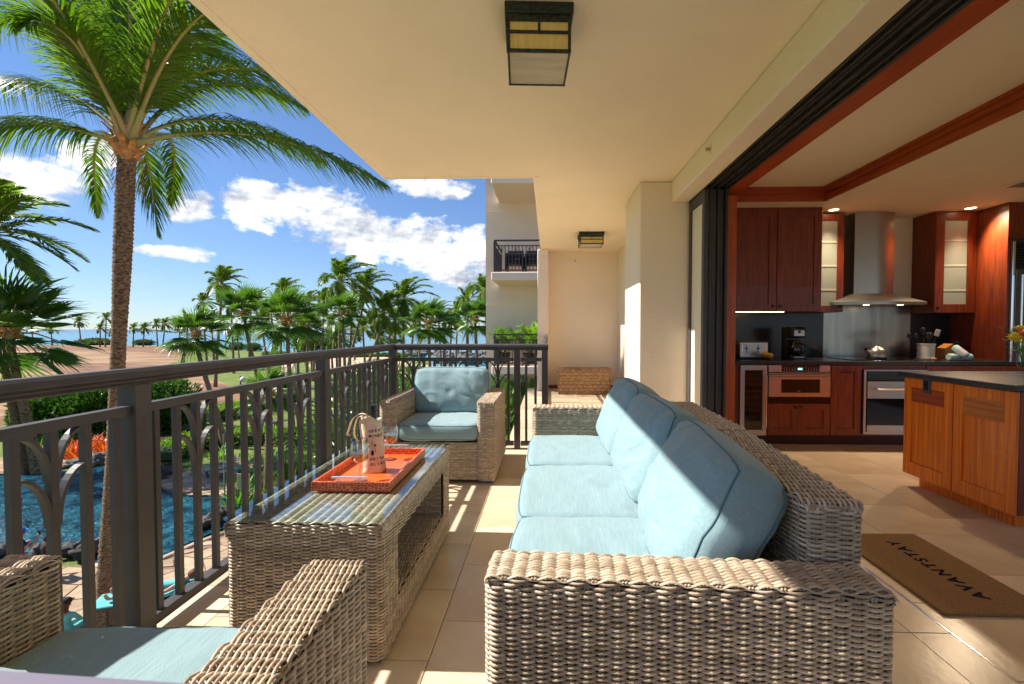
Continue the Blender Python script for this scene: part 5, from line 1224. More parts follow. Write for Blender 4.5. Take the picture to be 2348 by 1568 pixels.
for i, ((u0, v0), (u1, v1), kd, h, l) in enumerate(hed):
    a = Vector((*gpt(u0, v0), GZ)); b_ = Vector((*gpt(u1, v1), GZ)); L_ = (b_-a).length; ang = atan2(b_.y-a.y, b_.x-a.x)
    t = thing('hedge', l, 'hedge', (a+b_)/2, ang, group='clipped hedges round the water'); g = np.random.default_rng(i+100); n = int(L_*330)
    wd_ = 1.0; P = np.stack([(g.random(n)-.5)*L_*1.04, (g.random(n)-.5)*2*wd_, g.random(n)*h], 1)
    outer = (g.random(n) < .75); P[outer, 2] = h*(.85+.2*g.random(outer.sum())); P[:, 2] += .10*np.sin(P[:, 0]*2.1)+.08*np.sin(P[:, 0]*5+P[:, 1]*3); side = ~outer; P[side, 1] = np.sign(P[side, 1])*(wd_*(.9+.15*g.random(side.sum())))
    dd = g.normal(size=P.shape)*.6; dd[:, 2] += .7; dd[:, 1] += P[:, 1]*.5; dd /= np.linalg.norm(dd, axis=1)[:, None]
    o = leaf_mesh('foliage', P, dd, g.normal(size=P.shape)+np.array([0, 0, .6]), .17, .10, [lime_leaf if kd == 'lime' else mid_leaf], t); o['kind'] = 'stuff'
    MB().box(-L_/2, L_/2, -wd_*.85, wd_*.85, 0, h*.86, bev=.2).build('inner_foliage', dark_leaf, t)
def blades(name, label, cat, c, n, ln, wd, m, seed, spread=.5, base_r=.3, droop=.9, group=None, seg=4):
    g = np.random.default_rng(seed); Vs, Fs = [], []; o = 0
    for i in range(n):
        a = g.random()*2*pi; t0 = g.random(); el = (.35+.65*t0); x0 = np.array([base_r*cos(a)*g.random(), base_r*sin(a)*g.random(), 0]); L_ = ln*(.6+.6*g.random()); hd_ = np.array([cos(a), sin(a), 0.]); sd = np.array([-sin(a), cos(a), 0.]); p = x0.copy(); th = pi/2-spread*(.3+g.random()); V = []
        for k in range(seg+1):
            w_ = wd*(1-(k/seg)**1.6)*.5+.002; V += [p-sd*w_, p+sd*w_]; p = p+(hd_*cos(th)+np.array([0, 0, 1.])*sin(th))*L_/seg; th -= droop/seg*(1+.5*g.random())
        Vs.append(np.array(V)); Fs.append(np.array([[2*k, 2*k+1, 2*k+3, 2*k+2] for k in range(seg)])+o); o += len(V)
    ob = np_mesh(name, np.vstack(Vs), np.vstack(Fs), m, None, smooth=False, loc=c); return props(ob, label, cat, group)
for i, (u, v, n, ln, l) in enumerate(((545, 1160, 70, 1.2, 'clump of long bright green strap leaves beside the pool sign'), (575, 1130, 80, 1.5, 'taller green strap leaves left of the glass table'), (600, 1100, 90, 1.7, 'dense green strap leaves behind the pool sign'), (640, 1100, 90, 1.8, 'dark green strap leaves behind the table end'), (690, 1080, 90, 1.8, 'green strap leaves between the loungers and the second railing post'), (620, 1065, 70, 1.5, 'strap leaves beside the freestanding trunk behind the loungers'), (500, 1050, 60, 1.0, 'dark broad leaved plant behind the first lounger'), (665, 1150, 90, 1.6, 'low strap leaves under the far corner of the table'), (740, 1060, 90, 1.9, 'tall strap leaves left of the second railing post'), (800, 1075, 100, 2.0, 'strap leaves right of the second railing post'))):
    p = gpt(u, v); blades('strap_leaf_plant', l, 'plant', (p[0], p[1], GZ+.05), n, ln, .075, [blade_leaf], 60+i, spread=.55, base_r=.7, group='strap leaved plants by the lounger island')
for i, (u, v, n, l) in enumerate(((165, 1052, 70, 'red and orange bromeliad clump at the left end'), (195, 1040, 80, 'orange bromeliad clump left of the tall trunk'), (222, 1038, 90, 'brightest orange bromeliad clump touching the tall trunk'), (245, 1046, 60, 'red bromeliads just right of the tall trunk'), (178, 1062, 40, 'low red bromeliad hanging over the rocks'))):
    p = gpt(u, v); blades('bromeliad', l, 'plant', (p[0], p[1], GZ+.2), n, 1.15, .12, [red_leaf], 80+i, spread=.75, base_r=.5, droop=.6, group='red and orange bromeliads beyond the pool', seg=3)
for i, (u, v, n, l) in enumerate(((95, 1030, 60, 'spiky green plant behind the dark poolside table'), (140, 1022, 60, 'spiky dark green plant right of the poolside table'), (260, 1000, 60, 'dark spiky plant above the bromeliads'))):
    p = gpt(u, v); blades('spiky_plant', l, 'plant', (p[0], p[1], GZ+.1), n, 1.2, .09, [mid_leaf], 90+i, spread=.7, base_r=.5, group='spiky plants behind the pool')
# shrubs in the corner behind the chair and under the neighbouring balcony
crn = [(840, 1000, 16, 1.5, 'glossy leaved shrub right of the second railing post'), (890, 985, 17, 1.6, 'glossy leaved shrub at the railing corner'), (925, 940, 18, 1.5, 'glossy leaved shrub behind the left arm of the far armchair'), (790, 960, 20, 1.6, 'dark glossy shrub between the second post and the corner'), (850, 900, 26, 1.8, 'leafy shrub with white flowers below the beach'), (930, 900, 22, 1.6, 'leafy shrub behind the far armchair')]
for i, (u, v, Y, s_, l) in enumerate(crn):
    p = at(u, v-50, Y=Y); bush('glossy_shrub', l, 'shrub', (p.x, Y, GZ+1.2), (s_*1.1, s_, (p.z-GZ-1.2)*.55), 1500, .30, .10, [plum_leaf], 140+i, group='glossy shrubs below the railing corner', flowers=4)
for i, (u, v, Y, l) in enumerate(((1140, 905, 15.5, 'dark fern like foliage left part under the neighbouring balcony'), (1190, 900, 15.8, 'dark palm foliage right part under the neighbouring balcony'), (1165, 950, 14.5, 'tropical foliage low behind the end railing'), (1215, 960, 15.0, 'tropical foliage beside the wing wall'))):
    p = at(u, v, Y=Y); blades('fern_palm', l, 'plant', (p.x, Y, p.z-1.6), 190, 2.1, .07, [mid_leaf], 160+i, spread=.9, base_r=.9, droop=1.6, group='tropical foliage below the neighbouring balcony', seg=5)
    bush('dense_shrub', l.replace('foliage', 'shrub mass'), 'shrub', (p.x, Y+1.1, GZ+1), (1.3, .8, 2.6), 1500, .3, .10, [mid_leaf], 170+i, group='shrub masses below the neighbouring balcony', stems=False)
# far shrubs by the coast
cs = [(172, 263, 788, 13, 'wide dark shrub mass on the horizon left of the tall trunk'), (200, 245, 782, 9, 'taller dark shrub in the mass left of the tall trunk'), (306, 356, 789, 13, 'round dark shrub on the horizon right of the tall trunk'), (390, 450, 790, 12, 'low dark shrub behind the first fan palm'), (523, 562, 800, 18, 'rounded sea grape shrub left of the middle palms'), (560, 602, 802, 18, 'rounded sea grape shrub right of its twin'), (665, 745, 806, 38, 'big olive tree mass behind the palms in the middle'), (715, 800, 806, 42, 'olive tree mass right of the middle palms'), (600, 665, 812, 8, 'low trimmed hedge by the beach walk'), (750, 860, 815, 8, 'low trimmed hedge along the sea wall'), (860, 935, 815, 8, 'low trimmed hedge right of the railing corner palms')]
for i, (u0, u1, v, hpx, l) in enumerate(cs):
    p = Vector((*gpt((u0+u1)/2, min(v+3, 830)), GZ)); Y = p.y; w = (u1-u0)/FOC*Y/2; h = hpx/FOC*Y
    bush('coastal_shrub', l, 'shrub', (p.x, Y, GZ-.3), (w, w*.5, h*.55), 1100, w*.10+.25, w*.05+.14, [olive_leaf], 180+i, group='shrubs along the coast', stems=False)

# ================================================================ PALMS
palm_green = mat('palm_green', (.045, .105, .010), .33, col2=(.14, .22, .018), vscale=.8, translucent=.5, spec=.6)
palm_far = mat('palm_far_green', (.05, .10, .012), .38, col2=(.20, .27, .03), vscale=.5, translucent=.5)
fan_green = mat('fan_green', (.03, .085, .012), .30, col2=(.13, .23, .028), vscale=1.2, translucent=.45)
rachis_m = mat('palm_rachis', (.30, .30, .09), .5, col2=(.38, .28, .12), vscale=2)
trunk_m = mat('palm_trunk_bark', (.06, .032, .016), .95, col2=(.34, .205, .11), vscale=13, stretch=(1, 1, 2.2), det=8, bump=.03, bscale=34, bstretch=(1, 1, 2), contrast=1.4)
trunk_far = mat('palm_trunk_far', (.14, .095, .065), .9, col2=(.25, .18, .12), vscale=4, stretch=(1, 1, 3))
husk_m = mat('palm_husk', (.34, .13, .03), .85, col2=(.60, .30, .10), vscale=9, det=6)
WIND = np.array([1.0, .12, -.05])
def bez(P, n):
    P = [np.array(p, float) for p in P]; t = np.linspace(0, 1, n)[:, None]
    if len(P) == 3: return (1-t)**2*P[0]+2*t*(1-t)*P[1]+t*t*P[2]
    return (1-t)**3*P[0]+3*t*(1-t)**2*P[1]+3*t*t*(1-t)*P[2]+t**3*P[3]
def frond(parent, P, nl, ll, seed, m, wind=.5, droop=.7, lw=.05, bare=.14, rach=.035, seg=3, rm=None, name='frond'):
    g = np.random.default_rng(seed); C = bez(P, 26); Lp = np.r_[0, np.cumsum(np.linalg.norm(np.diff(C, axis=0), axis=1))]; tot = Lp[-1]
    ob = MB().tube([tuple(c) for c in C], [rach*(1-.93*i/25)*(1.5 if i < 2 else 1) for i in range(26)], 6).build(name, rm or rachis_m, parent, smooth=True)
    s = np.repeat(np.linspace(bare, .995, nl), 2); sgn = np.tile([1, -1], nl); pos = np.stack([np.interp(s*tot, Lp, C[:, k]) for k in range(3)], 1)
    T = np.gradient(C, axis=0); T /= np.linalg.norm(T, axis=1)[:, None]; tg = np.stack([np.interp(s*tot, Lp, T[:, k]) for k in range(3)], 1)
    side = np.cross(tg, [0, 0, 1.]); side /= np.linalg.norm(side, axis=1)[:, None]+1e-6
    up = np.cross(side, tg)
    n = len(s); ang = np.radians(52-26*s)+g.normal(0, .09, n)
    d = side*(sgn*np.sin(ang))[:, None]+tg*np.cos(ang)[:, None]+up*(.12+g.normal(0, .10, n))[:, None]
    L_ = ll*(np.sin(np.pi*np.clip((s-bare)/(1-bare)*.86+.14, 0, 1))**.6)*(.85+.3*g.random(n))*1.0
    V = []; p = pos.copy(); w = np.broadcast_to(np.array(lw), n)
    for k in range(seg+1):
        ww = (w*(.75+.5*(k == 1))*(1-(k/seg)**2)*.5+.0015)[:, None]; wd_ = np.cross(d, tg); wd_ /= np.linalg.norm(wd_, axis=1)[:, None]+1e-6; wd_ = np.cross(d, wd_)
        V += [p-wd_*ww, p+wd_*ww]
        p = p+d*(L_/seg)[:, None]; d = d+np.array([0, 0, -1.])*(droop/seg*(.7+.6*g.random(n)))[:, None]+WIND*(wind/seg*(.6+.8*g.random(n)))[:, None]; d /= np.linalg.norm(d, axis=1)[:, None]
    V = np.stack(V, 1); idx = np.arange(n*2*(seg+1)).reshape(n, 2*(seg+1)); F = np.concatenate([idx[:, [2*k, 2*k+1, 2*k+3, 2*k+2]] for k in range(seg)])
    lf = np_mesh('leaflets', V.reshape(-1, 3), F, m, ob, smooth=False)
    return ob
def trunk(parent, P, r0, r1, m, rings=0, n=14, flare=.0, seg=None, name='trunk', wob=.0, prof=None):
    Lr = (Vector(P[-1])-Vector(P[0])).length; seg = seg or 12
    C = bez(P, seg+1); rad = []
    for i in range(seg+1):
        t = i/seg; r = r0+(r1-r0)*t+flare*math.exp(-t*9)
        if prof: r = float(np.interp(t, prof[0], prof[1]))
        if rings: r *= 1+.055*((i % 2)*2-1)*(.5+random.random()*.7)
        r *= 1+wob*noise.noise(Vector((0, 0, i*.35)))
        rad.append(r)
    return MB().tube([tuple(c) for c in C], rad, n).build(name, m, parent, smooth=True)
# --- the big coconut palm close to the balcony
PY_ = 11.0
def pw(u, v, dy=0): p = at(u, v, Y=PY_+dy); return np.array(p)
bp0 = pw(243, 1480); cp = thing('coconut_palm', 'tall coconut palm close to the railing with a wind blown crown', 'palm tree', (0, 0, 0))
bz = at(238, 1500, Y=PY_); base_pt = np.array([bz.x, PY_, GZ+.1])
random.seed(11)
trunk(cp, [base_pt, pw(262, 1050), pw(278, 640), pw(291, 352)], .255, .215, trunk_m, rings=1, n=20, seg=210, wob=.05, prof=([0, .1, .25, .35, .6, .7, .8, .9, 1], [.30, .215, .170, .150, .150, .178, .192, .188, .18]))
cr0 = pw(292, 335)
b = MB()
for k in range(26):
    a = k*2.4; rr = .20+.05*(k % 3); z0 = -.25+.03*k; L_ = .28+.16*((k*7) % 5)/4; q = cr0+np.array([rr*cos(a), rr*sin(a), z0-.05]); d = np.array([cos(a), sin(a), .75+.5*(k % 2)]); d /= np.linalg.norm(d); s_ = np.cross(d, [0, 0, 1]); s_ /= np.linalg.norm(s_)
    w = .07; b.add([q-s_*w, q+s_*w, q+d*L_*.6+s_*w*.9+np.array([0, 0, .03]), q+d*L_*.6-s_*w*.9+np.array([0, 0, .03]), q+d*L_+np.array([.05, 0, -.03])], [(0, 1, 2, 3), (3, 2, 4)])
b.ball(tuple(cr0+np.array([0, 0, -.02])), (.27, .27, .36), 16, 10, .35); b.build('crown_husk', husk_m, cp)
b = MB()
for k in range(60):
    a = k*2.4; z_ = -.15-.016*k; q = cr0+np.array([.26*cos(a), .26*sin(a), z_]); b.tube([tuple(q), tuple(q+np.array([.05*cos(a), .05*sin(a), -.10]))], .010, 4)
b.build('fibre', husk_m, cp)['kind'] = 'stuff'
FR = [ # (end u,v,dy), (mid u,v,dy), leaflet length, droop, wind
 ((885, 425, -1.2), (520, 262, -.4), 1.35, 1.1, .55), ((745, 372, 3.0), (440, 215, 1.2), 1.2, 1.2, .5), ((770, 245, .5), (430, 60, .2), 1.35, 1.1, .6), ((640, 95, 2), (380, 40, 1), 1.3, .9, .7),
 ((470, -120, -.5), (320, 40, 0), 1.4, .8, .8), ((290, -180, -1.5), (300, 60, -.6), 1.4, .7, .9), ((140, -90, -1), (235, 90, -.4), 1.4, .7, .9), ((20, -40, .8), (170, 70, .4), 1.35, .8, .8),
 ((-60, 215, .5), (150, 165, .2), 1.25, 1.2, .35), ((-90, 330, -1.4), (110, 262, -.6), 1.3, 1.3, .3), ((390, 470, 3.2), (430, 260, 2.2), 1.15, 1.1, .5), ((225, 500, 3.4), (190, 250, 2.4), 1.1, 1.1, .3), ((360, 540, 2.6), (330, 250, 2.6), 1.05, .9, .4),
 ((560, 0, -2.2), (380, 60, -1.2), 1.35, 1.0, .7), ((370, -60, 2.5), (340, 60, 1.4), 1.35, .7, .9), ((60, 60, -2.4), (190, 60, -1.2), 1.3, .9, .7), ((700, 250, 2.6), (430, 130, 1.5), 1.3, 1.1, .5), ((210, -160, 2.2), (260, 40, 1.2), 1.4, .7, .9),
 ((-40, 60, -.6), (130, 20, -.3), 1.4, .9, .8), ((80, -160, .9), (210, 20, .4), 1.4, .8, .9), ((400, -160, 1.2), (330, -20, .6), 1.4, .9, .9), ((-60, -160, -3.2), (120, -60, -2.0), 1.4, .8, .9), ((540, -160, -3.2), (380, -80, -2.0), 1.4, .9, .8), ((560, 180, 1.6), (400, 30, .8), 1.35, .9, .8)]
for i, ((u, v, dy), (mu, mv, mdy), ll, dr, wi) in enumerate(FR):
    P0 = cr0+np.array([.10*cos(i*2.4), .10*sin(i*2.4), .02]); dr = dr*1.7; M_ = pw(mu, mv, mdy); E_ = pw(u, v, dy)
    frond(cp, [P0, M_*.75+P0*.25, M_*.6+E_*.4+np.array([0, 0, .35]), E_], 112, ll*1.1, 300+i, [palm_green], wind=wi, droop=dr, lw=.040, bare=.17, rach=.062, seg=4)
# --- generic palms
def coco_proto(seed, nf=20, detail=52, L_=2.9, m=None, ll=.85, part='frond'):
    """crown fronds round the origin, as separate objects"""
    g = random.Random(seed); t = thing('coconut_palm', 'x', 'palm tree')
    for i in range(nf):
        a = i*2.4+g.uniform(-.3, .3); k = i/nf; el = radians(80-135*k+g.uniform(-8, 8)); LL = L_*(.75+.35*math.sin(pi*min(1, k+.25)))
        d = np.array([cos(a)*cos(el), sin(a)*cos(el), sin(el)]); M_ = d*LL*.55+np.array([0, 0, .12*LL]); E_ = d*LL*.92+WIND*LL*.34+np.array([0, 0, -.38*LL*(1-.5*max(0, sin(el)))])
        f = frond(t, [np.zeros(3), M_*.6, M_+WIND*.15*LL, E_], detail, ll, seed*50+i, [m or palm_far], wind=.8, droop=.9, lw=.075, rach=.045, seg=2)
    return t
def fan_leaf(parent, P0, d, pet, R, seed, m, wind=.4, nb=24):
    g = np.random.default_rng(seed); d = d/np.linalg.norm(d); tip = P0+d*pet+np.array([0, 0, -.10*pet]); 
    ob = MB().tube([tuple(P0), tuple(P0+d*pet*.5+np.array([0, 0, .05*pet])), tuple(tip)], [.035, .024, .016], 5).build('frond', rachis_m, parent, smooth=True)
    ax = d+np.array([0, 0, -.12])+WIND*.25*wind; ax /= np.linalg.norm(ax); sd = np.cross(ax, [0, 0, 1.]); sd /= np.linalg.norm(sd)+1e-6; nrm = np.cross(sd, ax); V, F = [], []
    a0 = radians(95)
    for k in range(nb):
        a = -a0+2*a0*k/(nb-1); da = a0/(nb-1); RR = R*(.80+.20*cos(a))*(.9+.2*g.random()); o = len(V)
        def pt(r, an, h): 
            q = tip+ax*cos(an)*r+sd*sin(an)*r+nrm*h; f = max(0, r/R-.45); return q+np.array([0, 0, -1.])*f*f*R*(.25+.4*g.random())+WIND*wind*f*f*R*.4
        V += [pt(.04*R, a-da, 0), pt(.04*R, a+da, 0), pt(.33*RR, a-da*.95, -.03*R), pt(.33*RR, a, .035*R), pt(.33*RR, a+da*.95, -.03*R), pt(RR*.72, a-da*.22, 0), pt(RR*.72, a+da*.22, 0), pt(RR, a, 0)]
        F += [(o, o+3, o+2), (o, o+1, o+3), (o+1, o+4, o+3), (o+2, o+3, o+5), (o+3, o+6, o+5), (o+3, o+4, o+6), (o+5, o+6, o+7)]
    np_mesh('blade', np.array(V), np.array(F), m, ob, smooth=False); return ob
def fan_proto(seed, nf=26, pet=1.0, R=1.40):
    g = random.Random(seed); t = thing('fan_palm', 'x', 'palm tree')
    for i in range(nf):
        a = i*2.4; k = i/nf; el = radians(86-145*k+g.uniform(-8, 8)); d = np.array([cos(a)*cos(el), sin(a)*cos(el), sin(el)])+WIND*.10
        fan_leaf(t, np.array([.05*cos(a), .05*sin(a), .0]), d, pet*(.8+.4*g.random()), R*(.85+.3*g.random()), seed*70+i, [fan_green], wind=.6)
    b = MB(); b.ball((0, 0, -.15), (.19, .19, .38), 10, 7, .4, seed=seed)
    for k in range(18): a = k*2.4; b.tube([(.12*cos(a), .12*sin(a), -.35+.03*k), (.30*cos(a), .30*sin(a), -.12+.03*k)], [.05, .015], 4)
    b.build('crown_husk', husk_m, t); return t
def place_palm(proto, label, u, v, Y, bu, bv, scale, group, r=.13, rz=0, used=set()):
    """crown centre seen at (u, v) at distance Y, foot near (bu, bv)"""
    if id(proto) in used: t = copy_tree(proto)
    else: t = proto; used.add(id(proto))
    p = at(u, v, Y=Y); t.location = p; t.scale = (scale,)*3; t['label'] = label; t['group'] = group
    for ch in list(t.children):
        if ch.name.startswith('trunk'): bpy.data.objects.remove(ch)
    f = at(bu, bv, Y=Y) if bv else Vector((p.x, Y, GZ)); h = p.z-GZ
    # extend the line crown -> seen foot to the ground
    if bv and p.z-f.z > .1: k = h/(p.z-f.z); fx_ = p.x+(f.x-p.x)*k
    else: fx_ = p.x
    rel = [((fx_-p.x)/scale, .3, -h/scale), ((fx_-p.x)*.75/scale, .2, -h*.6/scale), (.05*(fx_-p.x)/scale, .0, -h*.25/scale), (0, 0, -.05)]
    random.seed(int(u)); trunk(t, rel, r*1.35/scale, r*.85/scale, trunk_far if Y > 25 else trunk_m, rings=1, n=10, seg=26 if Y > 25 else 90, flare=.05/scale)
    return t
cA, cB, cC = coco_proto(1), coco_proto(2, nf=22), coco_proto(3, nf=17)
fA, fB = fan_proto(4), fan_proto(5)
GC, GF = 'coconut palms along the coast', 'fan palms in the gardens'
place_palm(cB, 'coconut palm crown entering from the left edge below the big palm', -30, 535, 24, 12, 900, 1.30, GC, r=.18)
place_palm(fA, 'large fan palm at the left edge with a bare orange crown base', 22, 762, 24, 46, 960, 1.75, GF, r=.19)
fl = [('lone low fan palm in front of the grass slope with a leaning trunk', 449, 768, 30, 508, 1030, .80), ('fan palm behind and right of the leaning fan palm', 560, 718, 37, 586, 866, .98), ('widest fan palm in the middle above the walkway', 658, 735, 33, 661, 862, .98), ('fan palm below the tallest coconut palm', 786, 716, 47, 788, 822, .88), ('fan palm right of the railing corner against the sea', 983, 742, 42, 984, 855, .95), ('fan palm half hidden by the neighbouring building', 1089, 732, 40, 1093, 815, .75), ('short fan palm standing low behind the balusters', 617, 905, 21, 612, 1040, .55), ('tiny fan palm on the horizon right of the beach flag', 544, 771, 120, 545, 790, .9), ('slender fan palm behind the widest fan palm', 705, 750, 50, 702, 850, .75), ('fan palm right of the railing corner behind the sea grass', 1018, 748, 60, 1017, 830, .8), ('small fan palm at the water edge above the railing corner', 903, 772, 95, 903, 800, 1.0)]
for i, (l, u, v, Y, bu, bv, s_) in enumerate(fl): place_palm((fA, fB)[(i+1) % 2], l, u, v, Y, bu, bv, s_*(1.32 if Y < 100 else 1), GF, r=.14)
cl_ = [('tall coconut palm upper left of the middle group', 508, 650, 62, 494, 830, .95), ('small coconut palm left of the group on the horizon', 464, 692, 95, 470, 800, .85), ('tallest coconut palm in the middle group', 778, 645, 56, 776, 830, 1.25), ('tall coconut palm right of the tallest with a leaning trunk', 837, 660, 62, 800, 830, 1.05), ('tall straight coconut palm above the railing corner', 926, 684, 60, 922, 840, 1.12), ('drooping coconut palm left of the railing corner', 880, 716, 58, 842, 840, 1.0), ('coconut palm left of the neighbouring building', 1072, 690, 60, 1070, 840, 1.0), ('coconut palm partly hidden behind the neighbouring building', 1112, 668, 52, 1118, 830, .9),
      ('coconut palm behind the tall straight palm', 905, 735, 75, 908, 840, .95), ('coconut palm just left of the tallest one', 742, 692, 66, 735, 840, .9), ('coconut palm behind the widest fan palm', 650, 670, 75, 640, 830, .95), ('slim coconut palm between two fan palms in the middle', 705, 695, 80, 712, 830, .95), ('low coconut palm in front of the sea left of the corner', 832, 752, 80, 835, 830, .9), ('small coconut palm far behind the middle group', 810, 770, 120, 812, 815, .9), ('coconut palm leaning left behind the second fan palm', 600, 735, 72, 610, 830, .85), ('coconut palm behind the low fan palm', 485, 735, 90, 488, 820, .9), ('coconut palm behind the rail right of the corner', 1035, 735, 78, 1030, 830, .8), ('slim coconut palm behind the beach right of the corner', 963, 715, 85, 960, 830, .85),
      ('tiny coconut palm on the horizon nearest the left fan palm', 73, 752, 210, 74, 790, 1.2), ('second tiny coconut palm on the horizon at left', 117, 755, 215, 118, 790, 1.2), ('third tiny coconut palm on the horizon at left', 181, 738, 205, 184, 790, 1.3), ('tallest of the tiny horizon palms left of the big trunk', 243, 730, 200, 240, 788, 1.4), ('tiny horizon palm below the taller one', 230, 752, 205, 228, 788, 1.2), ('tiny horizon palm touching the big trunk on its left', 258, 762, 205, 258, 788, 1.1), ('tiny horizon palm just right of the big trunk', 306, 752, 205, 304, 790, 1.3), ('second tiny horizon palm right of the big trunk', 331, 752, 205, 327, 790, 1.3), ('tiny slender horizon palm with a bare trunk', 358, 742, 200, 360, 792, 1.2), ('bushy tiny horizon palm left of the low fan palm', 378, 742, 200, 372, 792, 1.4), ('tiny horizon palm behind the low fan palm', 410, 745, 190, 412, 795, 1.4)]
for i, (l, u, v, Y, bu, bv, s_) in enumerate(cl_): place_palm((cA, cC, cB, cA, cC)[i % 5], l, u, v, Y, bu, bv, s_*(1.22 if Y < 100 else 1), GC, r=.16 if Y < 100 else .22)
for t in (fA, fB, cA, cB, cC): pass

# ================================================================ NEIGHBOURING WING
nb = thing('apartment_building', 'beige stucco apartment wing with stacked balconies beyond the terrace', 'building')
BY = 17.3; bx0 = ux(1114, BY)
MB().box(bx0, bx0+9, BY, BY+9, GZ, 9.5).build('wall', stucco_out, nb)
for z in (-1.35, .39, 2.15, 3.93, 5.67, 7.4): MB().box(bx0-.012, bx0+9, BY-.012, BY+.0, z-.02, z+.02).build('joint_moulding', stucco_out, nb)
bal_x0 = ux(1131, 15.0)
def balcony(parent, z, rail=True):
    s_ = MB().box(bal_x0-.06, bal_x0+7, 14.95, BY-.001, z-.26, z, bev=.02).build('balcony_slab', stucco_out, parent)
    MB().box(bal_x0-.02, bal_x0+6.9, 15.0, BY-.001, z, z+.01).build('balcony_floor', mat('balcony_tile', (.40, .26, .16), .6), s_)
    if not rail: return
    b = MB(); X0, X1, YF = bal_x0+.04, bal_x0+6.5, 15.05
    b.box(X0, X1, YF-.03, YF+.03, z+1.02, z+1.07); b.box(X0, X1, YF-.018, YF+.018, z+.86, z+.89); b.box(X0, X1, YF-.018, YF+.018, z+.05, z+.09)
    b.box(X0-.03, X0+.03, YF+.03, BY, z+1.02, z+1.07); b.box(X0-.018, X0+.018, YF+.03, BY, z+.86, z+.89); b.box(X0-.018, X0+.018, YF+.03, BY, z+.05, z+.09)
    b.box(X0-.035, X0+.035, YF-.035, YF+.035, z+.001, z+1.015)
    b.build('balcony_railing', bronze, s_)
    rl = s_.children[-1]; bm0 = MB().box(-.012, .012, -.012, .012, z+.09, z+.86).mesh('baluster')
    for k in range(28): link_mesh('baluster', bm0, bronze, s_, (X0+.12+.115*k, YF, 0))
    for k in range(18): link_mesh('baluster', bm0, bronze, s_, (X0, YF+.12+.115*k, 0))
    b = MB()
    for k in range(1, 28, 4):
        c = X0+.12+.115*k
        for sg in (-1, 1): arc_bar(b, c, z+.62, sg, .10, .22, 'X', YF, n=5)
    b.build('arch_bracket', bronze, s_)
balcony(nb, 3.10); balcony(nb, 6.25); balcony(nb, 0.0)
dk = mat('dark_furniture', (.03, .022, .02), .6)
def bal_chair(loc, label, dark=True, g=None, rz=0):
    t = thing('balcony_chair', label, 'chair', loc, rz, g); w = .62
    b = MB(); b.box(0, w, 0, .07, .62, .70, bev=.02); b.box(0, .07, 0, .62, .15, .66, bev=.02); b.box(w-.07, w, 0, .62, .15, .66, bev=.02); b.build('arm_frame', dk, t)
    MB().box(.07, w-.07, .02, .60, .32, .42, bev=.03).build('seat', dk, t); MB().box(.02, w-.02, .55, .64, .35, .88, bev=.03).build('backrest', dk, t)
    MB().box(.09, w-.09, .04, .54, .42, .52, bev=.04).build('cushion', mat('beige_cushion', (.42, .33, .24), .9) if not dark else dk, t)
    for x in (.03, w-.03):
        for y in (.03, .6): MB().tube([(x, y, 0), (x, y, .2)], .02, 6).build('leg', dk, t)
for i, dx in enumerate((.35, 1.0, 1.62)): bal_chair((bal_x0+dx, 15.5, 3.11), ['left', 'middle', 'right'][i]+' dark chair behind the railing of the upper neighbouring balcony', True, 'dark chairs on the upper neighbouring balcony')
bal_chair((bal_x0+1.35, 15.35, .01), 'dark armchair with beige cushion on the lower neighbouring balcony', False)
def areca(loc, label, n, ln, seed):
    t = thing('areca_palm', label, 'plant', loc, group='areca palms on the lower neighbouring balcony'); g = random.Random(seed); m_ = mat('areca_green', (.12, .26, .02), .4, col2=(.25, .42, .05), vscale=2, translucent=.35)
    for i in range(n):
        a = i*2.4; el = radians(80-50*g.random()); d = np.array([cos(a)*cos(el), sin(a)*cos(el)*.6, sin(el)])*ln*(.8+.3*g.random()); frond(t, [np.zeros(3), d*.5, d*.9, d+np.array([.25*cos(a), .2*sin(a), -.25])], 26, .38, seed+i, [m_], wind=.2, droop=.3, lw=.04, rach=.015, seg=2)
    MB().lathe([(.18, -.02), (.24, .35), (.26, .36), (.22, .36), (.2, .1)], 16, (0, 0, -.35)).build('planter', dk, t, smooth='auto')
areca((bal_x0+1.15, 16.2, .37), 'arching areca palm behind the lower balcony railing', 13, 1.45, 900); areca((bal_x0+.2, 16.5, .37), 'low areca palm at the left end of the lower balcony', 9, 1.0, 930)
# small lower terrace railing seen through the end railing
lt = thing('terrace_railing', 'lower dark railing beside the foliage seen through the end railing', 'railing'); p0 = at(1135, 960, Y=10.5); zt_ = -1.6
b = MB(); X0 = ux(1132, 10.0)
b.box(X0, X0+3, 10.0, 10.05, zt_-.05, zt_); b.box(X0, X0+3, 10.0, 10.04, zt_-.98, zt_-.94); b.box(X0, X0+.05, 8.4, 10.0, zt_-.05, zt_); b.box(X0, X0+.04, 8.4, 10.0, zt_-.98, zt_-.94); b.build('handrail', bronze, lt)
bm0 = MB().box(-.011, .011, -.011, .011, zt_-.94, zt_-.05).mesh('baluster')
for k in range(24): link_mesh('baluster', bm0, bronze, lt, (X0+.12+.115*k, 10.02, 0))
for k in range(13): link_mesh('baluster', bm0, bronze, lt, (X0+.02, 8.45+.115*k, 0))
b = MB(); b.box(X0-.1, X0+5, 7.0, 10.1, zt_-1.25, zt_-1.05); structure('lower_terrace', b, mat('lower_tile', (.45, .30, .19), .7, col2=(.55, .40, .27), vscale=3))

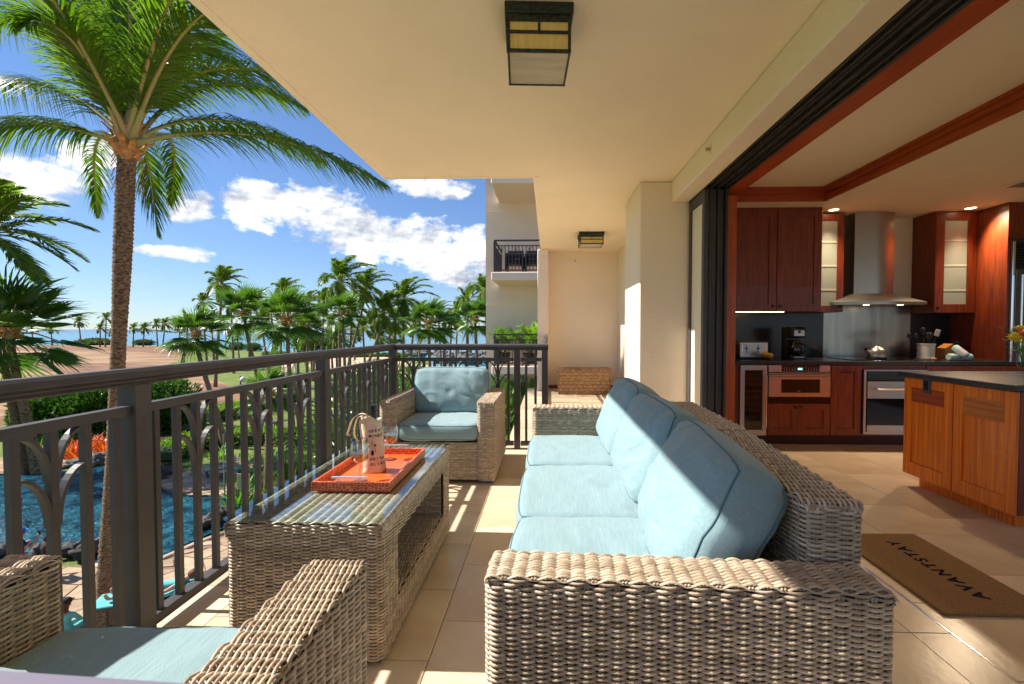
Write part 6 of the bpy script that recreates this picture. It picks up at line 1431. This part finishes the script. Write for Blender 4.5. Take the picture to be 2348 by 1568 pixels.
# ================================================================ POOLSIDE THINGS
wood_gr = mat('weathered_teak', (.11, .075, .05), .8); sling = mat('striped_sling', (.42, .34, .27), .8)
teal = mat('teal_white_towel', (.02, .36, .38), .9, col2=(.60, .66, .64), vscale=9, stretch=(1, .2, 1), contrast=3)
def lounger(loc, rz, label, back=radians(50), towel_=True):
    t = thing('sun_lounger', label, 'sun lounger', loc, rz, 'striped sun loungers on the island')
    MB().box(-.32, .32, 0, 1.28, .28, .33, bev=.01).build('frame', wood_gr, t)
    for x in (-.27, .27):
        for y in (.12, 1.15): MB().box(x-.03, x+.03, y-.03, y+.03, 0, .28).build('leg', wood_gr, t)
    s_ = MB().box(-.29, .29, .02, 1.26, .331, .345).build('seat', sling, t)
    bk = MB().box(-.30, .30, 0, .75, 0, .03, bev=.005).build('backrest', sling, t, loc=(0, 1.26, .33), rot=(back, 0, 0))
    for k in range(4): MB().box(-.25+.14*k, -.20+.14*k, .01, .74, .0305, .033).build('stripe', mat('brown_stripe', (.24, .18, .14), .8), bk)
    if towel_:
        tt = MB().box(-.30, .30, .85, 1.22, .347, .38, bev=.012).build('towel', teal); tt.location = loc; tt.rotation_euler = (0, 0, rz); props(tt, 'folded teal and white towel on the '+label.split(' with')[0].replace('striped ', ''), 'towel', 'teal towels on the island loungers')
ld = [(468, 1092, 1.0, 'striped lounger with upright back at the left end of the row'), (492, 1098, 1.0, 'second striped lounger from the left with lowered back'), (520, 1102, 1.0, 'third striped lounger from the left of the row'), (545, 1098, 1.0, 'fourth striped lounger of the row beside the sign'), (566, 1108, 1.0, 'rightmost striped lounger of the row with upright back')]
for i, (u, v, s_, l) in enumerate(ld):
    p = gpt(u, v, GZ+.2); lounger((p[0], p[1], GZ+.20), radians(-48), l, radians((58, 35, 30, 32, 60)[i]))
p = gpt(560, 1152, GZ+.2); sg = thing('pool_sign', 'small cream notice board with lines of print on a dark post', 'sign', (p[0], p[1], GZ+.1))
MB().box(-.03, .03, -.03, .03, 0, 1.2).build('post', bronze, sg); bd = MB().box(-.30, .30, -.05, -.02, .72, 1.45, bev=.005).build('board', mat('cream_sign', (.55, .45, .25), .6), sg)
b = MB(); [b.box(-.22, .22-.05*(k % 3), -.0515, -.05, 1.30-.07*k, 1.32-.07*k) for k in range(8)]; b.build('print', mat('sign_print', (.15, .12, .08), .6), bd)
p = gpt(515, 1140, GZ+.2); pl = thing('pool_umbrella_pole', 'closed slim grey pole standing among the loungers', 'pole', (p[0], p[1], GZ+.2)); MB().tube([(0, 0, 0), (0, 0, 3.0)], .03, 8).build('shaft', mat('grey_pole', (.25, .22, .18), .6), pl); MB().lathe([(.22, 0), (.22, .05), (.05, .07)], 16).build('base', grey_rock, pl)
# dark table and bench beyond the pool
p = gpt(92, 1054, GZ+.2); tb = thing('poolside_table', 'dark brown round table draped to the ground beyond the pool', 'table', (p[0], p[1], GZ+.19)); br = mat('wine_brown', (.10, .035, .03), .7)
MB().lathe([(.42, 0), (.46, .3), (.52, .70), (.56, .72), (.56, .76), (0, .76)], 24).build('table_body', br, tb, smooth='auto')
p = gpt(128, 1050, GZ+.2); bn = thing('bench', 'low dark bench beside the round poolside table', 'bench', (p[0], p[1], GZ+.19)); MB().box(-.7, .7, -.25, .25, .40, .46, bev=.01).build('seat', br, bn)
for x in (-.6, .6):
    for y in (-.2, .2): MB().box(x-.03, x+.03, y-.03, y+.03, 0, .40).build('leg', br, bn)
p = gpt(78, 1075, GZ+.2); hr_ = MB().tube([(0, 0, 0), (0, 0, .85), (0, .1, .95), (0, .5, .95), (0, .6, .85), (0, .6, 0)], .025, 8).build('pool_handrail', chrome, smooth=True, loc=(p[0], p[1], GZ+.15)); props(hr_, 'short chrome handrail at the far left pool steps', 'handrail')
p = gpt(549, 865, GZ); 
pc_ = at(551, 862, Y=40); cmr = thing('garden_speaker', 'white round floodlight on a short dark post at the edge of the grass', 'lamp', (pc_.x, 40, GZ)); hz = at(551, 866, Y=40).z-GZ
MB().tube([(0, 0, 0), (0, 0, hz+.15)], .06, 8).build('post', bronze, cmr); MB().ball((.3, -.1, hz-.15), (.25, .25, .25), 12, 8).build('head', mat('white_plastic', (.7, .7, .7), .4), cmr, smooth=True)
# beach flag, small shade tents
pf = at(518, 780, Y=150); fg = thing('beach_flag', 'tiny red triangular flag on a pole by the shore', 'flag', (pf.x, 150, GZ)); MB().tube([(0, 0, 0), (0, 0, pf.z-GZ+4)], .10, 6).build('pole', bronze, fg)
MB().prism([(0, 0), (2.2, .8), (0, 1.8)], -.03, .03, M=Matrix.Translation((0, 0, pf.z-GZ+2))@Matrix.Rotation(pi/2, 4, 'X')).build('pennant', mat('flag_red', (.6, .03, .03), .7), fg)

# ================================================================ PEOPLE
skin = mat('skin', (.42, .22, .14), .6)
def person(label, loc, rz, J, mats, hair, face=True, scale=1.0, cap_m=None, group=None, hairlong=0):
    """J: joint dict -> skinned body, one continuous mesh; faces take a material by region"""
    t = thing('person', label, 'person', loc, rz, group); t.scale = (scale,)*3
    names = list(J.keys()); R = dict(pelvis=.125, waist=.115, chest=.14, neck=.055, head0=.07, head=.095, headtop=.075, shL=.065, shR=.065, elL=.042, elR=.042, wrL=.030, wrR=.030, haL=.036, haR=.036, fiL=.018, fiR=.018, hiL=.10, hiR=.10, knL=.060, knR=.060, anL=.040, anR=.040, toL=.032, toR=.032)
    E_ = [('pelvis', 'waist'), ('waist', 'chest'), ('chest', 'neck'), ('neck', 'head0'), ('head0', 'head'), ('head', 'headtop')]
    for s_ in 'LR': E_ += [('chest', 'sh'+s_), ('sh'+s_, 'el'+s_), ('el'+s_, 'wr'+s_), ('wr'+s_, 'ha'+s_), ('ha'+s_, 'fi'+s_), ('pelvis', 'hi'+s_), ('hi'+s_, 'kn'+s_), ('kn'+s_, 'an'+s_), ('an'+s_, 'to'+s_)]
    me = bpy.data.meshes.new('body'); me.from_pydata([J[n] for n in names], [(names.index(a), names.index(b)) for a, b in E_], []); o = bpy.data.objects.new('tmp', me); COL.objects.link(o)
    md = o.modifiers.new('s', 'SKIN'); sv = me.skin_vertices[0].data
    for i, n in enumerate(names): sv[i].radius = (R[n], R[n]*(.75 if n in ('waist', 'chest', 'pelvis') else 1)); sv[i].use_root = (n == 'pelvis')
    o.modifiers.new('u', 'SUBSURF').levels = 2; dg = bpy.context.evaluated_depsgraph_get(); m2 = bpy.data.meshes.new_from_object(o.evaluated_get(dg)); m2.name = 'body'; bpy.data.objects.remove(o)
    segs = [(Vector(J[a]), Vector(J[b]), b) for a, b in E_]; reg = mats['regions']; ml = mats['list']
    m2.materials.clear()
    for k in ml: m2.materials.append(k)
    for p in m2.polygons:
        c = p.center; best = min(segs, key=lambda s: ((c-(s[0]+(s[1]-s[0])*max(0, min(1, (c-s[0]).dot(s[1]-s[0])/max(1e-6, (s[1]-s[0]).length_squared))))).length)); k = best[2]; f = (c-best[0]).length/max(1e-6, (best[1]-best[0]).length)
        p.material_index = reg(k, f); p.use_smooth = True
    link_mesh('body', m2, None, t)
    H_ = Vector(J['head'])+Vector((0, 0, .02)); Fd = Vector(mats.get('face', (0, 1, 0)))
    b = MB(); b.ball(tuple(H_-Fd*.018+Vector((0, 0, .03))), (.105, .115, .115), 16, 10, .08)
    if hairlong: b.ball(tuple(H_-Fd*.06-Vector((0, 0, .10))), (.10, .07, .17), 12, 8, .2)
    b.build('hair', hair, t, smooth=True)
    if cap_m:
        b = MB(); b.lathe([(.118, 0), (.122, .03), (.10, .09), (.05, .12), (0, .125)], 20, tuple(H_+Vector((0, 0, .035)))); q = H_+Fd*.12+Vector((0, 0, .045)); b.ball(tuple(q), (.09, .09, .012), 12, 6); b.build('cap', cap_m, t, smooth=True)
    if face:
        sdv = Fd.cross(Vector((0, 0, 1))); b = MB()
        for s_ in (-1, 1): b.ball(tuple(H_+Fd*.088+sdv*.034*s_+Vector((0, 0, .0))), .011, 8, 5)
        b.build('eyes', black, t); MB().ball(tuple(H_+Fd*.10-Vector((0, 0, .03))), (.014, .018, .022), 8, 6).ball(tuple(H_+Fd*.085-Vector((0, 0, .065))), (.028, .010, .008), 8, 5).build('nose_and_mouth', mat('skin_deep', (.36, .16, .11), .6), t, smooth=True)
        b = MB(); [b.ball(tuple(H_+sdv*.098*s_-Vector((0, 0, .01))), (.014, .02, .03), 8, 6) for s_ in (-1, 1)]; b.build('ears', skin, t, smooth=True)
    return t
def stand(**kw):
    J = dict(pelvis=(0, 0, .95), waist=(0, 0, 1.10), chest=(0, 0, 1.32), neck=(0, 0, 1.47), head0=(0, .01, 1.53), head=(0, .02, 1.62), headtop=(0, .015, 1.70), shL=(-.18, 0, 1.40), shR=(.18, 0, 1.40), elL=(-.25, -.02, 1.13), elR=(.25, -.02, 1.13), wrL=(-.26, .06, .90), wrR=(.26, .06, .90), haL=(-.26, .08, .83), haR=(.26, .08, .83), fiL=(-.26, .09, .75), fiR=(.26, .09, .75),
             hiL=(-.10, 0, .88), hiR=(.10, 0, .88), knL=(-.11, .01, .48), knR=(.11, .01, .48), anL=(-.11, -.02, .08), anR=(.11, -.02, .08), toL=(-.12, .14, .03), toR=(.12, .14, .03)); J.update(kw); return J
def outfit(shirt, shorts, sleeve=.6, leg=.7):
    def reg(k, f):
        if k in ('waist', 'chest', 'shL', 'shR'): return 1
        if k == 'neck': return 1 if f < .45 else 0
        if k in ('elL', 'elR'): return 1 if f < sleeve else 0
        if k in ('hiL', 'hiR'): return 2
        if k in ('knL', 'knR'): return 2 if f < leg else 0
        if k in ('anL', 'anR') and leg > 1: return 2
        return 0
    return dict(list=[skin, shirt, shorts], regions=reg)
navy = mat('navy_cloth', (.012, .022, .07), .9); redc = mat('red_cloth', (.65, .015, .015), .9); bluecap = mat('blue_cap', (.02, .10, .45), .8); hairb = mat('dark_hair', (.02, .012, .008), .7); hairr = mat('auburn_hair', (.10, .028, .012), .7); whitec = mat('white_cloth', (.65, .68, .72), .9); blackc = mat('black_cloth', (.015, .015, .016), .9); tealc = mat('turquoise_cloth', (.07, .36, .38), .9, col2=(.16, .46, .46), vscale=6)
pp = at(46, 1213, Y=13.7); ft = (pp.x-.02, 13.7, pp.z-1.76)
person('person in navy shirt and red shorts with a blue cap holding up a phone', ft, radians(-25), stand(elR=(.30, .14, 1.16), wrR=(.24, .30, 1.36), haR=(.22, .33, 1.44), fiR=(.21, .36, 1.52), elL=(-.27, .10, 1.14), wrL=(-.16, .28, 1.28)), outfit(navy, redc), hairb, cap_m=bluecap)
c_, s__ = cos(radians(-25)), sin(radians(-25))
ph = thing('mobile_phone', 'dark phone held up by the person in the blue cap', 'phone', (ft[0]+.21*c_-.38*s__, ft[1]+.21*s__+.38*c_, ft[2]+1.54)); MB().box(-.04, .04, -.006, .006, -.07, .07, bev=.004).build('phone_body', black, ph)
pp2 = at(104, 1235, Y=13.9); person('person in black top and pale shorts with a dark cap leaning at the pool edge', (pp2.x, 13.9, pp2.z-1.66), radians(-20), stand(head=(.0, .08, 1.60), headtop=(0, .09, 1.68), elL=(-.28, .10, 1.16), wrL=(-.18, .30, 1.10)), outfit(blackc, whitec, sleeve=.1), hairb, cap_m=blackc)
terr = GZ+.2
# slabs under the two standing people: the pool wall they stand on
wl = MB(); a_ = gpt(-40, 1330, GZ); wl.box(pp.x-2.5, pp2.x+2.2, 13.2, 14.6, GZ, ft[2]-.001, bev=.15); structure('pool_wall', wl, stone_m)
def seated(lean=.0): 
    return dict(pelvis=(0, 0, .45), waist=(0, -.03, .60), chest=(0, -.06, .82), neck=(0, -.05, .97), head0=(0, -.03, 1.03), head=(0, -.01, 1.12), headtop=(0, -.01, 1.20), shL=(-.18, -.05, .90), shR=(.18, -.05, .90), elL=(-.26, .08, .68), elR=(.26, .08, .68), wrL=(-.16, .28, .60), wrR=(.16, .28, .60), haL=(-.12, .34, .60), haR=(.12, .34, .60), fiL=(-.10, .42, .60), fiR=(.10, .42, .60),
                hiL=(-.10, .05, .44), hiR=(.10, .05, .44), knL=(-.12, .45, .47), knR=(.12, .45, .47), anL=(-.12, .50, .09), anR=(.12, .50, .09), toL=(-.13, .64, .04), toR=(.13, .64, .04))
ps_ = at(152, 1380, Y=10.9); sz = ps_.z-1.18
bt = thing('bench', 'dark slatted bench with a cream top rail below the balcony', 'bench', (ps_.x, 10.9, sz)); MB().box(-.9, 2.6, -.3, .3, .30, .36, bev=.01).build('seat', dk, bt); MB().box(-.9, 2.6, -.52, -.40, .42, .50, bev=.02).build('top_rail', mat('cream_rail', (.60, .52, .40), .6), bt)
for x in (-.8, .8, 2.4): MB().box(x-.04, x+.04, -.25, .25, sz*0-min(1.2, sz-GZ-.2)*1, .30).build('leg', dk, bt)
person('person with auburn hair and dark cap sitting wrapped in turquoise', (ps_.x, 10.9, sz), radians(10), seated(), outfit(tealc, tealc, sleeve=1.2, leg=1.2), hairr, cap_m=blackc, hairlong=1)
# reclining guest on a turquoise lounger with black slatted rails
pr_ = at(428, 1326, Y=10.2); lz = pr_.z-.55
lg = thing('sun_lounger', 'black framed lounger with turquoise towel below the balcony', 'sun lounger', (pr_.x, 10.2, lz), radians(112))
MB().box(-.33, .33, -.2, 1.75, .26, .31, bev=.01).build('frame', dk, lg); MB().box(-.31, .31, .45, 1.7, .312, .35, bev=.01).build('seat', tealc, lg); MB().box(-.31, .31, -.25, .45, 0, .04, bev=.01).build('backrest', tealc, lg, loc=(0, 0, .42), rot=(radians(-14), 0, 0))
for x in (-.30, .30):
    for y in (-.1, 1.6): MB().box(x-.02, x+.02, y-.02, y+.02, -(lz-GZ-.2), .26).build('leg', dk, lg)
lie = dict(pelvis=(0, .55, .44), waist=(0, .38, .47), chest=(0, .18, .52), neck=(0, .03, .56), head0=(0, -.04, .58), head=(0, -.13, .61), headtop=(0, -.20, .62), shL=(-.17, .10, .53), shR=(.17, .10, .53), elL=(-.27, .33, .45), elR=(.27, .33, .45), wrL=(-.20, .55, .44), wrR=(.20, .55, .44), haL=(-.18, .62, .44), haR=(.18, .62, .44), fiL=(-.17, .70, .44), fiR=(.17, .70, .44),
           hiL=(-.10, .62, .43), hiR=(.10, .62, .43), knL=(-.12, 1.02, .50), knR=(.12, 1.02, .46), anL=(-.12, 1.42, .42), anR=(.12, 1.42, .42), toL=(-.14, 1.46, .55), toR=(.14, 1.46, .55))
of = outfit(tealc, navy, sleeve=.4); of['face'] = (0, .35, .93); person('person lying back on the turquoise lounger with a hair bun', (pr_.x, 10.2, lz), radians(112), lie, of, hairr)
pr2 = at(300, 1355, Y=9.8); MB().box(-.9, .9, -.03, .03, 0, .04).box(-.9, .9, -.03, .03, .12, .16).box(-.9, .9, -.03, .03, .24, .28).box(-.9, -.86, -.03, .03, -.9, .28).box(.86, .9, -.03, .03, -.9, .28)
# walkers and beach guests
wk = [(650, 862, 'person in shorts walking left on the garden path'), (676, 858, 'person in white robe walking right on the garden path')]
for i, (u, v, l) in enumerate(wk):
    p = gpt(u, v, GZ+.05); person(l, (p[0], p[1], GZ+.05), radians(160), stand(knL=(-.11, .10, .5), anL=(-.11, .18, .08)), outfit([skin, whitec][i], [redc, whitec][i], leg=(.6, 1.2)[i]), hairb, scale=1.05, group='people walking on the garden path')
bg_ = [(798, 826, 'person in white sitting on the beach lawn at left'), (812, 827, 'person in dark clothes sitting beside the one in white'), (855, 829, 'person in red lying on the sand behind the railing'), (1003, 846, 'swimmer standing in the lagoon at left'), (1016, 850, 'swimmer standing in the lagoon at right')]
for i, (u, v, l) in enumerate(bg_):
    p = gpt(u, v, GZ+.05); sw = i > 2; person(l, (p[0], p[1], GZ-(.9 if sw else .35)), i*1.3, stand() if sw else seated(), outfit([whitec, blackc, redc, skin, skin][i], [whitec, blackc, skin, navy, navy][i]), hairb, face=False, group='far people on the beach and in the lagoon')
# ---- more palms filling the far grove (each one its own)
grove = [(430, 742, 88, 'palm just left of the low fan palm crown'), (530, 700, 82, 'palm between the two left fan palms'), (575, 690, 90, 'palm showing above the second fan palm'), (622, 712, 84, 'palm left of the widest fan palm'), (682, 712, 72, 'palm right of the widest fan palm'), (728, 730, 70, 'short palm left of the tallest coconut'), (756, 742, 84, 'short palm behind the tallest coconut'), (806, 700, 74, 'palm tucked right of the tallest coconut'), (858, 735, 70, 'bright palm behind the railing corner at left'), (892, 690, 88, 'slim palm left of the straight coconut'), (948, 742, 70, 'low palm right of the straight coconut'), (1005, 715, 88, 'slim palm behind the corner fan palm'), (1048, 718, 82, 'palm left of the building fan palm'), (690, 765, 64, 'low bright palm over the walkway'), (770, 775, 70, 'low palm above the beach lawn'), (870, 775, 78, 'low palm over the sea left of the corner')]
for i, (u, v, Y, l) in enumerate(grove): place_palm((cB, cA, cC)[i % 3], 'coconut '+l, u, v, Y, u+((i*37) % 23)-11, 838, .95+.25*((i*7) % 5)/4, GC, r=.15)
for i, t in enumerate([o for o in bpy.data.objects if o.get('group') in (GC, GF)]):
    if 'large fan palm at the left' in t['label']: continue
    ry = ((i*53) % 17-8)*.012
    for ch in t.children:
        if not ch.name.startswith('trunk'): ch.rotation_euler = (ry, 0, ((i*29) % 11-5)*.06)
